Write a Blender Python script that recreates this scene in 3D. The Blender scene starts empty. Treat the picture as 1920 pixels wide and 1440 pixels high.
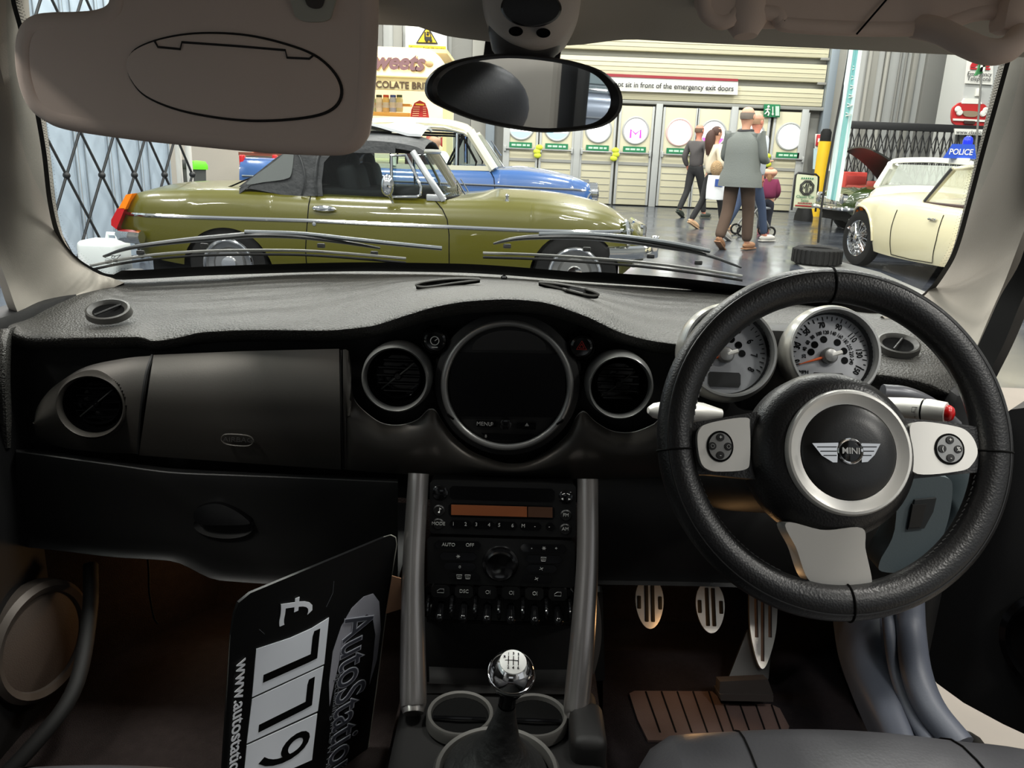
import bpy, bmesh, math, random
from mathutils import Vector, Matrix
random.seed(7)
SC = bpy.context.scene
COL = SC.collection
PI = math.pi
R_ = math.radians
# ---------------------------------------------------------------- camera
FPX = 1500.0
CAM = Vector((0, 0, 1.13))
_p, _r = R_(16.0), R_(2.2)
CF = Vector((0, math.cos(_p), -math.sin(_p)))
_r0, _u0 = Vector((1, 0, 0)), Vector((0, math.sin(_p), math.cos(_p)))
CR = _r0 * math.cos(_r) + _u0 * math.sin(_r)
CU = _u0 * math.cos(_r) - _r0 * math.sin(_r)
cd = bpy.data.cameras.new('camera')
cd.sensor_width = 36.0
cd.lens = 36.0 * FPX / 1920.0
cd.clip_start = 0.02
cd.clip_end = 200
camo = bpy.data.objects.new('camera', cd)
camo.matrix_world = Matrix(((CR.x, CU.x, -CF.x, CAM.x), (CR.y, CU.y, -CF.y, CAM.y), (CR.z, CU.z, -CF.z, CAM.z), (0, 0, 0, 1)))
COL.objects.link(camo)
SC.camera = camo
# ---------------------------------------------------------------- world, lights, exposure
SC.view_settings.view_transform = 'Standard'
SC.view_settings.look = 'None'
SC.view_settings.gamma = 1
SC.view_settings.use_curve_mapping = False
SC.view_settings.exposure = 0.15
W = bpy.data.worlds.new('hall_light')
SC.world = W
W.use_nodes = True
W.node_tree.nodes['Background'].inputs[0].default_value = (0.93, 0.97, 1.0, 1)
W.node_tree.nodes['Background'].inputs[1].default_value = 0.50
SC.cycles.max_bounces = 8
SC.cycles.diffuse_bounces = 4
SC.cycles.glossy_bounces = 4
SC.cycles.transparent_max_bounces = 16
SC.cycles.caustics_reflective = False
SC.cycles.caustics_refractive = False
SC.cycles.sample_clamp_indirect = 6
SC.cycles.use_denoising = True


def area(name, loc, size, energy, col=(1, 0.97, 0.9), rot=(0, 0, 0), sy=None):
    l = bpy.data.lights.new(name, 'AREA')
    l.energy = energy
    l.color = col
    l.shape = 'RECTANGLE'
    l.size = size
    l.size_y = sy or size
    o = bpy.data.objects.new(name, l)
    o.location = loc
    o.rotation_euler = rot
    COL.objects.link(o)
    return o


# hall high-bay lamps in rows under the roof
for _y in (-4.0, 1.2, 6.5, 12.0, 17.5):
    for _x in (-7.5, -2.5, 2.5, 7.5):
        area('high_bay_lamp', (_x, _y, 7.6), 1.1, 330, sy=1.1)

# ---------------------------------------------------------------- pixel -> world
def ray(px, py):
    return CF + CR * ((px - 960) / FPX) + CU * ((720 - py) / FPX)


def at(px, py, Y=None, Z=None, X=None):
    d = ray(px, py)
    if Y is not None:
        t = (Y - CAM.y) / d.y
    elif Z is not None:
        t = (Z - CAM.z) / d.z
    else:
        t = (X - CAM.x) / d.x
    return CAM + d * t


def onp(px, py, O, n):
    d = ray(px, py)
    return CAM + d * ((O - CAM).dot(n) / d.dot(n))


# ---------------------------------------------------------------- materials
def lin(c):
    return tuple(((v / 255) / 12.92 if v / 255 <= 0.04045 else (((v / 255) + 0.055) / 1.055) ** 2.4) for v in c)


MATS = {}


def mat(name, col=(128, 128, 128), rough=0.5, metal=0.0, spec=0.5, bump=None, var=None, coat=0.0, emit=0.0, ecol=None, sheen=0.0):
    if name in MATS:
        return MATS[name]
    m = bpy.data.materials.new(name)
    m.use_nodes = True
    nt = m.node_tree
    b = nt.nodes['Principled BSDF']
    c = (*lin(col), 1)
    b.inputs['Base Color'].default_value = c
    b.inputs['Roughness'].default_value = rough
    b.inputs['Metallic'].default_value = metal
    b.inputs['Specular IOR Level'].default_value = spec
    b.inputs['Coat Weight'].default_value = coat
    b.inputs['Coat Roughness'].default_value = 0.03
    b.inputs['Sheen Weight'].default_value = sheen
    if emit:
        b.inputs['Emission Color'].default_value = (*lin(ecol or col), 1)
        b.inputs['Emission Strength'].default_value = emit
    tc = None
    if bump or var:
        tc = nt.nodes.new('ShaderNodeTexCoord')
    if var:
        n = nt.nodes.new('ShaderNodeTexNoise')
        n.inputs['Scale'].default_value = var[0]
        n.inputs['Detail'].default_value = 5
        nt.links.new(tc.outputs['Object'], n.inputs['Vector'])
        mx = nt.nodes.new('ShaderNodeMix')
        mx.data_type = 'RGBA'
        mx.inputs[6].default_value = tuple(v * (1 - var[1]) for v in c[:3]) + (1,)
        mx.inputs[7].default_value = tuple(min(1, v * (1 + var[1])) for v in c[:3]) + (1,)
        nt.links.new(n.outputs['Fac'], mx.inputs[0])
        nt.links.new(mx.outputs[2], b.inputs['Base Color'])
    if bump:
        kind = bump[2] if len(bump) > 2 else 'noise'
        if kind == 'grain':
            n = nt.nodes.new('ShaderNodeTexVoronoi')
            n.inputs['Scale'].default_value = bump[0]
            out = n.outputs['Distance']
        else:
            n = nt.nodes.new('ShaderNodeTexNoise')
            n.inputs['Scale'].default_value = bump[0]
            n.inputs['Detail'].default_value = 3
            out = n.outputs['Fac']
        nt.links.new(tc.outputs['Object'], n.inputs['Vector'])
        bp = nt.nodes.new('ShaderNodeBump')
        bp.inputs['Strength'].default_value = bump[1]
        bp.inputs['Distance'].default_value = bump[3] if len(bump) > 3 else 0.001
        nt.links.new(out, bp.inputs['Height'])
        nt.links.new(bp.outputs[0], b.inputs['Normal'])
    MATS[name] = m
    return m


def glass(name, tint=(255, 255, 255), refl=1.0, rough=0.0, ior=1.3):
    if name in MATS:
        return MATS[name]
    m = bpy.data.materials.new(name)
    m.use_nodes = True
    nt = m.node_tree
    nt.nodes.remove(nt.nodes['Principled BSDF'])
    o = nt.nodes['Material Output']
    t = nt.nodes.new('ShaderNodeBsdfTransparent')
    t.inputs[0].default_value = (*lin(tint), 1)
    g = nt.nodes.new('ShaderNodeBsdfGlossy')
    g.inputs['Roughness'].default_value = rough
    fr = nt.nodes.new('ShaderNodeFresnel')
    fr.inputs[0].default_value = ior
    ml = nt.nodes.new('ShaderNodeMath')
    ml.operation = 'MULTIPLY'
    ml.inputs[1].default_value = refl
    nt.links.new(fr.outputs[0], ml.inputs[0])
    mx = nt.nodes.new('ShaderNodeMixShader')
    nt.links.new(ml.outputs[0], mx.inputs[0])
    nt.links.new(t.outputs[0], mx.inputs[1])
    nt.links.new(g.outputs[0], mx.inputs[2])
    nt.links.new(mx.outputs[0], o.inputs[0])
    MATS[name] = m
    return m


# ---------------------------------------------------------------- geometry generators (all return (verts, faces))
V3 = Vector


def _bm_out(bm):
    bm.verts.ensure_lookup_table()
    for i, v in enumerate(bm.verts):
        v.index = i
    r = ([v.co.copy() for v in bm.verts], [[v.index for v in f.verts] for f in bm.faces])
    bm.free()
    return r


def bx(c, s, rot=None, b=0.0, seg=2):
    bm = bmesh.new()
    bmesh.ops.create_cube(bm, size=1)
    for v in bm.verts:
        v.co = V3((v.co.x * s[0], v.co.y * s[1], v.co.z * s[2]))
    if b:
        bmesh.ops.bevel(bm, geom=bm.edges[:], offset=b, segments=seg, profile=0.5, affect='EDGES')
    c = V3(c)
    for v in bm.verts:
        v.co = (rot @ v.co if rot else v.co) + c
    return _bm_out(bm)


def frame_of(ax, hint=None):
    ax = V3(ax).normalized()
    h = V3(hint) if hint else (V3((0, 0, 1)) if abs(ax.z) < 0.9 else V3((1, 0, 0)))
    e1 = h.cross(ax).normalized()
    e2 = ax.cross(e1).normalized()
    return e1, e2, ax


def lt(O, ax, prof, n=32, sx=1.0, sy=1.0, hint=None):
    """lathe: prof = [(radius, height)...] around ax from O"""
    O = V3(O)
    e1, e2, a = frame_of(ax, hint)
    V, F = [], []
    rows = []
    for r, h in prof:
        if r <= 1e-7:
            V.append(O + a * h)
            rows.append([len(V) - 1] * n)
        else:
            st = len(V)
            for k in range(n):
                t = 2 * PI * k / n
                V.append(O + e1 * (r * sx * math.cos(t)) + e2 * (r * sy * math.sin(t)) + a * h)
            rows.append(list(range(st, st + n)))
    for i in range(len(rows) - 1):
        A, B = rows[i], rows[i + 1]
        for k in range(n):
            q = [A[k], A[(k + 1) % n], B[(k + 1) % n], B[k]]
            u = []
            for x in q:
                if x not in u:
                    u.append(x)
            if len(u) > 2:
                F.append(u)
    return V, F


def cy(p0, p1, r0, r1=None, n=16):
    p0, p1 = V3(p0), V3(p1)
    L = (p1 - p0).length
    r1 = r0 if r1 is None else r1
    return lt(p0, p1 - p0, [(0, 0), (r0, 0), (r1, L), (0, L)], n)


def tor(O, ax, R, r, n=48, m=10, sx=1.0, sy=1.0, flat=1.0, hint=None):
    prof = [(R + r * math.cos(2 * PI * k / m), flat * r * math.sin(2 * PI * k / m)) for k in range(m + 1)]
    return lt(O, ax, prof, n, sx, sy, hint)


def sp(c, r, n=16, m=10, rot=None):
    if not hasattr(r, '__len__'):
        r = (r, r, r)
    V, F = lt((0, 0, 0), (0, 0, 1), [(math.sin(PI * k / m), -math.cos(PI * k / m)) for k in range(m + 1)], n)
    c = V3(c)
    out = []
    for v in V:
        w = V3((v.x * r[0], v.y * r[1], v.z * r[2]))
        out.append((rot @ w if rot else w) + c)
    return out, F


def crv(pts, n, closed=False):
    """catmull-rom resample to n points (any dimension)"""
    pts = [tuple(p) for p in pts]
    m = len(pts)
    D = len(pts[0])
    if closed:
        g = lambda i: pts[i % m]
        segs = m
    else:
        def g(i):
            if i < 0:
                return tuple(2 * pts[0][k] - pts[1][k] for k in range(D))
            if i >= m:
                return tuple(2 * pts[-1][k] - pts[-2][k] for k in range(D))
            return pts[i]
        segs = m - 1
    out = []
    for j in range(n):
        t = j / (n if closed else n - 1) * segs
        i = min(int(t), segs - 1)
        f = t - i
        a, b, c, d = g(i - 1), g(i), g(i + 1), g(i + 2)
        out.append(tuple(0.5 * (2 * b[k] + (c[k] - a[k]) * f + (2 * a[k] - 5 * b[k] + 4 * c[k] - d[k]) * f * f
                                + (3 * b[k] - a[k] - 3 * c[k] + d[k]) * f ** 3) for k in range(D)))
    return out


def arcl(pts, n):
    """linear resample to n points, even by length of first two coordinates"""
    L = [0]
    for a, b in zip(pts, pts[1:]):
        L.append(L[-1] + math.hypot(b[0] - a[0], b[1] - a[1]))
    out = []
    i = 0
    for j in range(n):
        s = L[-1] * j / (n - 1)
        while i < len(L) - 2 and L[i + 1] < s:
            i += 1
        f = (s - L[i]) / max(1e-9, L[i + 1] - L[i])
        out.append(tuple(a + (b - a) * f for a, b in zip(pts[i], pts[i + 1])))
    return out


def yat(pts, x):
    """piecewise-linear value tuple at first coordinate x"""
    if x <= pts[0][0]:
        return (x,) + tuple(pts[0][1:])
    for a, b in zip(pts, pts[1:]):
        if x <= b[0]:
            f = (x - a[0]) / max(1e-9, b[0] - a[0])
            return (x,) + tuple(p + (q - p) * f for p, q in zip(a[1:], b[1:]))
    return (x,) + tuple(pts[-1][1:])


def tb(pts, r, n=8, closed=False, flat=1.0, up=None, caps=True):
    """sweep: r scalar or list; flat scales the section along 'up'"""
    P = [V3(p) for p in pts]
    m = len(P)
    rs = r if hasattr(r, '__len__') else [r] * m
    V, F = [], []
    prev = None
    for i in range(m):
        if closed:
            t = P[(i + 1) % m] - P[i - 1]
        else:
            t = P[min(i + 1, m - 1)] - P[max(i - 1, 0)]
        t.normalize()
        if up is not None:
            e1 = V3(up) - t * t.dot(V3(up))
        elif prev is None:
            e1 = frame_of(t)[0]
        else:
            e1 = prev - t * t.dot(prev)
        e1.normalize()
        prev = e1
        e2 = t.cross(e1)
        for k in range(n):
            a = 2 * PI * k / n
            V.append(P[i] + e1 * (rs[i] * flat * math.cos(a)) + e2 * (rs[i] * math.sin(a)))
    for i in range(m if closed else m - 1):
        A, B = i * n, ((i + 1) % m) * n
        for k in range(n):
            F.append([A + k, A + (k + 1) % n, B + (k + 1) % n, B + k])
    if caps and not closed:
        F.append(list(range(n))[::-1])
        F.append(list(range((m - 1) * n, m * n)))
    return V, F


def pr(pts, d, b=0.0, seg=2):
    """polygon (world points) extruded by vector d"""
    d = V3(d)
    P = [V3(p) for p in pts]
    bm = bmesh.new()
    A = [bm.verts.new(p) for p in P]
    B = [bm.verts.new(p + d) for p in P]
    n = len(P)
    bm.faces.new(A)
    f2 = bm.faces.new(B[::-1])
    for i in range(n):
        bm.faces.new([A[i], B[i], B[(i + 1) % n], A[(i + 1) % n]])
    bmesh.ops.recalc_face_normals(bm, faces=bm.faces[:])
    if b:
        es = [e for e in f2.edges]
        bmesh.ops.bevel(bm, geom=es, offset=b, segments=seg, profile=0.5, affect='EDGES')
    return _bm_out(bm)


def gr(rows, cu=False, cv=False, drop=None):
    m, n = len(rows), len(rows[0])
    V = [V3(p) for r in rows for p in r]
    F = []
    for i in range(m if cv else m - 1):
        for j in range(n if cu else n - 1):
            q = [i * n + j, i * n + (j + 1) % n, ((i + 1) % m) * n + (j + 1) % n, ((i + 1) % m) * n + j]
            if drop and drop((V[q[0]] + V[q[1]] + V[q[2]] + V[q[3]]) / 4):
                continue
            F.append(q)
    return V, F


def thick(vf, t):
    bm = bmesh.new()
    vs = [bm.verts.new(v) for v in vf[0]]
    for f in vf[1]:
        try:
            bm.faces.new([vs[i] for i in f])
        except ValueError:
            pass
    bmesh.ops.recalc_face_normals(bm, faces=bm.faces[:])
    bmesh.ops.solidify(bm, geom=bm.faces[:], thickness=t)
    loose = [v for v in bm.verts if not v.link_faces]
    bmesh.ops.delete(bm, geom=loose, context='VERTS')
    return _bm_out(bm)


def mirx(vf, x0=0.0):
    return [V3((2 * x0 - v.x, v.y, v.z)) for v in vf[0]], [f[::-1] for f in vf[1]]


def surf(curves, nu, nv):
    """catmull loft through world curves (each resampled to nu), nv rows per span"""
    cs = [crv(c, nu) if len(c) != nu else [tuple(p) for p in c] for c in curves]
    cols = [crv([c[i] for c in cs], (len(cs) - 1) * nv + 1) for i in range(nu)]
    return [[V3(cols[i][j]) for i in range(nu)] for j in range(len(cols[0]))]


def hcurve(pts, us):
    """(px,py,Y) list, monotone in px -> smooth values at fractions us of its px range -> world points"""
    xs = [p[0] for p in pts]
    n = len(pts)
    out = []
    sl = []
    for k in (1, 2):
        s = []
        d = [(pts[i + 1][k] - pts[i][k]) / (xs[i + 1] - xs[i]) for i in range(n - 1)]
        for i in range(n):
            if i == 0:
                s.append(d[0])
            elif i == n - 1:
                s.append(d[-1])
            else:
                s.append(0 if d[i - 1] * d[i] <= 0 else 2 * d[i - 1] * d[i] / (d[i - 1] + d[i]))
        sl.append(s)
    for u in us:
        x = xs[0] + (xs[-1] - xs[0]) * u
        i = 0
        while i < n - 2 and x > xs[i + 1]:
            i += 1
        h = xs[i + 1] - xs[i]
        t = (x - xs[i]) / h
        v = []
        for k in (1, 2):
            s = sl[k - 1]
            v.append(pts[i][k] * (2 * t ** 3 - 3 * t * t + 1) + h * s[i] * (t ** 3 - 2 * t * t + t)
                     + pts[i + 1][k] * (3 * t * t - 2 * t ** 3) + h * s[i + 1] * (t ** 3 - t * t))
        out.append((x, v[0], v[1]))
    return out


def W3(pts):
    return [at(p[0], p[1], Y=p[2]) for p in pts]


# ---------------------------------------------------------------- object makers
XF = [Matrix.Identity(4)]
ROOT = {}


def setxf(M=None):
    XF[0] = M if M is not None else Matrix.Identity(4)


def thing(name, loc, label, cat, group=None, raw=False):
    o = bpy.data.objects.new(name, None)
    o.empty_display_size = 0.05
    l = V3(loc) if raw else XF[0] @ V3(loc)
    o.location = l
    COL.objects.link(o)
    ROOT[o.name] = l
    tag(o, label, cat, group)
    return o


def tag(o, label, cat, group=None):
    o['label'] = label
    o['category'] = cat
    if group:
        o['group'] = group
    return o


def st(o):
    o['kind'] = 'structure'
    return o


def obj(name, parts, m, parent=None, sm=38, label=None):
    if isinstance(parts, tuple):
        parts = [parts]
    V, F, MI = [], [], []
    ml = m if isinstance(m, list) else [m]
    for p in parts:
        o = len(V)
        V += [XF[0] @ V3(v) for v in p[0]]
        F += [[i + o for i in f] for f in p[1]]
        MI += [p[2] if len(p) > 2 else 0] * len(p[1])
    mn = V3((min(v.x for v in V), min(v.y for v in V), min(v.z for v in V)))
    mx = V3((max(v.x for v in V), max(v.y for v in V), max(v.z for v in V)))
    c = (mn + mx) / 2
    me = bpy.data.meshes.new(name)
    me.from_pydata([v - c for v in V], [], F)
    for k in ml:
        me.materials.append(k)
    if len(ml) > 1:
        me.polygons.foreach_set('material_index', MI)
    bm = bmesh.new()
    bm.from_mesh(me)
    bmesh.ops.recalc_face_normals(bm, faces=bm.faces[:])
    bm.to_mesh(me)
    bm.free()
    if sm:
        me.polygons.foreach_set('use_smooth', [True] * len(me.polygons))
        me.set_sharp_from_angle(angle=R_(sm))
    me.update()
    o = bpy.data.objects.new(name, me)
    COL.objects.link(o)
    ROOT[o.name] = c
    o.location = c - (ROOT[parent.name] if parent else V3((0, 0, 0)))
    if parent:
        o.parent = parent
    if label:
        o['label'] = label
    return o


def dup(o, delta, parent=None, rot=None):
    """copy of one mesh object, sharing mesh data, moved by delta (world)"""
    c = o.copy()
    COL.objects.link(c)
    ROOT[c.name] = ROOT[o.name] + V3(delta)
    c.location = ROOT[c.name] - (ROOT[parent.name] if parent else V3((0, 0, 0)))
    c.parent = parent
    if rot:
        c.rotation_euler = rot
    return c


def txt(s, O, ex, ey, size, m, parent=None, ext=0.0004, align='CENTER', shear=0.0, off=0.0, name='lettering', sx=1.0):
    cu = bpy.data.curves.new(name, 'FONT')
    cu.body = s
    cu.size = size
    cu.align_x = align
    cu.align_y = 'CENTER'
    cu.extrude = ext
    cu.shear = shear
    cu.offset = off
    cu.resolution_u = 4
    tmp = bpy.data.objects.new(name, cu)
    me0 = tmp.to_mesh()
    R3 = XF[0].to_3x3()
    ex, ey = V3(ex).normalized(), V3(ey).normalized()
    ey = (ey - ex * ex.dot(ey)).normalized()
    ez = ex.cross(ey)
    O = V3(O)
    V = [O + ex * (v.co.x * sx) + ey * v.co.y + ez * v.co.z for v in me0.vertices]
    F = [list(p.vertices) for p in me0.polygons]
    tmp.to_mesh_clear()
    bpy.data.objects.remove(tmp)
    bpy.data.curves.remove(cu)
    return obj(name, (V, F), m, parent, sm=0)


def skin(name, nodes, edges, m, parent=None, sub=2, root=None):
    """skin-modifier figure. nodes: {key:(x,y,z,r or (rx,ry))}"""
    keys = list(nodes)
    me = bpy.data.meshes.new(name)
    bm = bmesh.new()
    lay = bm.verts.layers.skin.verify()
    vs = {}
    for k in keys:
        n = nodes[k]
        v = bm.verts.new(XF[0] @ V3(n[:3]))
        r = n[3]
        v[lay].radius = r if hasattr(r, '__len__') else (r, r)
        v[lay].use_root = (k == (root or keys[0]))
        vs[k] = v
    for e in edges:
        for a, b in zip(e, e[1:]):
            if not bm.edges.get((vs[a], vs[b])):
                bm.edges.new((vs[a], vs[b]))
    bm.to_mesh(me)
    bm.free()
    o = bpy.data.objects.new(name, me)
    COL.objects.link(o)
    s = o.modifiers.new('skin', 'SKIN')
    s.use_smooth_shade = True
    sb = o.modifiers.new('sub', 'SUBSURF')
    sb.levels = sub
    sb.render_levels = sub
    dg = bpy.context.evaluated_depsgraph_get()
    ev = o.evaluated_get(dg)
    nm = bpy.data.meshes.new_from_object(ev)
    V = [v.co.copy() for v in nm.vertices]
    F = [list(p.vertices) for p in nm.polygons]
    bpy.data.objects.remove(o)
    bpy.data.meshes.remove(me)
    bpy.data.meshes.remove(nm)
    sv = XF[0]
    XF[0] = Matrix.Identity(4)
    r = obj(name, (V, F), m, parent, sm=80)
    XF[0] = sv
    return r


# ---------------------------------------------------------------- shared materials
M_pad = mat('dash_leather_grain', (60, 59, 56), 0.5, spec=0.5, bump=(300, 0.9, 'grain', 0.002), var=(9, 0.12))
M_black = mat('black_plastic', (22, 22, 22), 0.5, spec=0.4, bump=(900, 0.12))
M_gloss = mat('gloss_black', (8, 8, 9), 0.12, spec=0.5)
M_dull = mat('dull_black', (12, 12, 12), 0.7, spec=0.3)
M_deco = mat('anthracite_decor', (74, 71, 67), 0.38, metal=0.5, spec=0.5, bump=(700, 0.08), var=(5, 0.12))
M_silver = mat('silver_paint', (150, 150, 148), 0.33, metal=0.75, spec=0.5)
M_silver2 = mat('satin_silver', (222, 220, 214), 0.38, metal=0.3, spec=0.5)
M_chrome = mat('chrome', (225, 225, 225), 0.08, metal=1.0)
M_leather = mat('black_leather', (17, 17, 18), 0.38, spec=0.5, bump=(420, 0.28, 'grain', 0.0008))
M_white = mat('print_white', (225, 225, 222), 0.5)
M_printg = mat('print_grey', (150, 150, 148), 0.5)
M_rubber = mat('rubber', (16, 16, 16), 0.75, spec=0.3)
M_trim = mat('grey_trim_cloth', (176, 170, 160), 0.8, spec=0.2, bump=(600, 0.15), var=(6, 0.05))
M_visor = mat('visor_vinyl', (226, 206, 193), 0.75, spec=0.2, bump=(800, 0.15), var=(5, 0.05))
M_carpet = mat('dark_carpet', (40, 34, 33), 0.95, spec=0.1, bump=(500, 0.9, 'noise', 0.004), var=(60, 0.3))
M_line = mat('seam_black', (5, 5, 5), 0.8, spec=0.1)
# ================================================================ THE CAR WE SIT IN: shell
US = [i / 150 for i in range(151)]
BACK = [(5, 600, 1.22), (27, 594, 1.25), (97, 570, 1.33), (147, 541, 1.44), (219, 531, 1.49), (400, 521, 1.5), (640, 512, 1.5),
        (800, 514, 1.5), (919, 519, 1.5), (1096, 533, 1.5), (1281, 546, 1.5), (1357, 552, 1.5), (1462, 570, 1.48), (1612, 590, 1.44),
        (1700, 602, 1.38), (1760, 628, 1.30), (1805, 665, 1.24), (1840, 705, 1.2)]
LIP = [(5, 632, 1.17), (20, 620, 1.17), (70, 628, 1.17), (200, 626, 1.17), (262, 625, 1.17), (287, 632, 1.17), (333, 626, 1.17), (383, 616, 1.17),
       (500, 612, 1.165), (600, 613, 1.16), (689, 606, 1.15), (760, 586, 1.135), (820, 569, 1.125), (884, 559, 1.12), (948, 556, 1.12), (1008, 560, 1.12),
       (1096, 586, 1.135), (1167, 618, 1.15), (1220, 632, 1.16), (1274, 640, 1.16), (1400, 665, 1.16), (1600, 690, 1.16), (1720, 706, 1.16),
       (1790, 735, 1.16), (1822, 775, 1.16)]


def off(c, dy, dY=0.0, setY=None):
    return [(p[0], p[1] + dy, (setY if setY is not None else p[2] + dY)) for p in c]


def mixc(a, b, f, dy=0.0, Y=None):
    return [(x, y1 + (y2 - y1) * f + dy, (Y if Y is not None else Y1 + (Y2 - Y1) * f)) for (x, y1, Y1), (x2, y2, Y2) in zip(a, b)]


hb, hl = hcurve(BACK, US), hcurve(LIP, US)
hs = hcurve([p for p in LIP if p[0] not in (262, 287, 333)], US)
dash = thing('dashboard', (0, 1.25, 0.6), 'charcoal grained dashboard with a round centre display below the windscreen', 'dashboard')
rows = surf([W3(off(hb, -5, 0.05)), W3(hb), W3(mixc(hb, hs, 0.35, -2)), W3(mixc(hb, hs, 0.72, -3)), W3(hl),
             W3(off(hl, 13, -0.004)), W3(off(hl, 26, 0.02)), W3(off(hl, 30, 0.06))], len(US), 5)
obj('top_pad', gr(rows), M_pad, dash)
CB = [(5, 815, 1.20), (60, 840, 1.20), (260, 852, 1.20), (467, 866, 1.20), (640, 880, 1.20), (848, 893, 1.20), (1096, 897, 1.20), (1235, 893, 1.20),
      (1500, 900, 1.2), (1700, 880, 1.2), (1822, 830, 1.2)]
hc = hcurve(CB, US)
rows = surf([W3(off(hl, 14, 0.03)), W3(mixc(hl, hc, 0.35, 0, 1.205)), W3(mixc(hl, hc, 0.7, 0, 1.205)), W3(hc), W3(off(hc, 45, 0.03))], len(US), 3)
obj('carrier', gr(rows), M_black, dash)
# end cheek at the far left of the dash
obj('end_cheek', gr(surf([W3([(30, 612, 1.185), (22, 650, 1.17), (20, 720, 1.165), (26, 840, 1.17)]), W3([(14, 616, 1.16), (6, 650, 1.13), (4, 720, 1.12), (8, 840, 1.14)]),
                       W3([(-30, 616, 1.2), (-40, 650, 1.18), (-42, 720, 1.18), (-40, 840, 1.2)])], 16, 5)), M_pad, dash)


def panel(T, B, nu, nv, bulge, holes=(), top=None):
    """decor skin between two pixel curves, bulging to the cabin"""
    T2 = arcl(T, nu)
    rows = []
    for j in range(nv + 1):
        v = j / nv
        row = []
        for i, t in enumerate(T2):
            b = B(i / (nu - 1), t[0])
            row.append((t[0] + (b[0] - t[0]) * v, t[1] + (b[1] - t[1]) * v, t[2] + (b[2] - t[2]) * v - bulge * math.sin(PI * min(1, v * 0.95 + 0.03)) ** 0.8))
        rows.append(row)
    wr = [W3(r) for r in rows]

    def drop(c):
        d = c - CAM
        z = d.dot(CF)
        x, y = 960 + FPX * d.dot(CR) / z, 720 - FPX * d.dot(CU) / z
        return any((x - hx) ** 2 + (y - hy) ** 2 < (hr * 0.97) ** 2 for hx, hy, hr in holes)
    return gr(wr, drop=drop if holes else None)


Yp = 1.172
T = [(64, 793), (68, 768), (83, 743), (107, 720), (160, 688), (233, 672), (283, 667)]
B_ = [(64, 797), (68, 817), (80, 830), (130, 842), (200, 849), (256, 851)]
B2 = arcl([(x, y, Yp) for x, y in B_], 101)
obj('end_panel', thick(panel([(x, y, Yp) for x, y in crv(T, 40)], lambda u, x: B2[int(u * 100)], 72, 56, 0.03, holes=[(174, 760, 64)]), 0.003), M_deco, dash)
B3 = [(262, 850, Yp), (467, 865, Yp), (640, 877, Yp)]
gl = obj('glovebox_lid', thick(panel([(290, 668, Yp), (450, 661, Yp), (637, 656, Yp)], lambda u, x: yat(B3, 262 + 378 * u), 60, 24, 0.035), 0.004), M_deco, dash)
cy_pts = [at(px, py, Y=1.132) for px, py in crv([(418, 817), (430, 814), (465, 817), (475, 827), (465, 836), (430, 834), (416, 827)], 30, True)]
obj('airbag_badge', tb(cy_pts, 0.0012, 6, closed=True), M_deco, gl)
txt('AIRBAG', at(446, 825, Y=1.1335), (1, 0, 0), (0, 0.2, 1), 0.010, mat('emboss_shade', (36, 34, 32), 0.5), gl, sx=1.3)  # engraved letters, their shade put into a darker colour
T = [(644, 656), (651, 655), (655, 690), (656, 722), (663, 752), (688, 778), (717, 796), (752, 799), (784, 789), (802, 772), (808, 769), (815, 772), (827, 792), (848, 820),
     (884, 849), (926, 866), (955, 872), (990, 868), (1033, 845), (1065, 817), (1082, 785), (1090, 775), (1097, 775), (1114, 792), (1146, 810), (1185, 813),
     (1224, 799), (1245, 785), (1300, 780)]
BC = [(646, 878, Yp), (848, 892, Yp), (1096, 895, Yp), (1300, 890, Yp)]
Tc = [(x, y, 1.16) for x, y in T[:2]] + [(x, y, 1.155) for x, y in crv(T[2:], 110)]
obj('centre_panel', thick(panel(Tc, lambda u, x: yat(BC, x), 170, 16, 0.022), 0.003), M_deco, dash)
obj('panel_edge', tb([at(p[0], p[1], Y=1.152) for p in Tc[2:]], 0.0026, 8), M_silver2, dash)  # silver edge in a lighter tone, its rim highlight put into the colour
obj('panel_joint', tb([at(x, y, Y=Y) for x, y, Y in crv([(286, 666, 1.166), (275, 700, 1.146), (266, 760, 1.139), (259, 850, 1.164)], 20)], 0.0028, 6), M_black, dash)
obj('panel_joint', tb([at(x, y, Y=Y) for x, y, Y in crv([(640, 657, 1.166), (638, 720, 1.143), (640, 800, 1.140), (644, 877, 1.166)], 20)], 0.0024, 6), M_black, dash)


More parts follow.
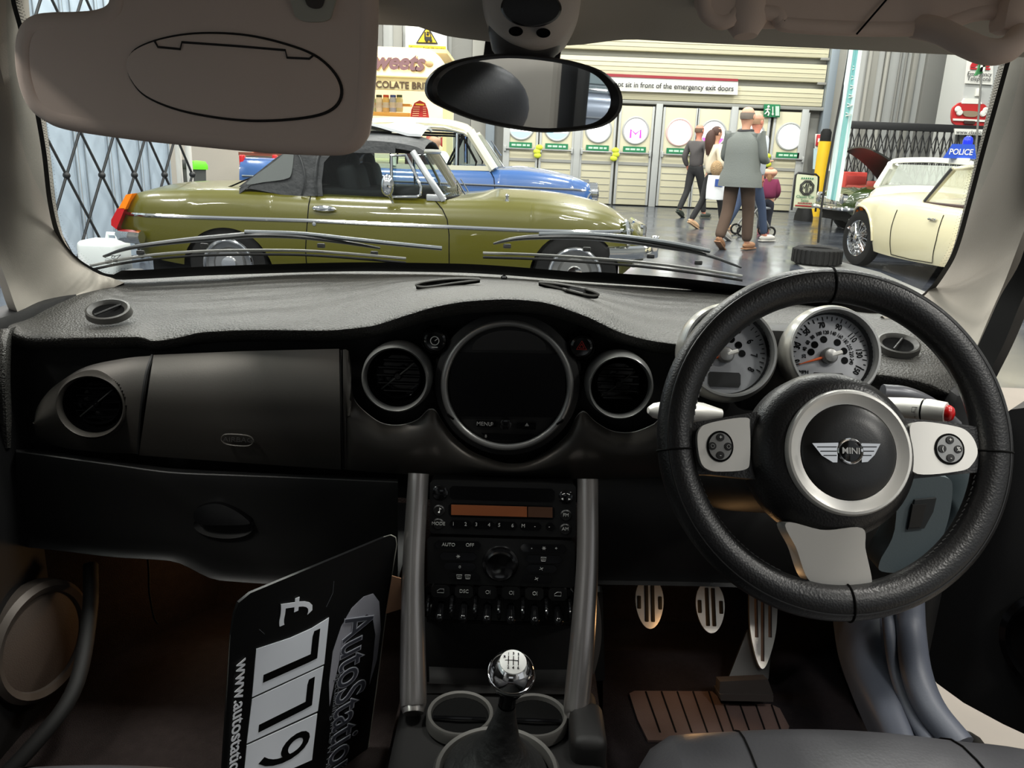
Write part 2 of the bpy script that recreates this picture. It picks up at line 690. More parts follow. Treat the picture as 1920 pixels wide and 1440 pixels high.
def air_vent(px, py, Y, rpx, look, depth=0.05, ring=M_silver, small=False):
    """round eyeball vent: bezel, barrel, bowl, vanes, hub"""
    O = at(px, py, Y=Y)
    r = rpx / FPX * (O - CAM).dot(CF)
    n = V3(look).normalized()
    v = obj('air_vent', lt(O, n, [(r * 1.06, -0.035), (r * 1.08, -0.012), (r * 1.03, 0.006), (r * 0.97, 0.011), (r * 0.91, 0.006), (r * 0.9, -0.004)], 56), ring, dash)
    obj('bowl', lt(O, n, [(r * 0.92, 0.002), (r * 0.88, -0.012), (r * 0.84, -0.02), (r * 0.74, -0.024), (r * 0.70, -0.016), (r * 0.66, -0.02), (r * 0.6, -depth), (0, -depth)], 48), M_gloss, v)
    e1, e2, a = frame_of(n)
    for k in range(-2, 3):
        h = k * r * 0.24
        w = math.sqrt(max(0, (r * 0.66) ** 2 - h * h))
        obj('vane', bx(O + e2 * h - a * 0.026, (2 * w, 0.012, 0.0016), Matrix((e1, a, e2)).transposed()), M_gloss, v)
    obj('hub', lt(O - a * 0.024, n, [(r * 0.13, 0), (r * 0.13, 0.009), (r * 0.09, 0.012), (0, 0.012)], 20), M_gloss, v)
    obj('spoke', tb([O + e1 * r * 0.5 + e2 * r * 0.42 - a * 0.016, O - a * 0.013, O - e1 * r * 0.5 - e2 * r * 0.42 - a * 0.016], 0.0012, 6), M_black, v)
    return v


air_vent(743, 709, 1.135, 62, (0.0, -1, 0.08))
air_vent(1162, 724, 1.135, 60, (0.0, -1, 0.08))
air_vent(174, 760, 1.142, 60, (0.18, -1, 0.1), ring=M_deco)
# demister slots and small round demist vents on the pad
def demist(px, py, Y, rx, ry):
    z = at(px, py, Y=Y)
    v = obj('demister_vent', lt(z, (0, -0.5, 1), [(rx * 1.05, -0.006), (rx, 0.004), (rx * 0.9, 0.005), (rx * 0.72, 0.0), (rx * 0.68, -0.01)], 36, 1, ry / rx, hint=(0, 1, 0)), mat('vent_grey', (66, 65, 62), 0.45), dash)
    obj('well', lt(z, (0, -0.5, 1), [(rx * 0.72, -0.001), (rx * 0.6, -0.003), (0, -0.004)], 30, 1, ry / rx, hint=(0, 1, 0)), M_line, v)
    obj('vane', tb([z + V3((-rx * 0.4, -0.016, -0.004)), z + V3((rx * 0.45, 0.018, 0.009))], 0.0018, 6), M_black, v)


demist(203, 583, 1.225, 0.034, 0.026)
demist(1684, 646, 1.235, 0.034, 0.026)
for pts in ([(780, 538), (800, 531), (850, 526), (900, 527), (850, 534), (800, 541)], [(1010, 533), (1050, 536), (1100, 546), (1122, 555), (1105, 557), (1060, 546)]):
    # long slot ring lying on the pad
    q = [at(x, y, Y=1.33 if y < 545 else 1.29) for x, y in crv(pts, 40, True)]
    sl = obj('demister_slot', tb([p + V3((0, 0, 0.003)) for p in q], 0.0022, 6, closed=True), mat('vent_grey'), dash)
    obj('slot_well', pr([p + V3((0, 0, 0.0015)) for p in q], (0, 0, -0.004)), M_line, sl)
obj('key_sensor', sp(at(945, 521, Y=1.46), (0.006, 0.006, 0.005)), M_gloss, dash)
# ---- round centre display
RO = at(951, 724, Y=1.14)
rr = 118 / FPX * (RO - CAM).dot(CF)
nn = V3((0, -1, 0.10)).normalized()
rx_, ry_, _ = frame_of(nn)
rx_ = V3((1, 0, 0))
ry_ = nn.cross(rx_) * -1
if ry_.z < 0:
    ry_ = -ry_


def dp(px, py, h=0.0):
    return onp(px, py, RO + nn * h, nn)


disp = obj('centre_display', lt(RO, nn, [(rr * 1.22, -0.03), (rr * 1.16, -0.012), (rr * 1.02, -0.006), (0, -0.006)], 64), M_black, dash)
obj('bezel_ring', tor(RO, nn, rr, 0.0052, 96, 12), M_silver, disp)
for px, py in ((845, 780), (1050, 790)):
    obj('bezel_joint', bx(dp(px, py, 0.001), (0.012, 0.012, 0.003), Matrix.Rotation(0.6 if px < 900 else -0.6, 3, 'Y'), 0.0005), M_line, disp)
arc = [(885, 656)] + [(955 + 70 * math.cos(t), 655 - 36 * math.sin(t)) for t in [PI * (1 - k / 16) for k in range(1, 16)]] + [(1024, 657)]
obj('warning_lamp_strip', pr([dp(x, y, -0.003) for x, y in arc], nn * -0.004), mat('smoked_lens', (34, 32, 30), 0.3), disp)
scr = [(845, 661), (1059, 664), (1059, 783), (846, 780)]
obj('screen', pr([dp(x, y, -0.001) for x, y in scr], nn * -0.005, 0.001), mat('dark_screen', (4, 4, 5), 0.22, spec=0.35), disp)
for pts in ([(893, 789), (930, 790), (930, 801), (893, 800)], [(969, 793), (1005, 794), (1004, 806), (969, 804)]):
    obj('menu_button', pr([dp(x, y, 0.0) for x, y in pts], nn * -0.006, 0.001), M_gloss, disp)
obj('menu_knob', lt(dp(948, 795), nn, [(0.0085, -0.004), (0.0085, 0.003), (0.006, 0.004), (0, 0.003)], 24), M_gloss, disp)
obj('lower_strip', pr([dp(x, y, -0.001) for x, y in [(902, 812), (1002, 816), (990, 826), (915, 824)]], nn * -0.004, 0.001), M_gloss, disp)
txt('MENU', dp(908, 795, 0.0008), rx_, ry_, 0.0085, M_printg, disp)
txt('(/)', dp(922, 794, 0.0008), rx_, ry_, 0.005, M_printg, disp)
obj('pointer_mark', pr([dp(x, y, 0.0008) for x, y in [(984, 799), (988, 793), (992, 799)]], nn * -0.001), M_printg, disp)
txt('B', dp(911, 818, 0.0008), rx_, ry_, 0.006, M_printg, disp)
# two push buttons
for px, py, kind in ((816, 638, 0), (1090, 649, 1)):
    O = at(px, py, Y=1.155)
    bt = obj('push_button', lt(O, nn, [(0.021, -0.02), (0.021, 0.0), (0.019, 0.003), (0.0165, 0.001), (0.016, 0.004), (0.013, 0.006), (0, 0.005)], 32), M_gloss, dash)
    if kind == 0:
        obj('gauge_icon', [tor(O + nn * 0.0065, nn, 0.0062, 0.0006, 24, 6), tb([O + nn * 0.0065, O + nn * 0.0065 + rx_ * 0.004 + ry_ * 0.003], 0.0006, 6),
                           bx(O + nn * 0.0065 - ry_ * 0.0095, (0.009, 0.001, 0.0012))], M_white, bt)
    else:
        red = mat('hazard_red', (190, 40, 30), 0.5)
        for s in (1.0, 0.5):
            q = [O + nn * 0.0065 + rx_ * (0.0085 * s * math.sin(a)) + ry_ * (0.0085 * s * math.cos(a)) for a in (0, 2 * PI / 3, 4 * PI / 3)]
            obj('hazard_triangle', tb(q, 0.0006, 5, closed=True), red, bt)
# ---- lower dash left and right
L1 = [(30, 845, 1.15), (70, 850, 1.145), (200, 868, 1.14), (335, 885, 1.14), (560, 895, 1.145), (746, 903, 1.15)]
L2 = [(20, 1010, 1.17), (100, 1018, 1.165), (230, 1033, 1.16), (330, 1040, 1.16), (419, 1075, 1.16), (600, 1085, 1.16), (746, 1088, 1.16)]
u40 = [i / 40 for i in range(41)]
a, b = hcurve(L1, u40), hcurve(L2, u40)
obj('lower_glovebox', gr(surf([W3(off(a, -8, 0.06)), W3(off(a, -2, 0.012)), W3(a), W3(off(a, 10, -0.006)), W3(mixc(a, b, 0.5)), W3(off(b, -6)), W3(off(b, 0, 0.02)), [p + V3((0, 0.3, 0.0)) for p in W3(b)]], 41, 4)), M_black, dash)
a, b = hcurve([(1115, 896, 1.17), (1300, 896, 1.17), (1500, 900, 1.17), (1700, 885, 1.17)], u40), hcurve([(1115, 1083, 1.19), (1300, 1086, 1.19), (1500, 1092, 1.19), (1700, 1095, 1.19)], u40)
obj('knee_panel', gr(surf([W3(off(a, -5, 0.03)), W3(a), W3(mixc(a, b, 0.5, 0, 1.16)), W3(off(b, -6)), W3(off(b, 0, 0.02)), [p + V3((0, 0.3, 0)) for p in W3(b)]], 41, 4)), M_black, dash)
lh = [(363, 970), (366, 956), (385, 947), (410, 945), (436, 955), (458, 970), (468, 982), (440, 985), (400, 985), (372, 982)]
obj('release_handle', pr([at(x, y, Y=1.135) for x, y in crv(lh, 40, True)], (0, 0.03, 0), 0.004), M_gloss, dash)
obj('handle_recess', lt(at(420, 985, Y=1.15), (0, -1, 0), [(0.05, -0.01), (0.047, 0.004), (0.04, -0.002), (0, -0.008)], 32, 1, 0.45), M_black, dash)
# teal-grey trim right of the column
M_teal = mat('grey_blue_plastic', (74, 84, 88), 0.55, spec=0.4, bump=(500, 0.15))
kp = obj('column_side_trim', pr([at(x, y, Y=1.02) for x, y in crv([(1690, 905), (1735, 893), (1776, 896), (1786, 915), (1778, 975), (1752, 1040), (1715, 1070), (1655, 1072), (1650, 1052), (1676, 1000)], 44, True)], (0, 0.05, 0), 0.012, 3), M_teal, dash)
obj('switch_pocket', pr([at(x, y, Y=1.016) for x, y in [(1716, 938), (1756, 934), (1750, 960), (1733, 991), (1702, 994)]], (0, 0.01, 0)), mat('pocket_shade', (20, 24, 26), 0.7), kp)  # flat dark plate, the shade of the switch cut-out put into its colour
obj('pocket_switch', pr([at(x, y, Y=1.0145) for x, y in [(1712, 947), (1738, 945), (1727, 988), (1704, 990)]], (0, 0.01, 0), 0.002), M_black, kp)
bandp = W3([(1800, 880, 1.06), (1806, 920, 1.05), (1801, 970, 1.04), (1780, 1020, 1.03), (1745, 1064, 1.02), (1700, 1100, 1.01)])
obj('side_band', tb(crv(bandp, 24), 0.022, 14, flat=1.6, up=(0, 1, 0)), M_teal, dash)

# ================================================================ windscreen, pillars, headliner
def frame_px():
    """outer edge of the glass opening (pixels) with the depth of the glass there"""
    left = [(22, -20), (34, 60), (51, 138), (66, 220), (78, 292), (89, 383), (106, 448), (135, 488), (175, 514), (225, 526)]
    bot = [(400, 518), (640, 511), (800, 512), (919, 516), (1096, 530), (1281, 544), (1462, 567), (1612, 588)]
    right = [(1690, 585), (1742, 555), (1780, 505), (1800, 462), (1822, 385), (1850, 280), (1882, 165), (1908, 70), (1925, 0)]
    top = [(1800, -10), (1400, -10), (960, -20), (500, -40), (100, -40)]
    return left, bot, right, top


def glassY(px, py):
    """depth of the raked glass: solved on a gently curved plane from base (Y 1.53, z .90) to header (Y .90, z 1.26)"""
    d = ray(px, py)
    n = V3((0, -0.50, -0.866))
    O = V3((0, 1.53, 0.895))
    t = (O - CAM).dot(n) / d.dot(n)
    p = CAM + d * t
    return p.y - 0.10 * min(1.0, (p.x / 0.75) ** 2)


def gpt(px, py, dn=0.0):
    Y = glassY(px, py)
    p = at(px, py, Y=Y)
    return p + V3((0, 0.5, 0.866)) * dn


Lf, Bt, Rt, Tp = frame_px()
loop = crv(Lf + Bt + Rt + Tp, 220, True)
ins = []
cx0, cy0 = 960, 260
n = len(loop)
for i, (x, y) in enumerate(loop):
    tx, ty = loop[(i + 1) % n][0] - loop[i - 1][0], loop[(i + 1) % n][1] - loop[i - 1][1]
    l = math.hypot(tx, ty)
    nx, ny = ty / l, -tx / l
    w = 9
    if y > 480 and 220 < x < 1650:
        w = 17 if x < 1100 else 20
    ins.append((x + nx * w, y + ny * w))
ws = thing('window_1', gpt(960, 300), 'raked windscreen of the car we sit in, with black dotted edge band', 'windscreen')
st(ws)
nx_, ny_ = 40, 16
grd = []
for j in range(ny_ + 1):
    row = []
    for i in range(nx_ + 1):
        u = i / nx_
        v = j / ny_
        xl, xr = 10 + 200 * v ** 3, 1930 - 240 * v ** 2.2
        row.append(gpt(xl + (xr - xl) * u, -30 + 575 * v + 55 * v * v * u, 0.004))
    grd.append(row)
obj('pane', gr(grd), glass('windscreen_glass', (246, 250, 250), 0.55), ws)
o_ = [gpt(x, y, 0.002) for x, y in loop]
i_ = [gpt(x, y, 0.002) for x, y in ins]
obj('frit_band', gr([o_, i_], cu=True), mat('frit_black', (6, 6, 6), 0.6, spec=0.3), ws)
# dot matrix along the inner edge of the band
dv = []
for i in range(0, n):
    x, y = ins[i]
    if y < -5 or (x > 240 and x < 1640 and y > 400):
        continue
    x2, y2 = ins[(i + 1) % n]
    lx, ly = loop[i]
    dx, dy = x - lx, y - ly
    l = math.hypot(dx, dy)
    dx, dy = dx / l, dy / l
    steps = max(1, int(math.hypot(x2 - x, y2 - y) / 5))
    for s in range(steps):
        f = s / steps
        for k in range(3):
            qx, qy = x + (x2 - x) * f + dx * (2 + 4 * k), y + (y2 - y) * f + dy * (2 + 4 * k) + 2.5 * (k % 2)
            c = gpt(qx, qy, 0.002)
            r = 0.0011 - 0.00022 * k
            vs = [c + V3((r * math.cos(t), 0, 0)) + V3((0, -0.866, 0.5)) * r * math.sin(t) for t in (0, PI / 2, PI, 3 * PI / 2)]
            dv.append((vs, [[0, 1, 2, 3]]))
o = obj('frit_dots', dv, MATS['frit_black'], ws, sm=0)
o['kind'] = 'stuff'
# maker's mark printed on the glass
mk = obj('glass_mark', [tb([gpt(x, y, 0.001) for x, y in [(196, 484), (207, 480), (216, 481), (226, 479), (219, 486), (205, 487)]], 0.0005, 5, closed=True),
                        tor(gpt(212, 483, 0.001), (0, -0.5, 0.866), 0.003, 0.0005, 16, 5)]
         + [bx(gpt(212 + dx, 489 + 3.2 * k, 0.001), (w, 0.0006, 0.001)) for k in range(3) for dx, w in ((-9, 0.012), (4, 0.008))], M_line, ws)

# pillars
def pillar(name, rows_px, m=M_trim):
    rows_px = [[tuple(2.5 * a - 1.5 * b for a, b in zip(r[0], r[1]))] + r for r in rows_px]   # run on up into the roof
    return st(obj(name, thick(gr(surf([W3(r) for r in rows_px], 40, 4)), 0.012), m))


pl = pillar('trim_1', [[(28, -20, .92), (40, 80, 1.0), (56, 160, 1.07), (70, 240, 1.15), (82, 320, 1.22), (92, 390, 1.29), (109, 452, 1.36), (138, 493, 1.42), (180, 520, 1.46), (232, 533, 1.48)],
                       [(14, -20, .88), (24, 80, .96), (38, 160, 1.03), (52, 240, 1.10), (62, 320, 1.17), (70, 390, 1.24), (84, 452, 1.30), (108, 505, 1.36), (150, 535, 1.42), (180, 542, 1.45)],
                       [(-20, -20, .84), (-14, 80, .91), (0, 160, .97), (8, 240, 1.04), (16, 320, 1.10), (22, 390, 1.16), (30, 452, 1.21), (48, 520, 1.27), (80, 570, 1.33), (110, 574, 1.36)],
                       [(-90, -20, .86), (-80, 80, .92), (-66, 160, .97), (-56, 240, 1.03), (-44, 320, 1.08), (-34, 390, 1.13), (-22, 452, 1.17), (-4, 520, 1.2), (14, 575, 1.22), (30, 598, 1.25)]])
pl['label'] = 'pale grey windscreen pillar trim beside the folded-down sun visor'
pl2 = pillar('trim_2', [[(1922, -20, .92), (1908, 60, .98), (1882, 160, 1.06), (1851, 275, 1.16), (1822, 385, 1.27), (1800, 462, 1.34), (1778, 508, 1.38), (1742, 556, 1.41), (1690, 588, 1.42), (1650, 594, 1.42)],
                        [(1950, -20, .88), (1935, 60, .94), (1908, 160, 1.01), (1880, 275, 1.11), (1852, 385, 1.21), (1832, 470, 1.29), (1812, 530, 1.33), (1785, 585, 1.36), (1740, 612, 1.38), (1690, 610, 1.41)],
                        [(2000, -20, .84), (1985, 60, .89), (1960, 160, .96), (1932, 275, 1.04), (1906, 385, 1.13), (1885, 470, 1.2), (1866, 540, 1.24), (1845, 600, 1.27), (1806, 655, 1.3), (1760, 640, 1.34)],
                        [(2080, -20, .86), (2060, 60, .90), (2030, 160, .96), (1990, 275, 1.02), (1950, 385, 1.09), (1922, 470, 1.14), (1896, 540, 1.18), (1870, 600, 1.2), (1842, 665, 1.22), (1830, 690, 1.24)]])
pl2['label'] = 'pale grey windscreen pillar trim beside the steering wheel'
# black seal and mirror triangle on the driver's side
obj_seal = obj('trim_3', thick(gr(surf([W3([(1990, 280, 1.0), (1952, 390, 1.07), (1924, 475, 1.12), (1898, 545, 1.16), (1868, 612, 1.18), (1838, 680, 1.2)]),
                                        W3([(2030, 290, 1.0), (1995, 400, 1.05), (1965, 480, 1.1), (1935, 560, 1.13), (1902, 640, 1.15), (1866, 712, 1.17)])], 24, 3)), 0.02), M_black)
st(obj_seal)['label'] = 'black rubber seal strip along the open driver side pillar'
# headliner: header edge and roof skin
HD = [(-60, -40, .87), (200, -18, .87), (400, 12, .87), (540, 30, .87), (685, 39, .87), (780, 43, .87), (833, 59, .875), (917, 70, .88), (985, 78, .88), (1067, 77, .88), (1183, 67, .875), (1240, 70, .87),
      (1575, 86, .87), (1744, 95, .865), (1867, 101, .86), (1990, 104, .85)]
u80 = [i / 80 for i in range(81)]
hh = W3(hcurve(HD, u80))
roofr = [[p + V3((0, 0.035, 0.012)) for p in hh], hh, [p + V3((0, -0.02, 0.0)) for p in hh], [V3((p.x * 1.0, 0.72, 1.30 - 0.03 * (p.x / 0.6) ** 2)) for p in hh],
         [V3((p.x * 1.05, 0.45, 1.36 - 0.05 * (p.x / 0.6) ** 2)) for p in hh], [V3((p.x * 1.1, 0.0, 1.38 - 0.06 * (p.x / 0.6) ** 2)) for p in hh],
         [V3((p.x * 1.1, -0.7, 1.33 - 0.06 * (p.x / 0.6) ** 2)) for p in hh], [V3((p.x * 1.05, -1.25, 1.20)) for p in hh]]
M_head = mat('headliner_cloth', (206, 202, 192), 0.9, spec=0.1, bump=(700, 0.2))
rs_ = surf(roofr, 81, 5)
hd = st(obj('ceiling', [gr(rs_), gr([[p + V3((0, 0.0, 0.03)) for p in r] for r in rs_])], M_head))
hd['label'] = 'grey cloth headliner above the windscreen'
# outer body around the cabin so that light only enters through glass and the open door
M_body = mat('car_body_dark', (26, 26, 28), 0.5)
M_door = mat('door_card_black', (17, 17, 18), 0.55, spec=0.4, bump=(400, 0.15))
wl = st(obj('wall_left', [bx((-0.80, 0.55, 0.52), (0.06, 2.3, 0.70), None, 0.02), bx((-0.80, -0.95, 0.75), (0.06, 0.9, 1.1), None, 0.02), bx((-0.80, -0.05, 1.1), (0.06, 0.14, 0.5), None, 0.02)], M_door))
wl['label'] = 'black inner panel of the closed passenger door'
wr_ = st(obj('wall_right', bx((0.80, -0.95, 0.62), (0.06, 1.5, 0.62), None, 0.02), M_door))
sl_ = st(obj('trim_10', bx((0.72, 0.35, 0.22), (0.10, 1.5, 0.12), None, 0.03), M_door))
sl_['label'] = 'black door sill below the open driver doorway'
kr_ = st(obj('wall_right_2', bx((0.675, 1.40, 0.5), (0.05, 0.54, 0.64), None, 0.02), M_door))
kr_['label'] = 'black kick panel at the end of the driver footwell'
wr_['label'] = 'black rear quarter panel behind the driver seat'
wb = st(obj('wall_rear', [bx((0, -1.4, 0.6), (1.6, 0.06, 0.75), None, 0.02), bx((-0.7, -1.3, 1.1), (0.2, 0.06, 0.4)), bx((0.7, -1.3, 1.1), (0.2, 0.06, 0.4))], M_body))
wb['label'] = 'dark rear wall of the cabin below the back window'
lw = st(obj('window_2', bx((-0.80, 0.45, 1.11), (0.006, 1.05, 0.36)), glass('side_glass', (235, 242, 240), 0.6)))
lw['label'] = 'side window of the closed passenger door'
fw = st(obj('floor_2', [bx((0, 0.35, 0.17), (1.6, 3.5, 0.06)), thick(gr([[V3((x, 1.50, 0.19)) for x in (-.8, 0, .8)], [V3((x, 1.62, 0.45)) for x in (-.8, 0, .8)], [V3((x, 1.62, 0.84)) for x in (-.8, 0, .8)]]), 0.02)], M_carpet))
fw['label'] = 'dark brown carpet of the footwell'
tn = st(obj('floor_3', thick(gr(surf([[V3((-0.17, y, 0.2)) for y in (1.6, 1.2, .8, .4, -.2)], [V3((-0.15, y, 0.25 + (0.03 if y > 1.1 else 0))) for y in (1.6, 1.2, .8, .4, -.2)], [V3((0, y, 0.27 + (0.03 if y > 1.1 else 0))) for y in (1.6, 1.2, .8, .4, -.2)],
                            [V3((0.15, y, 0.25 + (0.03 if y > 1.1 else 0))) for y in (1.6, 1.2, .8, .4, -.2)], [V3((0.17, y, 0.2)) for y in (1.6, 1.2, .8, .4, -.2)]], 12, 4)), 0.01), M_carpet))
tn['label'] = 'carpeted centre tunnel under the console'
# ================================================================ steering wheel
WC = V3((0.342, 0.801, 0.853))
WT = R_(24.07)
WN = V3((0, -math.cos(WT), math.sin(WT)))
WX = V3((1, 0, 0))
WY = V3((0, math.sin(WT), math.cos(WT)))


def wp(px, py, h=0.0):
    return onp(px, py, WC + WN * h, WN)


def wpoly(pts, h, n=None):
    q = crv(pts, n, True) if n else pts
    return [wp(x, y, h) for x, y in q]


sw = thing('steering_wheel', WC - WN * 0.1, 'black leather three-spoke steering wheel with silver spokes and round hub', 'steering wheel')
rim_prof = [(0.168 + 0.0195 * math.cos(t) * (1.0 if abs(math.cos(t)) < 0.9 else 0.97), 0.0185 * math.sin(t)) for t in [2 * PI * k / 20 for k in range(21)]]
rim = obj('rim', lt(WC, WN, rim_prof, 120), M_leather, sw)
obj('rim_piping', tor(WC + WN * 0.0155, WN, 0.178, 0.0011, 110, 6), mat('piping_black', (14, 14, 14), 0.35), rim)
for px, py in ((1556, 520), (1590, 1140), (1282, 842), (1860, 848)):
    c = wp(px, py, 0.0) - WC
    c = c.normalized()
    tdir = WN.cross(c)
    obj('rim_seam', tor(WC + c * 0.168, tdir, 0.0192, 0.0012, 24, 6), M_line, rim)
# stitches on the inner side of the rim
stv = []
for k in range(0, 150):
    a = -0.9 + 2 * PI * k / 150
    if not (-0.95 < a < 0.1 or 2.6 < a < 4.3):
        continue
    c = WX * math.cos(a) + WY * math.sin(a)
    t = WN.cross(c)
    p = WC + c * 0.1495 + WN * 0.004
    stv.append(tb([p - t * 0.0018 - WN * 0.001, p + t * 0.0018 + WN * 0.001], 0.0007, 4))
o = obj('stitching', stv, mat('thread_grey', (70, 70, 70), 0.7), rim)
o['kind'] = 'stuff'
# hub
HB0 = wp(1557, 853, 0.0)
hub = obj('hub_cover', lt(HB0, WN, [(0.05, -0.09), (0.078, -0.05), (0.088, -0.022), (0.0885, -0.004), (0.084, 0.012), (0.074, 0.023), (0.062, 0.027), (0, 0.027)], 72), M_leather, sw)
HC = wp(1590, 848, 0.028)
hring = obj('hub_ring', lt(HC, WN, [(0.0645, -0.006), (0.0645, 0.002), (0.0625, 0.0055), (0.060, 0.006), (0.0535, 0.002), (0.0492, 0.001), (0.0488, -0.003)], 72), M_silver2, sw)
obj('airbag_lid', lt(HC, WN, [(0.0486, -0.004), (0.0484, 0.0015), (0.046, 0.0035), (0.03, 0.0065), (0.012, 0.0078), (0, 0.008)], 64), mat('airbag_black', (30, 30, 30), 0.34, bump=(700, 0.08)), sw)
txt('AIRBAG', wp(1588, 979, 0.012) + WN * 0.003, WX, WY, 0.010, M_line, sw, sx=1.4)
# emblem
emb = obj('emblem', lt(wp(1594, 846, 0.037), WN, [(0.0132, -0.003), (0.0132, 0.0012), (0.0122, 0.0022), (0.0108, 0.0012), (0.0106, 0.0)], 40), M_chrome, sw)
EO = wp(1594, 846, 0.037)
obj('emblem_disc', lt(EO, WN, [(0.0108, 0.0006), (0.006, 0.0016), (0, 0.0018)], 32), M_gloss, emb)
txt('MINI', EO + WN * 0.0022, WX, WY, 0.0090, M_white, emb, off=0.0001)
for pts in ([(1523, 831), (1572, 830), (1570, 867), (1562, 867), (1541, 854)], [(1651, 832), (1615, 831), (1616, 867), (1627, 866), (1640, 853)]):
    w = obj('wing', pr(wpoly(pts, 0.0375), WN * -0.004, 0.0006), M_chrome, emb)
    for k in range(3):
        y = 838 + 8 * k
        xa, xb = (1533 + 6 * k, 1569) if pts[0][0] < 1590 else (1617, 1644 - 5 * k)
        obj('wing_groove', tb([wp(xa, y, 0.0382), wp(xb, y, 0.0382)], 0.0005, 5), M_line, w)
# spokes
for pts, nm in (([(1280, 795), (1330, 787), (1420, 772), (1430, 900), (1330, 890), (1280, 890)], 'spoke'), ([(1690, 783), (1790, 793), (1846, 803), (1850, 884), (1790, 890), (1690, 900)], 'spoke')):
    obj(nm, pr(wpoly(pts, 0.006), WN * -0.03, 0.006, 3), M_leather, sw)
bs = crv([(1474, 980), (1545, 994), (1616, 990), (1623, 1030), (1635, 1088), (1628, 1101), (1613, 1108), (1591, 1112), (1545, 1103), (1514, 1084), (1494, 1030)], 60, True)
obj('lower_spoke', pr([wp(x, y, 0.004 + 0.022 * max(0, (1090 - y) / 110)) for x, y in bs], WN * -0.03, 0.005, 3), M_silver2, sw)
obj('spoke_foot', pr(wpoly([(1440, 1075), (1500, 1090), (1560, 1110), (1625, 1108), (1680, 1080), (1700, 1110), (1600, 1140), (1480, 1120)], -0.004), WN * -0.02, 0.006, 3), M_leather, sw)
for pts, cx, cy_, icons in (([(1308, 830), (1312, 805), (1335, 792), (1398, 783), (1406, 800), (1406, 862), (1398, 880), (1360, 884), (1332, 882), (1315, 868)], 1350, 837, ('+', '-', 'o', 'o')),
                            ([(1712, 793), (1790, 799), (1820, 815), (1833, 845), (1824, 869), (1800, 883), (1716, 887), (1711, 840)], 1780, 842, ('+', '-', '(', '%'))):
    pad = obj('spoke_pad', pr(wpoly(pts, 0.017, 50), WN * -0.02, 0.004, 3), M_silver2, sw)
    c = wp(cx, cy_, 0.0172)
    rxp, ryp = (0.0138, 0.0162) if cx < 1600 else (0.0155, 0.0162)
    obj('button_well', lt(c, WN, [(1.0, 0.0), (1.0, 0.0006), (0.9, 0.0006), (0, 0.0004)], 40, rxp, ryp, hint=(0, 0, 1)), M_line, pad)
    cl = obj('button_carrier', lt(c, WN, [(0.88, 0.0), (0.86, 0.0012), (0, 0.0014)], 40, rxp, ryp, hint=(0, 0, 1)), M_silver, pad)
    for k, (ix, iy) in enumerate(((0, 0.0092), (0, -0.0092), (-0.0082, 0), (0.0082, 0))):
        b = obj('button', lt(c + WX * ix + WY * iy, WN, [(0.0042, 0.0012), (0.0040, 0.0024), (0, 0.0026)], 20), M_black, pad)
        if icons[k] == 'o':
            obj('icon', tor(c + WX * ix + WY * iy + WN * 0.0028, WN, 0.0018, 0.0003, 12, 5), M_printg, cl)
        else:
            txt(icons[k], c + WX * ix + WY * iy + WN * 0.0028, WX, WY, 0.006, M_white, cl, name='icon')
# column shroud
obj('column_shroud', lt(V3((0.342, 0.86, 0.80)), V3((0, 1, -0.42)), [(0.0, 0.0), (0.055, 0.0), (0.068, 0.03), (0.075, 0.3), (0.0, 0.32)], 32, 1.1, 0.85), M_black, dash)
# stalks
ss = thing('wiper_stalk', wp(1700, 775, -0.10), 'silver wiper stalk with red tip beside the steering wheel', 'stalk')
A, Bq = at(1655, 760, Y=0.93), at(1778, 775, Y=0.88)
ax = (Bq - A).normalized()
L = (Bq - A).length
obj('shaft', lt(A, ax, [(0.0, 0), (0.010, 0.0), (0.0125, L * 0.35), (0.0135, L * 0.62), (0.0, L * 0.62)], 24), M_silver2, ss)
obj('collar', lt(A, ax, [(0.0, L * 0.62), (0.0125, L * 0.62), (0.0125, L * 0.65), (0, L * 0.65)], 24), M_line, ss)
obj('twist_knob', lt(A, ax, [(0.0, L * 0.65), (0.0138, L * 0.65), (0.0142, L * 0.72), (0.0125, L * 0.97), (0.0, L * 0.98)], 10), M_silver2, ss)
obj('red_tip', lt(A, ax, [(0.0095, L * 0.97), (0.0095, L * 1.02), (0.007, L * 1.07), (0.003, L * 1.09), (0, L * 1.092)], 20), mat('red_tip', (170, 12, 14), 0.25), ss, label='red rounded tip')
for dx, s in ((1716, ':'), (1722, 'o')):
    q = at(dx, 768 if dx < 1720 else 778, Y=0.893)
    obj('stalk_icon', tb([q + V3((-0.004, 0, 0.003)), q + V3((0.004, -0.001, 0.003)), q + V3((0.004, -0.001, -0.003)), q + V3((-0.004, 0, -0.003))], 0.0004, 4, closed=True), M_line, ss)
s2 = thing('indicator_stalk', wp(1300, 772, -0.10), 'silver indicator stalk poking out behind the wheel rim', 'stalk')
A, Bq = at(1352, 776, Y=0.95), at(1214, 769, Y=0.93)
ax = (Bq - A).normalized()
L = (Bq - A).length
obj('shaft', lt(A, ax, [(0.0, 0), (0.006, 0.0), (0.0125, L * 0.25), (0.014, L * 0.45), (0.0125, L * 0.75), (0.009, L * 0.92), (0.004, L * 0.99), (0, L)], 24), M_silver2, s2)

# ================================================================ instruments
M_face = mat('gauge_face', (176, 178, 182), 0.45, metal=0.2)
M_orange = mat('needle_orange', (225, 95, 25), 0.4)
M_cup = mat('gauge_cup_silver', (168, 166, 160), 0.28, metal=0.55, coat=0.4)


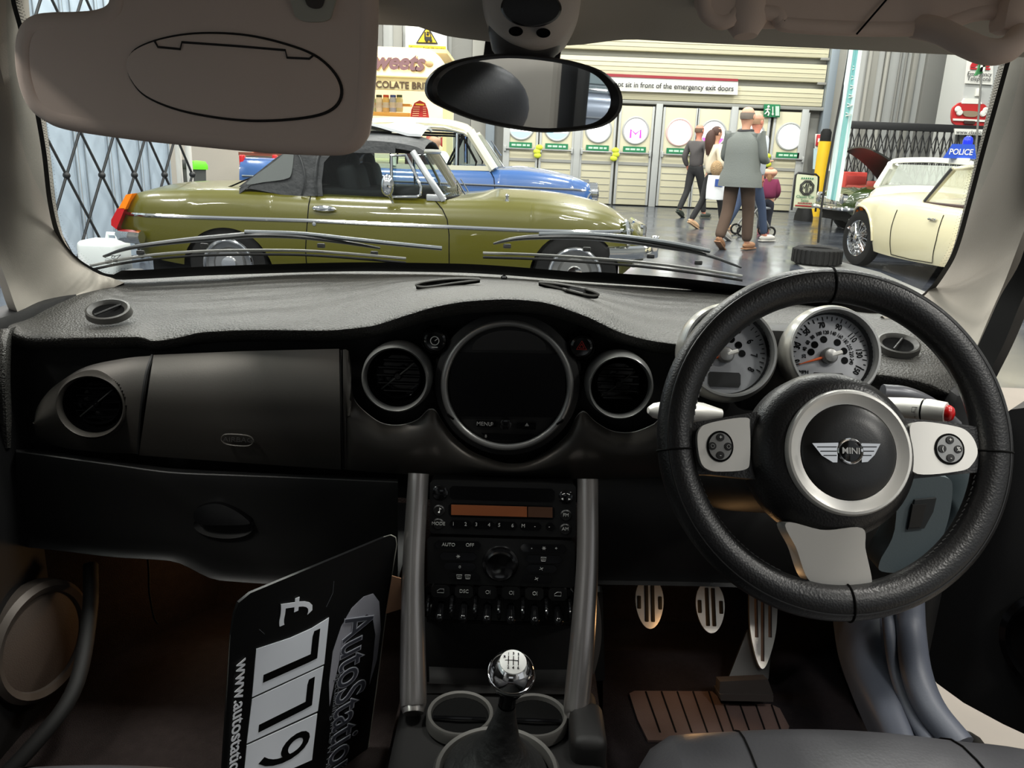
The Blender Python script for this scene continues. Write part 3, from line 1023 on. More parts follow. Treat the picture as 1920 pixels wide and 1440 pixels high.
def gauge(px, py, Y, rpx, label, kind):
    O = at(px, py, Y=Y)
    r = rpx / FPX * (O - CAM).dot(CF)
    n = V3((0.02, -math.cos(R_(22)), math.sin(R_(22)))).normalized()
    ex = V3((1, 0, 0)) - n * n.x
    ex.normalize()
    ey = n.cross(ex)
    g = thing('gauge', O, label, 'gauge')
    obj('cup', lt(O, n, [(r * 0.3, -0.085), (r * 0.8, -0.06), (r * 0.97, -0.035), (r * 1.02, -0.015), (r * 1.0, -0.002), (r * 0.95, 0.005)], 72), M_cup, g)
    obj('bezel', lt(O, n, [(r * 0.96, 0.003), (r * 0.93, 0.008), (r * 0.885, 0.008), (r * 0.86, 0.003), (r * 0.85, -0.004)], 72), M_silver, g)
    obj('inner_wall', lt(O, n, [(r * 0.86, 0.0), (r * 0.83, -0.012)], 56), M_line, g)
    fo = O - n * 0.013
    obj('dial', lt(fo, n, [(r * 0.84, -0.001), (r * 0.84, 0.0), (0, 0.0)], 56), M_face, g)
    c = fo + ex * (-0.002) + ey * (-r * 0.05)

    def pol(a, rad, h=0.0006):
        return c + ex * (rad * math.cos(R_(a))) + ey * (rad * math.sin(R_(a))) + n * h
    nums = [(v, 59 - 28.5 * (v - 5)) for v in range(0, 9)] if kind == 0 else [(v, 101 - 1.55 * (v - 70)) for v in range(10, 151, 20)]
    for v, a in nums:
        er = (pol(a, 1) - c).normalized()
        et = er.cross(n)
        txt(str(v), pol(a, r * (0.60 if kind == 0 else 0.66)), et, er, r * (0.19 if kind == 0 else 0.17), M_line, g, sx=0.8, off=0.0002)
    if kind:
        for k, v in enumerate(range(20, 241, 20)):
            a = 182 - 17.5 * k
            er = (pol(a, 1) - c).normalized()
            txt(str(v), pol(a, r * 0.50), er.cross(n), er, r * 0.115, M_line, g, sx=0.75)
        txt('MPH', pol(215, r * 0.62), ex, ey, r * 0.10, M_line, g)
        txt('km/h', pol(222, r * 0.68), ex, ey, r * 0.09, M_line, g)
    tk = []
    a0, a1, m = (201, -27, 33) if kind == 0 else (194, -23, 29)
    for k in range(m):
        a = a0 + (a1 - a0) * k / (m - 1)
        er = (pol(a, 1) - c).normalized()
        q0 = fo + er * r * (0.74 if k % 2 else 0.70) + n * 0.0006
        tk.append(tb([q0, fo + er * r * 0.79 + n * 0.0006], 0.0006, 4))
    obj('scale_marks', tk, M_line, g)
    obj('needle', tb([pol(198, 0.0, 0.005), pol(198, r * 0.4, 0.005), pol(198, r * 0.66, 0.004)], [0.0022, 0.0014, 0.0005], 6), M_orange, g, label='orange needle')
    obj('needle_hub', lt(c + n * 0.001, n, [(r * 0.16, 0), (r * 0.17, 0.006), (r * 0.13, 0.010), (0, 0.012)], 28), M_silver, g)
    obj('needle_tail', tb([pol(18, 0.0, 0.010), pol(18, r * 0.24, 0.009)], 0.003, 8), M_silver2, g)
    for a in ((8, 38, 68, 98, 128) if kind == 0 else (-12, 20, 56, 104, 140, 168)):
        obj('warning_lamp', lt(pol(a, r * 0.36), n, [(r * 0.075, 0), (0, 0.0003)], 18), M_line, g)
    cl = c - ey * r * 0.50
    q = [cl + ex * (r * 0.33 * sx_) + ey * (r * 0.15 * sy_) + n * 0.0006 for sx_, sy_ in ((-1, -.6), (-1, .7), (-.9, 1), (.9, 1), (1, .7), (1, -.6), (.9, -1), (-.9, -1))]
    obj('lcd_window', pr(q, n * 0.0006), mat('lcd_dark', (36, 36, 34), 0.3), g)
    if kind:
        obj('trip_knob', lt(pol(-46, r * 0.72), n, [(0.0032, 0), (0.003, 0.01), (0, 0.0105)], 14), M_gloss, g)
    obj('lens', lt(O, n, [(r * 0.86, 0.001), (r * 0.5, 0.003), (0, 0.0035)], 48), glass('lens_clear', (250, 250, 250), 0.5), g)
    obj('neck', tb([O - n * 0.07, V3((O.x, O.y + 0.12, O.z - 0.09))], [0.035, 0.045], 16), M_black, g)


gauge(1367, 659, 0.99, 93, 'round silver rev counter half hidden by the wheel rim', 0)
gauge(1563, 661, 0.99, 91, 'round silver speedometer framed by the steering wheel', 1)
obj('gauge_bridge', bx(at(1465, 690, Y=1.06), (0.12, 0.05, 0.12), None, 0.015), M_black, dash)
rc = W3([(1655, 735, 1.07), (1700, 740, 1.07), (1745, 760, 1.08), (1790, 800, 1.1)])
obj('dash_corner_rail', tb(crv(rc, 16), 0.011, 10), mat('grey_satin', (95, 96, 100), 0.35, metal=0.4), dash)

# ================================================================ centre console
con = thing('centre_console', (0, 0.95, 0.2), 'dark centre console with two silver upright bars and cup holders', 'console')
for pts, rs in (([(785, 888, 1.125), (783, 920, 1.115), (775, 1061, 1.075), (774, 1200, 1.03), (775, 1310, 0.99), (775, 1338, 0.975)], [0.0158, 0.0158, 0.0165, 0.0185, 0.0195, 0.015]),
                ([(1102, 898, 1.125), (1102, 930, 1.115), (1101, 1061, 1.075), (1092, 1200, 1.03), (1081, 1320, 0.99), (1080, 1350, 0.975)], [0.0158, 0.0158, 0.0165, 0.0185, 0.0185, 0.014])):
    w = [tuple(at(p[0], p[1], Y=p[2])) + (r,) for p, r in zip(pts, rs)]
    w = crv(w, 30)
    obj('upright_bar', tb([p[:3] for p in w], [p[3] for p in w], 20), mat('bar_silver', (150, 146, 144), 0.3, metal=0.85), con)
S0, S1 = at(940, 904, Y=1.118), at(934, 1166, Y=1.078)
SD = (S0 - S1).normalized()
SN = V3((1, 0, 0)).cross(SD)
if SN.y > 0:
    SN = -SN
SX, SY = V3((1, 0, 0)), SD


def sk(px, py, h=0.0):
    return onp(px, py, S0 + SN * h, SN)


def spoly(x0, y0, x1, y1, h, d, m, parent, name, bev=0.0012, rnd=True, tilt=0.028):
    dy0, dy1 = tilt * (x0 - 940), tilt * (x1 - 940)
    r = min(5, (y1 - y0) * 0.4) if rnd else 0
    P = [(x0 + r, y0 + dy0), (x1 - r, y0 + dy1), (x1, y0 + dy1 + r), (x1, y1 + dy1 - r), (x1 - r, y1 + dy1), (x0 + r, y1 + dy0), (x0, y1 + dy0 - r), (x0, y0 + dy0 + r)] if rnd else \
        [(x0, y0 + dy0), (x1, y0 + dy1), (x1, y1 + dy1), (x0, y1 + dy0)]
    return obj(name, pr([sk(x, y, h) for x, y in P], SN * -d, bev), m, parent)


def stx(s, px, py, size, parent, m=M_printg, h=0.0035):
    return txt(s, sk(px, py, h), SX, SY, size, m, parent)


M_rad = mat('radio_black', (13, 13, 13), 0.38, spec=0.4, bump=(900, 0.06))
ra = thing('car_radio', sk(940, 1003), 'black car radio with amber display strip above the climate panel', 'radio')
spoly(806, 905, 1080, 1004, 0.0, 0.05, M_rad, ra, 'face')
spoly(843, 914, 1040, 939, 0.0015, 0.003, M_gloss, ra, 'disc_slot')
spoly(841, 946, 1040, 972, 0.0012, 0.003, M_gloss, ra, 'display_frame')
spoly(846, 949, 988, 968, 0.002, 0.003, mat('amber_lcd', (120, 66, 36), 0.35), ra, 'amber_display', rnd=False)
spoly(990, 949, 1036, 968, 0.002, 0.003, mat('amber_lcd_dim', (66, 42, 28), 0.35), ra, 'amber_display', rnd=False)
for i, (x, s) in enumerate(zip((850, 873, 893, 917, 936, 961, 981, 1003, 1030), ('1', '2', '3', '4', '5', '6', 'M', '-', '-'))):
    if i % 2 == 0:
        spoly(x - 7, 978, min(x + 34, 1040), 993, 0.0025, 0.004, M_gloss, ra, 'preset_key')
    stx(s, x, 985 + 0.028 * (x - 940), 0.0075, ra)
for px, py, r, s in ((825, 924, 0.012, ''), (823, 957, 0.009, '#'), (1061, 932, 0.011, ''), (1061, 966, 0.009, 'FM'), (1060, 992, 0.009, 'AM'), (822, 982, 0.009, 'MODE')):
    k = obj('radio_knob' if s == '' else 'radio_key', lt(sk(px, py, 0.0), SN, [(r, -0.004), (r, 0.002), (r * 0.8, 0.0035), (0, 0.003)], 26), M_gloss if s == '' else M_rad, ra)
    if s == '#':
        q = sk(px, py, 0.004)
        obj('note_icon', [tb([q + SX * 0.001 - SY * 0.003, q + SX * 0.001 + SY * 0.004, q + SX * 0.003 + SY * 0.002], 0.0005, 5), sp(q - SY * 0.003, 0.0014, 8, 6)], M_white, k)
    elif s:
        stx(s, px, py, 0.0072, k, h=0.004)
q = sk(1061, 932, 0.0042)
obj('arrow_icons', [pr([q + SX * a + SY * -0.003, q + SX * b - SY * 0.0015, q + SX * b - SY * 0.0045], SN * 0.0004) for a, b in ((-0.007, -0.004), (0.007, 0.004))]
    + [tb([q + SX * 0.0075 * math.cos(t) + SY * (0.0055 * math.sin(t)) for t in (0.7, 1.1, 1.4)], 0.0004, 4), tb([q + SX * 0.0075 * math.cos(t) + SY * (0.0055 * math.sin(t)) for t in (1.75, 2.05, 2.45)], 0.0004, 4)], M_white, ra)
cl = thing('climate_control', sk(938, 1096), 'black climate control panel with round knob under the radio', 'control panel')
spoly(801, 1010, 1078, 1098, 0.0, 0.05, M_rad, cl, 'face')
obj('temperature_knob', lt(sk(938, 1057, 0.0), SN, [(0.029, -0.002), (0.027, 0.002), (0.0235, 0.003), (0.0235, 0.014), (0.021, 0.016), (0.017, 0.0145), (0, 0.014)], 40), M_gloss, cl)
for x0, y0, x1, y1, ss in ((816, 1016, 901, 1031, (('AUTO', 841), ('OFF', 881))), (825, 1038, 893, 1052, (('*', 859),)), (833, 1057, 892, 1071, (('o', 862),)), (843, 1076, 898, 1090, (('=', 861), ('=', 877))),
                           (976, 1019, 1061, 1034, (('-', 997), ('%', 1020), ('+', 1043))), (986, 1040, 1053, 1054, (('=', 1019),)), (987, 1058, 1044, 1072, (('/', 1015),)), (980, 1077, 1035, 1091, (('/', 1006),))):
    k = spoly(x0, y0, x1, y1, 0.003, 0.006, M_gloss, cl, 'key', tilt=0.02)
    for s, x in ss:
        if s in '=*%/':
            q = sk(x, (y0 + y1) / 2 + 0.02 * (x - 940), 0.0036)
            if s == '=':
                obj('icon', [tb([q + SX * a + SY * b for a, b in ((-.004, .003), (.004, .003), (.003, -.003), (-.003, -.003))], 0.0004, 4, closed=True)] + [tb([q + SX * d + SY * -.0015, q + SX * d + SY * .0015], 0.0003, 4) for d in (-.0015, 0, .0015)], M_printg, k)
            else:
                obj('icon', [tb([q + (SX * math.cos(t) + SY * math.sin(t)) * -0.003, q + (SX * math.cos(t) + SY * math.sin(t)) * 0.003], 0.0004, 4) for t in ((0, 1.05, 2.1) if s != '/' else (0.5, 2.2))], M_printg, k)
        else:
            stx(s, x, (y0 + y1) / 2 + 0.02 * (x - 940), 0.0072, k, h=0.0036)
swp = thing('switch_panel', sk(935, 1164), 'row of six black toggle switches between chrome-lit guards', 'switch panel')
spoly(796, 1102, 1075, 1164, -0.006, 0.05, M_gloss, swp, 'face')
icons = ('=', 'DSC', 'o', 'o', 'o', '=')
for i in range(6):
    x = 826 + 44 * i
    y = 1138 + 0.03 * (x - 940)
    t = spoly(x - 17, 1100, x + 17, 1123, 0.001, 0.02, M_rad, swp, 'toggle_switch', 0.003)
    q = sk(x, 1111 + 0.028 * (x - 940), 0.0018)
    if icons[i] == 'DSC':
        txt('DSC', q, SX, SY, 0.0075, M_printg, t)
    elif icons[i] == '=':
        obj('icon', tb([q + SX * a + SY * b for a, b in ((-.005, -.003), (.005, -.003), (.005, .003), (-.001, .003), (-.005, .0))], 0.0004, 4, closed=True), M_printg, t)
    else:
        obj('icon', [tor(q, SN, 0.0026, 0.0004, 12, 4), tb([q + SX * .004 + SY * .003, q + SX * .004 - SY * .003], 0.0004, 4)], M_printg, t)
    b0 = sk(x, y, -0.004)
    obj('lever', tb([b0, b0 + SN * 0.010 - SY * 0.004, b0 + SN * 0.022 - SY * 0.010], [0.0055, 0.0058, 0.0075], 12), M_gloss, t)
    obj('lever_tip', sp(b0 + SN * 0.023 - SY * 0.0105, 0.0076, 14, 10), M_gloss, t)
for i in range(7):
    x = 804 + 44 * i
    q0, q1 = sk(x, 1120 + 0.028 * (x - 940), -0.004), sk(x, 1160 + 0.028 * (x - 940), -0.004)
    obj('guard', tb(crv([q0, q0 + SN * 0.02 + (q1 - q0) * 0.2, q0 + SN * 0.024 + (q1 - q0) * 0.6, q1], 10), 0.0028, 8), M_gloss, swp)
# console body below: pocket, tunnel top, cup rings, gaiter
M_cons = mat('console_black', (18, 17, 17), 0.6, spec=0.35, bump=(500, 0.12))
obj('pocket', gr(surf([W3([(800, 1160, 1.10), (935, 1166, 1.10), (1080, 1168, 1.10)]), W3([(800, 1180, 1.16), (935, 1185, 1.16), (1080, 1188, 1.16)]), W3([(805, 1270, 1.12), (935, 1275, 1.12), (1075, 1275, 1.12)]), W3([(800, 1300, 1.04), (935, 1300, 1.04), (1075, 1302, 1.04)])], 20, 5)), M_cons, con)
ZC = 0.345
zc = [V3((-0.15, y, ZC)) for y in (1.06, .8, .5, .2)], [V3((0.15, y, ZC)) for y in (1.06, .8, .5, .2)]
obj('body', [bx((0, 0.66, 0.27), (0.30, 0.84, 0.13), None, 0.02, 3), bx((0, 1.15, 0.33), (0.27, 0.03, 0.22), None, 0.01)], M_cons, con)
for px, py, r in ((863, 1341, 0.047), (1003, 1345, 0.046)):
    c = at(px, py, Z=ZC + 0.006)
    h = obj('cup_holder', lt(c, (0, 0, 1), [(r * 1.05, -0.012), (r * 1.04, 0.002), (r, 0.006), (r * 0.9, 0.005), (r * 0.86, -0.004)], 44), mat('ring_silver', (104, 102, 99), 0.4, metal=0.6), con)
    obj('cup_well', lt(c, (0, 0, 1), [(r * 0.9, 0.0), (r * 0.86, -0.002), (0, -0.003)], 36), M_line, h)
    obj('cup_strap', tb([c + V3((-r * 0.8, -0.01, 0.003)), c + V3((0, -0.012, 0.005)), c + V3((r * 0.8, -0.01, 0.003))], 0.0025, 6), M_gloss, h)
obj('bar_foot', [bx(at(1085, 1365, Y=0.95) + V3((0.012, 0, -0.03)), (0.05, 0.09, 0.09), None, 0.015, 3)], M_cons, con)
gc = at(931, 1452, Z=ZC + 0.004)
obj('gaiter_ring', lt(gc, (0, 0, 1), [(0.083, -0.012), (0.084, 0.004), (0.080, 0.010), (0.075, 0.009), (0.071, -0.002)], 60), mat('ring_silver'), con)
# gear lever
gl_ = thing('gear_lever', gc, 'chrome ball gear knob with shift pattern on a black gaiter', 'gear lever')
KC = at(959, 1262, Y=0.845)
KA = V3((0.06, -0.42, 1)).normalized()
kr = 0.0285
obj('gaiter', lt(gc, (KC - gc), [(0.070, 0.0), (0.062, 0.012), (0.040, 0.035), (0.024, 0.060), (0.018, 0.085), (0.013, 0.105), (0.011, 0.12)], 36), mat('gaiter_leather', (20, 20, 20), 0.55, bump=(60, 0.5, 'noise', 0.006)), gl_)
obj('stem', cy(gc + (KC - gc) * 0.5, KC - KA * 0.01, 0.010, 0.012), M_gloss, gl_)
arc = lambda a, b, k: [(kr * math.cos(a + (b - a) * i / k), kr * math.sin(a + (b - a) * i / k)) for i in range(k + 1)]
obj('knob_base', lt(KC, KA, [(0.012, -0.036), (0.018, -0.033)] + arc(-1.0, -0.05, 8), 40), M_gloss, gl_)
kn = obj('knob', lt(KC, KA, [(kr * 1.03, -0.002), (kr * 1.04, 0.001), (kr * 1.02, 0.003)] + arc(0.12, 1.0, 8) + [(kr * 0.5, kr * 0.86)], 40), M_chrome, gl_)
kt = KC + KA * (kr * 0.862)
obj('pattern_disc', lt(kt, KA, [(kr * 0.58, -0.001), (kr * 0.57, 0.0006), (kr * 0.3, 0.0026), (0, 0.0032)], 32), mat('disc_white', (215, 215, 212), 0.35), kn)
k1, k2, _ = frame_of(KA, (0, 1, 0))
k1 = V3((1, 0, 0)) - KA * KA.x
k1.normalize()
k2 = KA.cross(k1)
kq = lambda a, b: kt + k1 * a + k2 * b + KA * (0.0036 - (a * a + b * b) * 11)
obj('shift_gate', [tb([kq(x, -0.006), kq(x, 0), kq(x, 0.006)], 0.0005, 4) for x in (-0.006, 0, 0.006)] + [tb([kq(-0.010, 0.0), kq(0, 0), kq(0.006, 0)], 0.0005, 4)], M_line, kn)
for s, a, b in (('R', -.0105, .0045), ('1', -.006, .009), ('3', 0, .0095), ('5', .006, .009), ('2', -.006, -.009), ('4', 0, -.0095), ('6', .006, -.009)):
    txt(s, kq(a, b), k1, k2, 0.0052, M_line, kn, name='digit')

# ================================================================ pedals, mat, sill, footwell
M_alu = mat('brushed_aluminium', (190, 186, 178), 0.3, metal=0.9, bump=(200, 0.06))
PN = V3((0, -0.82, 0.57)).normalized()


def pedal(name, px, py, Y, w, h, label, stem):
    O = at(px, py, Y=Y)
    ex, ey = V3((1, 0, 0)), PN.cross(V3((1, 0, 0)))
    if ey.z < 0:
        ey = -ey
    t = thing(name, O, label, 'pedal')
    out = [O + ex * (w * math.sin(a) * (1 + 0.12 * math.cos(a))) + ey * (h * math.cos(a)) for a in [2 * PI * k / 40 for k in range(40)]]
    obj('plate', pr(out, PN * -0.008, 0.002), M_alu, t)
    for dx, hh_ in ((-0.75, 0.28), (-0.22, 0.82), (0.22, 0.82), (0.75, 0.28)):
        obj('rubber_strip', bx(O + ex * (w * dx) + PN * 0.001, (w * 0.26, h * 1.8 * hh_, 0.004), Matrix((ex, ey, PN)).transposed(), 0.0015), M_rubber, t)
    obj('arm', tb([O - PN * 0.006 + ey * h * 0.6, O + V3((stem, 0.08, h + 0.05)), O + V3((stem * 2, 0.16, h + 0.2))], 0.006, 8), M_silver, t)


pedal('clutch_pedal', 1218, 1130, 1.33, 0.0262, 0.047, 'oval aluminium clutch pedal nearest the console', 0.01)
pedal('brake_pedal', 1332, 1138, 1.33, 0.0268, 0.047, 'oval aluminium brake pedal between clutch and accelerator', -0.01)
AO = at(1430, 1165, Y=1.30)
ac = thing('accelerator_pedal', at(1395, 1290, Y=1.22), 'long tapered aluminium accelerator pedal on a black hinge block', 'pedal')
AN = V3((0, -0.75, 0.66)).normalized()
apx = lambda x, y, h=0.0: onp(x, y, AO + AN * h, AN)
obj('plate', pr([apx(x, y) for x, y in crv([(1408, 1100), (1432, 1090), (1456, 1100), (1457, 1160), (1452, 1200), (1440, 1240), (1430, 1254), (1420, 1240), (1408, 1190), (1405, 1140)], 44, True)], AN * -0.01, 0.002), M_alu, ac)
for a, b in (((1417, 1110), (1419, 1195)), ((1430, 1110), (1430, 1240)), ((1444, 1110), (1444, 1195))):
    obj('rubber_strip', tb([apx(*a, h=0.0), apx((a[0] + b[0]) / 2, (a[1] + b[1]) / 2, h=0.0), apx(*b, h=0.0)], 0.0032, 8), mat('brown_rubber', (70, 56, 50), 0.7), ac)  # strips browner than the rubber on the other pedals
obj('arm_plate', pr([apx(x, y, -0.014) for x, y in [(1402, 1180), (1450, 1180), (1441, 1273), (1366, 1271)]], AN * -0.012, 0.002), M_black, ac)
obj('hinge_block', [pr([at(x, y, Y=1.19) for x, y in [(1350, 1278), (1440, 1274), (1450, 1302), (1349, 1300)]], (0, 0.03, -0.01), 0.005), pr([at(x, y, Y=1.185) for x, y in [(1349, 1302), (1450, 1304), (1450, 1316), (1352, 1314)]], (0, 0.04, -0.01), 0.003)], mat('hinge_rubber', (46, 41, 39), 0.6), ac)
fr = thing('foot_rest', at(1120, 1265, Y=1.2), 'curved aluminium foot rest beside the console bar', 'foot rest')
obj('plate', pr([at(x, y, Y=1.20) for x, y in crv([(1108, 1110), (1120, 1118), (1127, 1160), (1127, 1205), (1118, 1250), (1106, 1275), (1095, 1200)], 30, True)], (0, 0.012, 0), 0.004), M_alu, fr)
obj('backing', pr([at(x, y, Y=1.215) for x, y in [(1090, 1110), (1130, 1110), (1134, 1276), (1090, 1278)]], (0, 0.02, 0)), M_black, fr)
# heel pad of the driver's mat with ribs
ZM = 0.204
matm = thing('floor_mat', at(1300, 1340, Z=ZM), 'dark carpet floor mat with ribbed brown heel pad under the pedals', 'floor mat')
obj('mat_carpet', pr([at(x, y, Z=ZM) for x, y in [(1130, 1225), (1560, 1225), (1640, 1440), (1600, 1560), (1130, 1560)]], (0, 0, 0.006)), mat('mat_carpet', (30, 26, 28), 0.95, spec=0.1, bump=(600, 0.9, 'noise', 0.004), var=(80, 0.4)), matm)
hp = obj('heel_pad', pr([at(x, y, Z=ZM + 0.010) for x, y in [(1180, 1300), (1190, 1295), (1335, 1296), (1345, 1305), (1352, 1319), (1445, 1320), (1462, 1328), (1480, 1362), (1470, 1385), (1215, 1388), (1196, 1350)]], (0, 0, -0.006)), mat('heel_rubber', (66, 50, 46), 0.8, bump=(400, 0.3)), matm)
for k in range(9):
    x = 1211 + 29.5 * k
    y0 = 1297 if x < 1340 else 1322
    obj('rib_groove', tb([at(x, y0, Z=ZM + 0.0105), at(x + 27, y0 + 76, Z=ZM + 0.0105)], 0.0016, 5), M_line, hp)
M_sill = mat('sill_grey_blue', (70, 74, 84), 0.5, spec=0.4, bump=(300, 0.12))
sl = st(obj('trim_4', thick(gr(surf([W3([(1560, 1150, 1.22), (1572, 1230, 1.16), (1600, 1310, 1.08), (1640, 1400, .98)]), W3([(1592, 1150, 1.17), (1600, 1230, 1.10), (1626, 1310, 1.0), (1662, 1400, .92)]),
                                   W3([(1648, 1140, 1.14), (1655, 1230, 1.07), (1680, 1310, .98), (1712, 1400, .90)]), W3([(1662, 1140, 1.18), (1668, 1230, 1.10), (1692, 1310, 1.0), (1724, 1400, .92)])], 24, 4)), 0.006), M_sill))
sl['label'] = 'grey-blue sill trim curving down beside the driver footwell'
s3 = st(obj('trim_5', tb(crv(W3([(1664, 1120, 1.12), (1668, 1180, 1.08), (1680, 1260, 1.02), (1708, 1340, .96), (1745, 1400, .91)]), 24), 0.010, 10), M_sill))
s3['label'] = 'narrow grey-blue door seal next to the sill trim'
s4 = st(obj('trim_6', tb(crv(W3([(1705, 1110, 1.10), (1708, 1180, 1.07), (1718, 1260, 1.0), (1745, 1330, .95), (1800, 1400, .90)]), 24), 0.021, 14), M_sill))
s4['label'] = 'thick rounded door seal at the open driver doorway'
# warm lamps in the two footwells
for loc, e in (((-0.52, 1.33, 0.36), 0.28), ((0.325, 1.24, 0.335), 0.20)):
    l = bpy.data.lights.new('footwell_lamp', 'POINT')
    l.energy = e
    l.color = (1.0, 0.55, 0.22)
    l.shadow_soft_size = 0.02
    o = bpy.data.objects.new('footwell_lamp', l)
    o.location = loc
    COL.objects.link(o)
# left kick panel and speaker in the door
kk = st(obj('wall_left_2', gr(surf([[V3((-0.77, 1.2, 0.2)), V3((-0.77, 1.2, 0.5)), V3((-0.77, 1.2, 0.70))], [V3((-0.72, 1.30, 0.2)), V3((-0.71, 1.32, 0.5)), V3((-0.72, 1.33, 0.70))], [V3((-0.60, 1.48, 0.2)), V3((-0.60, 1.5, 0.5)), V3((-0.60, 1.55, 0.70))]], 12, 6)), M_carpet))
kk['label'] = 'carpeted kick panel in the passenger footwell'
spk = thing('door_speaker', at(70, 1200, X=-0.75), 'oval bronze-grey speaker grille in the passenger door', 'speaker')
so = at(70, 1200, X=-0.755)
obj('rim', lt(so, (1, -0.25, 0.05), [(0.098, -0.01), (0.098, 0.012), (0.090, 0.020), (0.080, 0.016), (0.078, 0.008)], 48), mat('speaker_rim', (84, 76, 70), 0.5, metal=0.3), spk)
obj('grille', lt(so, (1, -0.25, 0.05), [(0.08, 0.010), (0.05, 0.017), (0, 0.019)], 40), mat('speaker_mesh', (74, 62, 54), 0.7, bump=(500, 0.6)), spk)
dr = st(obj('trim_7', tb(crv(W3([(170, 1060, 1.22), (168, 1150, 1.15), (140, 1290, 1.05), (60, 1400, .98), (-60, 1520, .92)]), 24), 0.012, 12), mat('seal_brown', (14, 12, 11), 0.7)))
dr['label'] = 'dark rubber door seal curving down beside the passenger footwell'
cab = obj('hanging_cable', tb(crv([tuple(at(x, y, Y=1.24)) for x, y in [(276, 1030), (279, 1075), (280, 1110), (288, 1155), (296, 1170)]], 24), 0.0018, 6), M_line)
tag(cab, 'thin black cable hanging in the passenger footwell', 'cable')

# ================================================================ visors, mirror, overhead unit
VY = 0.80
vis = thing('sun_visor', at(380, 40, Y=VY), 'grey-brown sun visor folded down in front of the passenger', 'sun visor')
vo = crv([(232, -40), (231, 10), (217, 33), (190, 44), (150, 48), (108, 49), (78, 53), (62, 66), (55, 95), (58, 140), (72, 185), (98, 208), (135, 222), (240, 238), (360, 251), (500, 264), (610, 269), (648, 266), (666, 252), (674, 228), (682, 140), (686, 30), (686, -40)], 120)
obj('panel', pr([at(x, y, Y=VY) for x, y in vo], (0, 0.022, 0.004), 0.0), M_visor, vis)
ed = [at(x, y, Y=VY + 0.011) for x, y in vo]
obj('edge_roll', tb(ed, 0.012, 10, closed=True), M_visor, vis)
ell = crv([(241, 125), (252, 97), (290, 78), (345, 66), (405, 63), (470, 68), (535, 83), (590, 104), (626, 135), (641, 168), (632, 197), (600, 215), (540, 224), (470, 226), (400, 219), (330, 204), (275, 180), (250, 152)], 80, True)
mc = obj('vanity_cover', pr([at(x, y, Y=VY + 0.004) for x, y in ell], (0, -0.0065, 0), 0.003, 3), M_visor, vis)
obj('cover_groove', tb([at(x, y, Y=VY - 0.0004) for x, y in ell], 0.0016, 6, closed=True), mat('groove_dark', (24, 20, 18), 0.8), mc)
hg = [(289, 76), (296, 88), (338, 92), (341, 79), (440, 86), (535, 94), (538, 108), (580, 110), (588, 103)]
obj('hinge_line', tb([at(x, y, Y=VY - 0.003) for x, y in hg], 0.0011, 5), MATS['groove_dark'], mc)
cp = obj('clip_plate', pr([at(x, y, Y=VY - 0.004) for x, y in crv([(548, -20), (550, 20), (560, 36), (585, 41), (612, 38), (622, 25), (625, -20)], 30, True)], (0, 0.01, 0), 0.002), mat('clip_cream', (180, 178, 165), 0.6), vis, label='pale cream clip plate')
obj('clip_hole', pr([at(x, y, Y=VY - 0.0055) for x, y in crv([(572, -20), (575, 8), (590, 16), (605, 10), (608, -20)], 20, True)], (0, 0.01, 0)), mat('clip_dark', (70, 64, 60), 0.7), cp)
mir = thing('rear_view_mirror', at(985, 110, Y=0.84), 'oval black rear-view mirror hanging from the headliner', 'mirror')
mo = crv([(797, 170), (803, 145), (830, 122), (880, 107), (950, 100), (1030, 106), (1090, 118), (1135, 136), (1162, 165), (1168, 195), (1157, 220), (1130, 238), (1085, 246), (1020, 249), (950, 240), (890, 226), (840, 207), (808, 190)], 72, True)
mcx, mcy = 983, 175
MA = R_(13.5)
MNv = V3((math.sin(MA), -math.cos(MA), -0.06)).normalized()
MO = at(mcx, mcy, Y=0.80)
mp = lambda x, y, h=0.0: onp(x, y, MO + MNv * h, MNv)
sc_ = lambda f: [(mcx + (x - mcx) * f, mcy + (y - mcy) * f) for x, y in mo]
ring = lambda f, h: [MO + MNv * h + (mp(x, y) - MO) * f for x, y in mo]
obj('housing', gr([ring(0.5, -0.034), ring(0.85, -0.028), ring(0.97, -0.014), ring(1.0, -0.004), ring(0.985, 0.003), ring(0.94, 0.006), ring(0.885, 0.002), ring(0.875, -0.004)], cu=True), mat('mirror_case', (28, 24, 23), 0.45), mir)
obj('mirror_glass', pr(ring(0.89, -0.001), MNv * -0.003), mat('mirror_surface', (205, 210, 214), 0.015, metal=1.0), mir)
obj('stem', [tb([MO - MNv * 0.03 + V3((0, 0, 0.02)), MO - MNv * 0.045 + V3((0, 0.02, 0.055)), V3((MO.x, 0.90, MO.z + 0.08))], 0.012, 12)], M_black, mir)
ov = thing('overhead_unit', at(997, 0, Y=0.80), 'grey overhead sensor housing with dark lens above the mirror', 'sensor housing')
oo = crv([(903, -40), (905, 5), (917, 40), (940, 68), (972, 88), (1008, 94), (1043, 82), (1069, 58), (1086, 22), (1092, -40)], 50)
oc = V3(at(998, 0, Y=0.79))
orr = lambda f, Y: [oc + (at(x, y, Y=0.80) - oc) * f + V3((0, Y, 0)) for x, y in oo]
M_ovh = mat('overhead_grey', (218, 208, 198), 0.6, bump=(700, 0.12))
obj('shell', gr([orr(1.06, 0.08), orr(1.03, 0.03), orr(1.0, 0.0), orr(0.93, -0.012), orr(0.7, -0.018), orr(0.3, -0.02), orr(0.02, -0.02)]), M_ovh, ov)
obj('lens', lt(at(996, 15, Y=0.758), (0, -1, -0.1), [(0.0265, -0.01), (0.0265, 0.0), (0.0245, 0.003), (0, 0.004)], 40, 1, 0.56), mat('lens_black', (7, 6, 6), 0.35), ov)
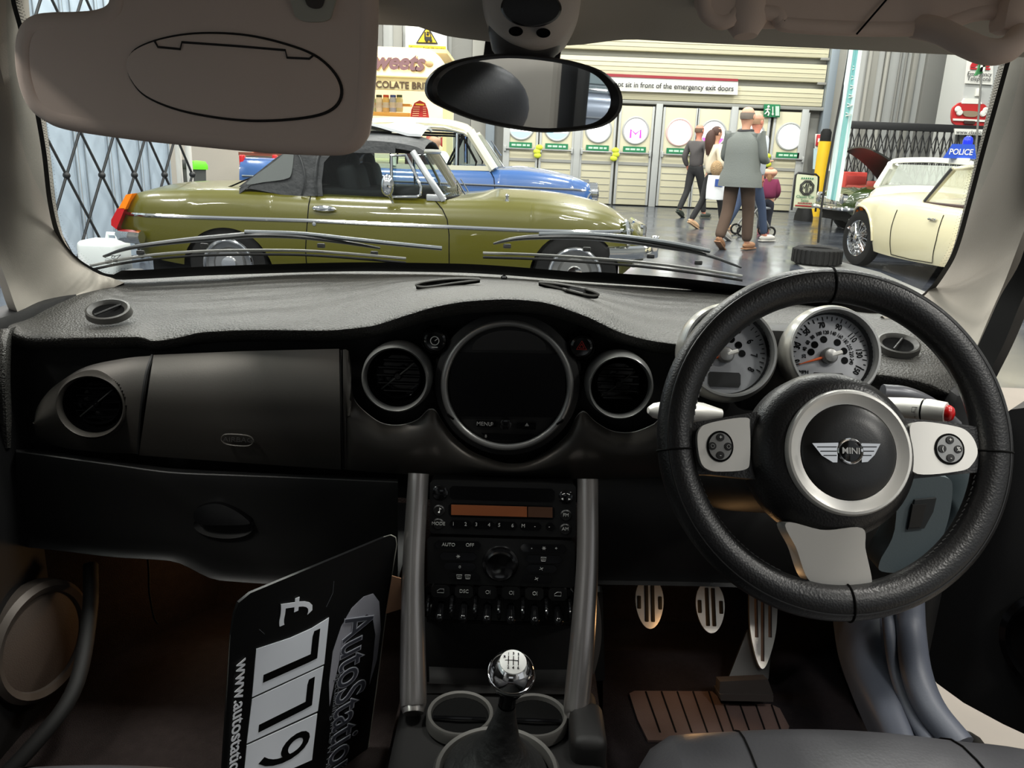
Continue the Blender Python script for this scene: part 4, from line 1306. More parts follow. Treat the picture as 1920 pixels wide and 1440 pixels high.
for px, py in ((967, 59), (1019, 62)):
    obj('microphone_hole', lt(at(px, py, Y=0.772), (0, -1, -0.15), [(0.0065, -0.006), (0.006, 0.001), (0, -0.001)], 24, 1, 0.62), M_line, ov)
obj('sensor_bracket', pr([at(x, y, Y=0.9) for x, y in [(912, 60), (1056, 66), (1050, 112), (906, 108)]], (0, 0.02, 0.01), 0.004), M_black, ov)
obj('bracket_cowl', lt(at(985, 88, Y=0.83), (0, 0, 1), [(0.0, -0.02), (0.02, -0.018), (0.032, -0.004), (0.036, 0.012), (0.036, 0.03)], 32), mat('cowl_grey', (70, 66, 64), 0.5), ov)
v2 = thing('folded_sun_visor', at(1600, 0, Y=0.76), 'grey sun visor folded up against the headliner above the driver', 'sun visor')
q = crv([(1325, -40), (1320, 20), (1332, 42), (1352, 50), (1370, 44), (1384, 31), (1450, 33), (1462, 46), (1482, 55), (1620, 62), (1740, 60), (1790, 46), (1840, 32), (1950, 24), (1950, -40)], 80)
obj('panel', pr([at(x, y, Y=0.75) for x, y in q], (0, 0.05, 0.015), 0.0), M_visor, v2)
obj('edge_roll', tb([at(x, y, Y=0.755) + V3((0, 0, 0.004)) for x, y in q[4:-4]], 0.007, 10), M_visor, v2)
obj('seam', tb([at(1670, -10, Y=0.748), at(1606, 64, Y=0.746)], 0.0009, 5), M_line, v2)
obj('pivot', [lt(at(1398, 40, Y=0.762), (0.05, -0.2, -1), [(0.020, -0.02), (0.019, 0.0), (0.010, 0.013), (0, 0.014)], 20), tb([at(1405, 36, Y=0.765), at(1455, 36, Y=0.765)], 0.008, 10)], M_visor, v2)
obj('pivot_recess', pr([at(x, y, Y=0.79) for x, y in [(1372, 44), (1384, 31), (1450, 32), (1460, 45)]], (0, 0.01, 0)), M_line, v2)
gh = thing('grab_handle', at(1820, 40, Y=0.74), 'curved grey grab handle above the driver door', 'handle')
obj('bar', tb(crv(W3([(1715, 48, .76), (1760, 58, .74), (1810, 82, .72), (1850, 97, .71), (1885, 94, .71), (1908, 74, .73), (1915, 50, .76), (1916, 30, .78)]), 36), 0.0105, 12), M_visor, gh)
obj('mount', bx(at(1900, 30, Y=0.75), (0.03, 0.03, 0.03), None, 0.008), M_visor, gh)

# ================================================================ seats
def seat(name, label, cx, dz=0.0):
    s = thing(name, (cx, 0.4, 0.2), label, 'seat')
    rows = []
    for y, z, w, bl in ((0.80, 0.36, 0.21, 0.0), (0.82, 0.43, 0.235, 0.0), (0.785, 0.478, 0.245, 0.004), (0.70, 0.492, 0.25, 0.02), (0.55, 0.485, 0.255, 0.035), (0.30, 0.47, 0.255, 0.05), (0.10, 0.47, 0.25, 0.05)):
        row = []
        for k in range(25):
            u = -1 + 2 * k / 24
            e = max(0, (abs(u) - 0.55) / 0.45)
            zz = z + bl * math.sin(min(1, e * 1.6) * PI / 2) - 0.11 * max(0, (abs(u) - 0.86) / 0.14) ** 2 * (1 if y < .81 else .3) + 0.012 * (1 - u * u)
            row.append(V3((cx + w * u, y - 0.02 * u * u if y > 0.7 else y, zz + dz)))
        rows.append(row)
    cr_ = surf(rows, 25, 3)
    obj('cushion', thick(gr(cr_), 0.03), M_seat, s)
    obj('seam', [tb([r[k] + V3((0, 0, 0.001)) for r in cr_[2:]], 0.0012, 6) for k in (6, 18)], M_line, s)
    rows = []
    for z, y, w, t in ((0.44, 0.10, 0.25, 0.06), (0.6, 0.06, 0.255, 0.07), (0.8, -0.02, 0.25, 0.07), (0.95, -0.09, 0.22, 0.06), (1.02, -0.12, 0.17, 0.04)):
        rows.append([V3((cx + w * math.cos(a), y - 0.10 + t * math.sin(a) * (1.3 if math.sin(a) > 0 else 1) + (0.03 * math.cos(a) ** 2), z)) for a in [2 * PI * k / 32 for k in range(32)]])
    obj('backrest', gr(surf([r + [r[0]] for r in rows], 33, 4)), M_seat, s)
    obj('headrest', sp((cx, -0.22, 1.10), (0.135, 0.055, 0.095), 24, 14), M_seat, s)
    for sx in (-1, 1):
        obj('headrest_post', cy((cx + sx * 0.06, -0.2, 0.98), (cx + sx * 0.06, -0.22, 1.06), 0.007), M_chrome, s)
    obj('base', bx((cx, 0.42, 0.29), (0.40, 0.62, 0.19), None, 0.03), M_dull, s)


M_seat = mat('seat_leather', (64, 64, 67), 0.42, spec=0.5, bump=(260, 0.2, 'grain', 0.0008), var=(6, 0.1))
seat('driver_seat', 'dark grey leather driver seat below the steering wheel', 0.40, 0.012)
seat('passenger_seat', 'dark grey leather passenger seat just showing under the price board', -0.44, -0.078)
rb = st(obj('trim_8', [bx((0.79, -0.80, 1.10), (0.05, 0.52, 0.5), None, 0.03)], M_trim))
rb['label'] = 'pale door pillar trim behind the driver seat'
rk = st(obj('trim_11', bx((0.80, -0.47, 1.08), (0.05, 0.10, 0.52), None, 0.02), M_black))
rk['label'] = 'black upright door pillar behind the driver'

# ================================================================ open driver's door
dd = thing('driver_door', (0.74, 1.2, 0.3), 'black driver door standing open beside the steering wheel', 'door')
d0, d1 = V3((0.735, 1.165, 0.0)), V3((1.35, 0.55, 0.0))
dvx = (d1 - d0).normalized()
dn_ = V3((dvx.y, -dvx.x, 0))
if dn_.x > 0:
    dn_ = -dn_
bp_ = lambda s, z, t=0.0: d0 + dvx * s + V3((0, 0, z)) + dn_ * t
obj('panel', pr([bp_(s, z) for s, z in crv([(0.0, 0.30), (0.4, 0.29), (0.85, 0.32), (0.88, 0.6), (0.86, 0.80), (0.4, 0.80), (0.02, 0.79), (-0.02, 0.5)], 48, True)], dn_ * -0.07, 0.0), M_door, dd)
obj('armrest', bx(bp_(0.42, 0.60, 0.03), (0.5, 0.08, 0.05), Matrix.Rotation(math.atan2(dvx.y, dvx.x), 3, 'Z'), 0.02, 3), M_door, dd)
obj('pocket', bx(bp_(0.45, 0.40, 0.03), (0.6, 0.06, 0.12), Matrix.Rotation(math.atan2(dvx.y, dvx.x), 3, 'Z'), 0.02, 3), M_door, dd)
obj('speaker_rim', lt(bp_(0.16, 0.45, 0.0), dn_, [(0.09, -0.005), (0.09, 0.01), (0.08, 0.014), (0.075, 0.006), (0, 0.004)], 40), M_gloss, dd)
obj('check_strap', tb([bp_(0.0, 0.62, 0.0), V3((0.70, 1.14, 0.62))], 0.006, 8), M_gloss, dd)

# ================================================================ price board
bTL, bTR, bBL = at(440, 1122, Y=0.86), at(744, 1003, Y=1.08), at(418, 1440, Y=0.86)
BN = (bTR - bTL).cross(bBL - bTL).normalized()
if BN.y > 0:
    BN = -BN
bq = lambda x, y, h=0.0: onp(x, y, bTL + BN * h, BN)
pb = thing('price_board', bq(560, 1500), 'black price board with white figures standing upright in the passenger footwell', 'sign')
bo = [(434, 1190), (440, 1150), (448, 1130), (470, 1112), (720, 1008), (733, 1004), (741, 1008), (743, 1020), (723, 1150), (705, 1290), (688, 1412), (406, 1600), (418, 1440)]
M_board = mat('board_black', (11, 11, 12), 0.4, spec=0.35)
obj('panel', pr([bq(x, y) for x, y in bo], BN * -0.004), M_board, pb)
obj('edge', tb([bq(x, y, -0.002) for x, y in bo], 0.0016, 6, closed=True), mat('board_edge', (150, 150, 140), 0.4), pb)
bd = (bBL - bTL).normalized()
br = (bTR - bTL).normalized()
bex = (bBL - bTL).normalized()
bey = (br - bex * br.dot(bex)).normalized()
M_tile = mat('tile_white', (236, 241, 250), 0.45)
M_inkw = mat('ink_white', (232, 235, 242), 0.5)
M_inkg = mat('ink_grey', (98, 100, 106), 0.5)
for d_, P in (('7', [(481, 1217), (545, 1196), (585, 1178), (617, 1158), (608, 1245), (473, 1307)]), ('7', [(473, 1311), (607, 1249), (596, 1333), (463, 1394)]), ('9', [(463, 1398), (595, 1338), (585, 1425), (455, 1482)])):
    t = obj('price_tile', pr([bq(x, y, 0.001) for x, y in P], BN * -0.0008), M_tile, pb)
    cxp, cyp = sum(p[0] for p in P[-4:]) / 4, sum(p[1] for p in P[-4:]) / 4
    if len(P) > 4:
        cxp, cyp = 544, 1230
    if d_ == '9':
        txt(d_, bq(cxp + 4, cyp + 2, 0.0016), bex, bey, 0.125, M_line, t, sx=0.75, name='figure')
    else:
        c0 = bq(cxp + 3, cyp - 4, 0.0012)
        fg = lambda a, b: c0 + bex * a + bey * b
        obj('figure', pr([fg(*q) for q in [(-0.020, 0.036), (-0.020, 0.046), (0.028, 0.046), (0.028, 0.030), (0.024, -0.044), (0.012, -0.044), (0.016, 0.034), (-0.012, 0.034)]], BN * 0.0006), M_line, t)
txt('\u00a3', bq(553, 1141, 0.0012), bex, bey, 0.078, M_inkw, pb)
swo = [(618, 1324), (617, 1280), (624, 1222), (640, 1175), (660, 1140), (682, 1119), (700, 1113), (711, 1128), (714, 1180), (707, 1236), (693, 1283), (700, 1235), (704, 1190), (699, 1160), (688, 1152), (670, 1165), (650, 1200), (636, 1240), (626, 1285)]
obj('swoosh', pr([bq(x, y, 0.0006) for x, y in swo], BN * -0.0005), mat('swoosh_grey', (158, 158, 168), 0.5), pb)
txt('AutoStation', bq(672, 1150, 0.0012), bex, bey, 0.084, mat('ink_outline', (170, 172, 182), 0.5), pb, align='LEFT', off=0.0016, sx=0.72)
txt('AutoStation', bq(672, 1150, 0.0016), bex, bey, 0.084, mat('ink_fill', (62, 64, 74), 0.5), pb, align='LEFT', off=-0.0004, sx=0.72)
txt('specialising in LOW MILEAGE', bq(636, 1262, 0.0012), bex, bey, 0.018, M_inkg, pb, align='LEFT')
txt('www.autostation', bq(455, 1236, 0.0012), bex, bey, 0.027, M_inkw, pb, align='LEFT', off=0.0003)
obj('scratch', [tb([bq(x, y, 0.0005) for x, y in l], 0.0003, 4) for l in ([(626, 1090), (624, 1112), (612, 1138)], [(486, 1180), (496, 1189)])], M_inkg, pb)
pp = obj('card_sheet', pr([at(x, y, Y=1.06) for x, y in [(735, 1080), (752, 1085), (752, 1142), (723, 1151)]], (0, 0.002, 0)), mat('card_brown', (150, 112, 84), 0.8))
tag(pp, 'small brown card tucked between price board and console bar', 'card')

# ================================================================ wipers on the glass
def wiper(label, blade, spine, arm, joints):
    w = thing('windscreen_wiper', gpt(*arm[-1], 0.02), label, 'wiper')
    obj('rubber_blade', tb(crv([gpt(x, y, 0.016) for x, y in blade], 40), 0.0026, 6, flat=1.0, up=(0, 0, 1)), mat('blade_pale', (120, 120, 116), 0.4), w)
    obj('blade_edge', tb(crv([gpt(x, y + 5, 0.013) for x, y in blade], 40), 0.0026, 6), M_rubber, w)
    sp_ = crv([gpt(x, y, 0.03) for x, y in spine], 40)
    obj('spine', tb(sp_, [0.003 + 0.005 * math.sin(PI * i / 39) for i in range(40)], 8, flat=0.7, up=(0, 0, 1)), mat('wiper_grey', (34, 36, 38), 0.35), w)
    obj('arm', tb(crv([gpt(x, y, 0.034) for x, y in arm], 16), 0.0068, 8, flat=0.6, up=(0, 0, 1)), mat('arm_grey', (62, 68, 72), 0.4), w)
    for x, y in joints:
        obj('clip', bx(gpt(x, y + 2, 0.022), (0.014, 0.006, 0.008), None, 0.002), M_black, w)


wiper('black wiper resting along the passenger side of the windscreen', [(168, 513), (230, 501), (300, 492), (400, 486), (540, 485), (640, 490), (760, 500)],
      [(190, 509), (240, 494), (330, 482), (420, 474), (480, 470), (560, 473), (640, 483), (710, 494)], [(455, 469), (560, 472), (660, 482), (740, 490), (826, 498)], [(260, 493), (380, 480), (600, 480), (700, 494)])
wiper('black wiper resting along the driver side of the windscreen', [(905, 490), (1000, 493), (1100, 499), (1200, 507), (1300, 519), (1392, 533)],
      [(925, 486), (960, 478), (1010, 474), (1090, 474), (1170, 481), (1240, 491), (1320, 506), (1390, 530)], [(1010, 473), (1090, 473), (1180, 479), (1270, 492), (1330, 504)], [(950, 481), (1100, 487), (1220, 500), (1310, 512)])
# ================================================================ THE HALL
def floor_mat():
    m = mat('hall_floor', (62, 66, 72), 0.16, spec=0.5)
    nt = m.node_tree
    b = nt.nodes['Principled BSDF']
    tc = nt.nodes.new('ShaderNodeTexCoord')
    n1 = nt.nodes.new('ShaderNodeTexNoise')
    n1.inputs['Scale'].default_value = 1.3
    n1.inputs['Detail'].default_value = 6
    nt.links.new(tc.outputs['Object'], n1.inputs['Vector'])
    cr = nt.nodes.new('ShaderNodeMapRange')
    cr.inputs[1].default_value, cr.inputs[2].default_value = 0.3, 0.7
    cr.inputs[3].default_value, cr.inputs[4].default_value = 0.10, 0.30
    nt.links.new(n1.outputs['Fac'], cr.inputs[0])
    nt.links.new(cr.outputs[0], b.inputs['Roughness'])
    br = nt.nodes.new('ShaderNodeTexBrick')
    br.offset = 0.0
    br.inputs['Color1'].default_value = (*lin((62, 66, 74)), 1)
    br.inputs['Color2'].default_value = (*lin((54, 58, 65)), 1)
    br.inputs['Mortar'].default_value = (*lin((96, 98, 100)), 1)
    br.inputs['Scale'].default_value = 1.0
    br.inputs['Mortar Size'].default_value = 0.006
    br.inputs['Brick Width'].default_value = 2.0
    br.inputs['Row Height'].default_value = 2.0
    nt.links.new(tc.outputs['Object'], br.inputs['Vector'])
    nt.links.new(br.outputs['Color'], b.inputs['Base Color'])
    return m


fl = st(obj('floor', bx((0, 8, -0.05), (40, 34, 0.1)), floor_mat(), sm=0))
fl['label'] = 'dark glossy exhibition hall floor'
ap = st(obj('floor_4', pr([V3((0.95, -3, 0.0)), V3((4.2, -3, 0.0)), V3((4.2, 4.2, 0.0)), V3((0.95, 4.2, 0.0))], (0, 0, 0.012)), mat('pale_floor', (112, 105, 96), 0.6, bump=(40, 0.3), var=(4, 0.2)), sm=0))  # paler strip laid over the dark hall floor
ap['label'] = 'pale strip of floor beside the open car door'

YW = 20.6
wpx = lambda x, y, d=0.0: at(x, y, Y=YW - d)
M_gwall = mat('hall_wall_grey', (186, 187, 184), 0.7, var=(0.6, 0.08))
M_gdark = mat('hall_wall_dark', (132, 131, 126), 0.7)
M_gmid = mat('hall_wall_mid', (164, 162, 154), 0.7)
bw = st(obj('wall_back', bx((2, YW + 0.5, 5.5), (44, 0.3, 11.4)), M_gwall, sm=0))
bw['label'] = 'tall grey wall at the back of the hall'
lwall = st(obj('wall_side', bx((-19.8, 8, 5.5), (0.3, 34, 11.4)), M_gwall, sm=0))
lwall['label'] = 'grey side wall of the hall'
rwall = st(obj('wall_side_2', bx((19.8, 8, 5.5), (0.3, 34, 11.4)), M_gwall, sm=0))
rwall['label'] = 'grey side wall of the hall beyond the police coupe'
# vertical cladding ribs to both sides of the shutter
for x0, x1, m in ((470, 520, M_gmid), (640, 690, M_gmid), (700, 716, M_gdark), (735, 752, M_gmid), (842, 880, M_gdark), (880, 930, M_gmid), (1532, 1545, M_gdark), (1548, 1566, M_gmid), (1572, 1586, M_gdark),
                  (1612, 1626, M_gmid), (1640, 1648, M_gdark), (1690, 1700, M_gmid), (1716, 1758, M_gdark), (1760, 1800, M_gmid), (1868, 1900, M_gmid)):
    X0, X1 = wpx(x0, 300).x, wpx(x1, 300).x
    obj('cladding_rib', bx(((X0 + X1) / 2, YW + 0.30, 5.5), (abs(X1 - X0), 0.16, 11.0), None, 0.02), m, bw)
for x in (1664, 1674, 1640, 1608):
    X0 = wpx(x, 300).x
    obj('wall_pipe', cy((X0, YW + 0.15, 1.2), (X0, YW + 0.15, 10.5), 0.05 if x < 1660 else 0.03), M_gdark if x > 1650 else M_gmid, bw)
# ---- roller shutter: slats and grey gaps
Xa, Xb = wpx(925, 300).x, wpx(1530, 300).x
sh = thing('roller_shutter', (0.5 * (Xa + Xb), YW, 0), 'cream roller shutter filling the back wall above the exit doors', 'shutter')
st(sh)
M_slat = mat('shutter_cream', (206, 200, 172), 0.6, var=(1.5, 0.05))
M_gap = mat('shutter_grey', (146, 146, 140), 0.6)
zd = 2.42
obj('backing', bx(((Xa + Xb) / 2, YW + 0.22, 5.2), (Xb - Xa, 0.1, 10.4)), M_gap, sh)
z = zd + 0.1
first = None
while z < 7.4:
    if first is None:
        parts = [bx(((Xa + Xb) / 2, YW + 0.08, z + 0.2), (Xb - Xa - 0.06, 0.14, 0.40), None, 0.012)]
        parts += [bx(((Xa + Xb) / 2, YW + 0.005, z + 0.2 + dz), (Xb - Xa - 0.1, 0.012, 0.012)) for dz in (-0.1, 0.0, 0.1)]
        first = obj('slat', parts, M_slat, sh)
        z0 = z
    else:
        dup(first, (0, 0, z - z0), sh)
    z += 0.55
for k in range(9):
    obj('hinge', bx((Xb - 0.12, YW - 0.03, zd + 0.62 + 0.55 * k), (0.22, 0.06, 0.06), None, 0.01), M_gdark, sh)
obj('guide_rail', bx((Xb + 0.08, YW, 5.2), (0.20, 0.24, 10.4), None, 0.02), mat('rail_bluegrey', (150, 160, 168), 0.4, metal=0.3), sh)
obj('guide_rail', bx((Xa - 0.10, YW, 5.2), (0.22, 0.24, 10.4), None, 0.02), MATS['rail_bluegrey'], sh)
obj('header_rail', bx(((Xa + Xb) / 2, YW - 0.02, zd + 0.04), (Xb - Xa, 0.16, 0.08), None, 0.01), M_gap, sh)
# ---- emergency exit doors
M_frame = mat('door_frame_grey', (176, 178, 176), 0.5)
M_port = mat('porthole_daylight', (255, 255, 255), 0.5, emit=3.2)
M_green = mat('sign_green', (20, 120, 76), 0.5)
M_ink = mat('sign_ink', (40, 40, 42), 0.6)
centres = [975, 1042, 1118, 1187, 1268, 1331, 1402, 1473]
EX, EZ = V3((1, 0, 0)), V3((0, 0, 1))
port_tint = {0: (150, 205, 225), 1: (150, 205, 225), 3: (225, 60, 170), 5: (240, 90, 200)}
for i, px in enumerate(centres):
    xc = wpx(px, 300).x
    o = thing('exit_door', (xc, YW, 0), ['pale exit door with porthole directly under the mirror, first from the blue saloon', 'second exit door from the blue saloon, porthole tinted pale blue', 'third exit door from the blue saloon, plain white porthole',
              'exit door whose porthole shows a small pink letter', 'exit door just left of the man in the dark pullover', 'exit door half hidden by the man in the dark pullover',
              'exit door hidden behind the man in the grey coat', 'last exit door beside the yellow post'][i], 'door')
    st(o)
    w = 0.86
    obj('leaf', bx((xc, YW - 0.03, 1.2), (w, 0.07, 2.34), None, 0.01), M_slat, o)
    for zz in [0.18 + 0.16 * k for k in range(6)]:
        obj('panel_rib', bx((xc, YW - 0.07, zz), (w - 0.16, 0.012, 0.012)), M_gap, o)
    for sx in (-1, 1):
        obj('stile', bx((xc + sx * (w / 2 - 0.03), YW - 0.07, 1.2), (0.06, 0.03, 2.34), None, 0.006), M_frame, o)
    obj('kick_rail', bx((xc, YW - 0.075, 1.02), (w - 0.1, 0.03, 0.07)), M_gap, o)
    zc_ = 1.80
    obj('porthole_ring', tor((xc, YW - 0.07, zc_), (0, -1, 0), 0.305, 0.03, 40, 8), M_frame if i != 4 else mat('ring_rose', (225, 190, 185), 0.5), o)
    pt = obj('porthole_glass', lt((xc, YW - 0.068, zc_), (0, -1, 0), [(0.3, -0.01), (0.3, 0.0), (0, 0.0)], 36), M_port, o, sm=0)
    if i in port_tint:
        tm = mat('port_tint%d' % i, port_tint[i], 0.5, emit=0.9)
        if i == 3:
            obj('window_letter', tb([V3((xc + a, YW - 0.09, zc_ - 0.08 + b)) for a, b in [(-.12, -.1), (-.12, .1), (0, .0), (.12, .1), (.12, -.1)]], 0.03, 6), tm, o)
        elif i == 5:
            obj('window_film', pr([V3((xc + 0.29 * math.cos(t), YW - 0.085, zc_ + 0.29 * math.sin(t))) for t in [R_(200 + 140 * k / 14) for k in range(15)]], (0, 0.01, 0)), tm, o)
        else:
            obj('window_film', pr([V3((xc + 0.29 * math.cos(t), YW - 0.085, zc_ + 0.29 * math.sin(t))) for t in [R_(205 + 130 * k / 14) for k in range(15)]], (0, 0.01, 0)), tm, o)
    sg = obj('push_sign', bx((xc, YW - 0.10, 1.36), (0.56, 0.02, 0.13)), M_green, o, label='green push bar sign')
    obj('push_text', [bx((xc + dx, YW - 0.113, 1.36), (ww, 0.004, 0.045)) for dx, ww in ((-0.17, 0.10), (-0.04, 0.12), (0.09, 0.08), (0.19, 0.07))], mat('sign_pale', (190, 225, 200), 0.5), sg)
    obj('push_bar', tb([V3((xc - 0.38, YW - 0.14, 1.27)), V3((xc + 0.38, YW - 0.14, 1.27))], 0.022, 8), M_silver, o)
    for sx in (-1, 1):
        obj('bar_bracket', bx((xc + sx * 0.38, YW - 0.11, 1.27), (0.05, 0.1, 0.14), None, 0.01), M_frame, o)
for i, (a, b) in enumerate(zip([922] + centres, centres + [1520])):
    xm = wpx((a + b) / 2, 300).x
    if i % 2 == 0:
        p = obj('trim_9', bx((xm, YW - 0.04, 1.22), (0.16, 0.14, 2.44), None, 0.01), M_frame)
        st(p)['label'] = 'grey door post between the exit doors'
    elif i < 8:
        l = obj('chain_tie', [sp((xm + random.uniform(-.05, .05), YW - 0.16, 1.22 + dz), (0.09, 0.03, 0.07), 8, 6) for dz in (-0.09, 0.0, 0.1)], mat('hazard_tape', (205, 215, 60), 0.6))
        tag(l, ['yellow tape tied at the first pair of exit doors', 'yellow tape tied below the pink letter porthole', 'yellow tape on exit doors behind the walking woman', 'yellow tape on the exit doors behind the grey coat'][i // 2], 'tape', 'yellow ties on the exit doors')
# ---- hall signs
def flat_sign(name, pts, Y, m, label, cat='sign', t=0.03, bev=0.0):
    r = thing(name, at(pts[0][0], pts[0][1], Y=Y), label, cat)
    obj('board', pr([at(x, y, Y=Y) for x, y in pts], (0, t, 0), bev), m, r, sm=0)
    return r


M_swhite = mat('sign_white', (236, 234, 226), 0.5)
es = flat_sign('notice_board', [(1000, 138), (1384, 152), (1383, 178), (999, 165)], YW - 0.1, M_swhite, 'long white notice on the shutter about the emergency exit doors')
obj('red_stripe', pr([at(x, y, Y=YW - 0.12) for x, y in [(1000, 132), (1384, 148), (1384, 152.5), (1000, 138)]], (0, 0.04, 0)), mat('sign_maroon', (150, 40, 50), 0.5), es, label='maroon stripe')
hor = (at(1380, 163, Y=YW) - at(1160, 155, Y=YW)).normalized()
txt('Do not sit in front of the emergency exit doors', at(1376, 166.5, Y=YW - 0.13), EX, EZ, 0.167, M_ink, es, ext=0.002, align='RIGHT', off=0.002, sx=0.97)
xs = flat_sign('exit_sign', [(1433, 195), (1463, 196), (1462, 220), (1432, 219)], YW - 0.15, M_green, 'green running-man exit sign above the doors')
P = lambda x, y: at(x, y, Y=YW - 0.17)
obj('running_man', [sp(P(1441, 200), (0.03, 0.01, 0.03), 10, 8), tb([P(1440, 203), P(1439, 208), P(1442, 212), P(1440, 217)], 0.018, 6), tb([P(1439, 209), P(1436, 212), P(1434, 214)], 0.016, 6), tb([P(1435, 206), P(1440, 204), P(1444, 206)], 0.012, 6)], M_swhite, xs)
obj('arrow', [tb([P(1449, 200), P(1449, 215)], 0.013, 6), pr([P(1446.5, 213), P(1451.5, 213), P(1449, 217)], (0, 0.01, 0))], M_swhite, xs)
obj('door_pictogram', pr([P(1454, 199), P(1461, 199), P(1461, 217), P(1454, 217)], (0, 0.01, 0)), mat('sign_pale'), xs)
fs = flat_sign('forklift_sign', [(760, 40), (838, 43), (838, 110), (760, 108)], YW + 0.12, M_swhite, 'white panel with yellow forklift warning triangle above the sweet stall')
P = lambda x, y, d=0.08: at(x, y, Y=YW + 0.17 - d)
obj('triangle_border', pr([P(801, 47), P(821, 82), P(780, 81)], (0, 0.02, 0)), M_ink, fs)
obj('triangle', pr([P(801, 52, .1), P(818, 80, .1), P(783.5, 79, .1)], (0, 0.02, 0)), mat('warning_yellow', (232, 196, 40), 0.5), fs)
obj('forklift_icon', [tb([P(797, 60, .12), P(797, 74, .12)], 0.018, 6), bx(P(803, 72, .12), (0.16, 0.02, 0.07)), tb([P(800, 60, .12), P(806, 60, .12), P(808, 70, .12)], 0.012, 6), sp(P(800, 76, .12), (0.035, .01, 0.035), 10, 8), sp(P(808, 76, .12), (0.035, .01, 0.035), 10, 8), sp(P(802, 64, .12), (0.03, .01, 0.03), 8, 6)], M_ink, fs)
pl_ = obj('text_plate', pr([P(766, 84), P(836, 87), P(836, 98), P(766, 96)], (0, 0.02, 0)), MATS['warning_yellow'], fs)
txt('Caution: Fork lift trucks', P(801, 91, .10), EX, EZ, 0.085, M_ink, pl_, ext=0.002)
tsn = flat_sign('telephone_sign', [(1815, 106), (1863, 108), (1861, 159), (1810, 156)], 16.3, M_swhite, 'white emergency telephone sign on the grey wall')
P = lambda x, y, d=0.03: at(x, y, Y=16.3 - d)
obj('handset_arch', pr([P(1838 + 18 * math.cos(t), 126 - 14 * math.sin(t)) for t in [PI * k / 12 for k in range(13)]] + [P(1830, 126), P(1830, 122), P(1846, 122), P(1846, 126)], (0, 0.02, 0)), mat('sign_red', (190, 36, 44), 0.5), tsn)
obj('red_bar', pr([P(1820, 127), P(1857, 128), P(1857, 131), P(1820, 130)], (0, 0.02, 0)), MATS['sign_red'], tsn)
txt('Emergency', P(1837, 139), EX, EZ, 0.105, M_ink, tsn, ext=0.002)
txt('Telephone', P(1836, 148), EX, EZ, 0.105, M_ink, tsn, ext=0.002)
jb = obj('junction_box', bx(at(1834, 173, Y=16.32), (0.09, 0.08, 0.14), None, 0.01), M_swhite)
tag(jb, 'small white junction box between telephone sign and car plaque', 'box')
col = st(obj('pillar', bx((at(1840, 200, Y=17).x, 16.8, 4), (1.5, 0.9, 8), None, 0.03), M_gwall))
col['label'] = 'broad grey wall pillar carrying the telephone sign'
# red car-shaped plaque
cpq = thing('car_plaque', at(1820, 240, Y=16.3), 'red car-front shaped plaque hanging on the grey pillar', 'plaque')
P = lambda x, y, d=0.0: at(x, y, Y=16.3 - d)
obj('body', pr([P(x, y) for x, y in crv([(1785, 222), (1787, 204), (1795, 196), (1804, 192), (1840, 194), (1850, 200), (1856, 212), (1855, 226), (1850, 235), (1820, 237), (1792, 234)], 44, True)], (0, 0.06, 0)), mat('plaque_red', (190, 44, 44), 0.4), cpq)
obj('windscreen', pr([P(x, y, 0.01) for x, y in [(1803, 194), (1809, 184), (1836, 185), (1842, 195)]], (0, 0.05, 0)), M_swhite, cpq)
obj('grille', pr([P(x, y, 0.03) for x, y in crv([(1808, 208), (1831, 209), (1834, 214), (1828, 219), (1811, 218), (1806, 213)], 24, True)], (0, 0.03, 0)), mat('plaque_grille', (150, 132, 110), 0.4), cpq)
for x, y in ((1796, 205), (1848, 207), (1799, 211), (1843, 213)):
    obj('lamp', lt(P(x, y, 0.02), (0, -1, 0), [(0.06, 0), (0.05, 0.03), (0, 0.04)], 18), M_swhite, cpq)
obj('bumper', pr([P(x, y, 0.03) for x, y in [(1788, 222), (1853, 225), (1853, 229), (1788, 226)]], (0, 0.03, 0)), M_swhite, cpq)
obj('number_plate', pr([P(x, y, 0.05) for x, y in [(1808, 226), (1828, 227), (1828, 233), (1808, 232)]], (0, 0.02, 0)), mat('plate_dark', (60, 40, 34), 0.5), cpq)
# ---- folding lattice gate and banner
YG = 16.2
gt = thing('lattice_gate', at(1700, 390, Z=0), 'black folding lattice gate behind the classic cars', 'gate')
P = lambda x, y: at(x, y, Y=YG)
g0, g1 = P(1585, 240).x, P(1880, 240).x
ztop = P(1700, 240).z
M_iron = mat('gate_black', (26, 26, 27), 0.5)
obj('top_rail', bx(((g0 + g1) / 2, YG, ztop + 0.02), (g1 - g0, 0.10, 0.14), None, 0.01), M_iron, gt)
ng = 22
stp = (g1 - g0) / ng
f1 = f2 = f3 = None
for i in range(ng + 1):
    x = g0 + stp * i
    if f1 is None:
        f1 = obj('upright', bx((x, YG, ztop / 2), (0.025, 0.03, ztop)), M_iron, gt)
        f2 = obj('lattice_bar', [tb([V3((x, YG - 0.02, z0_)), V3((x + stp, YG - 0.02, z0_ + 0.42))], 0.010, 4) for z0_ in [0.15 + 0.42 * k for k in range(4)]], M_iron, gt)
        f3 = obj('lattice_bar', [tb([V3((x, YG + 0.02, z0_ + 0.42)), V3((x + stp, YG + 0.02, z0_))], 0.010, 4) for z0_ in [0.15 + 0.42 * k for k in range(4)]], M_iron, gt)
    else:
        dup(f1, (stp * i, 0, 0), gt)
        if i < ng:
            dup(f2, (stp * i, 0, 0), gt)
            dup(f3, (stp * i, 0, 0), gt)
bn = flat_sign('web_banner', [(1790, 241), (1880, 244), (1880, 255), (1790, 252)], YG - 0.08, M_swhite, 'narrow white web address banner on the lattice gate', 'banner')
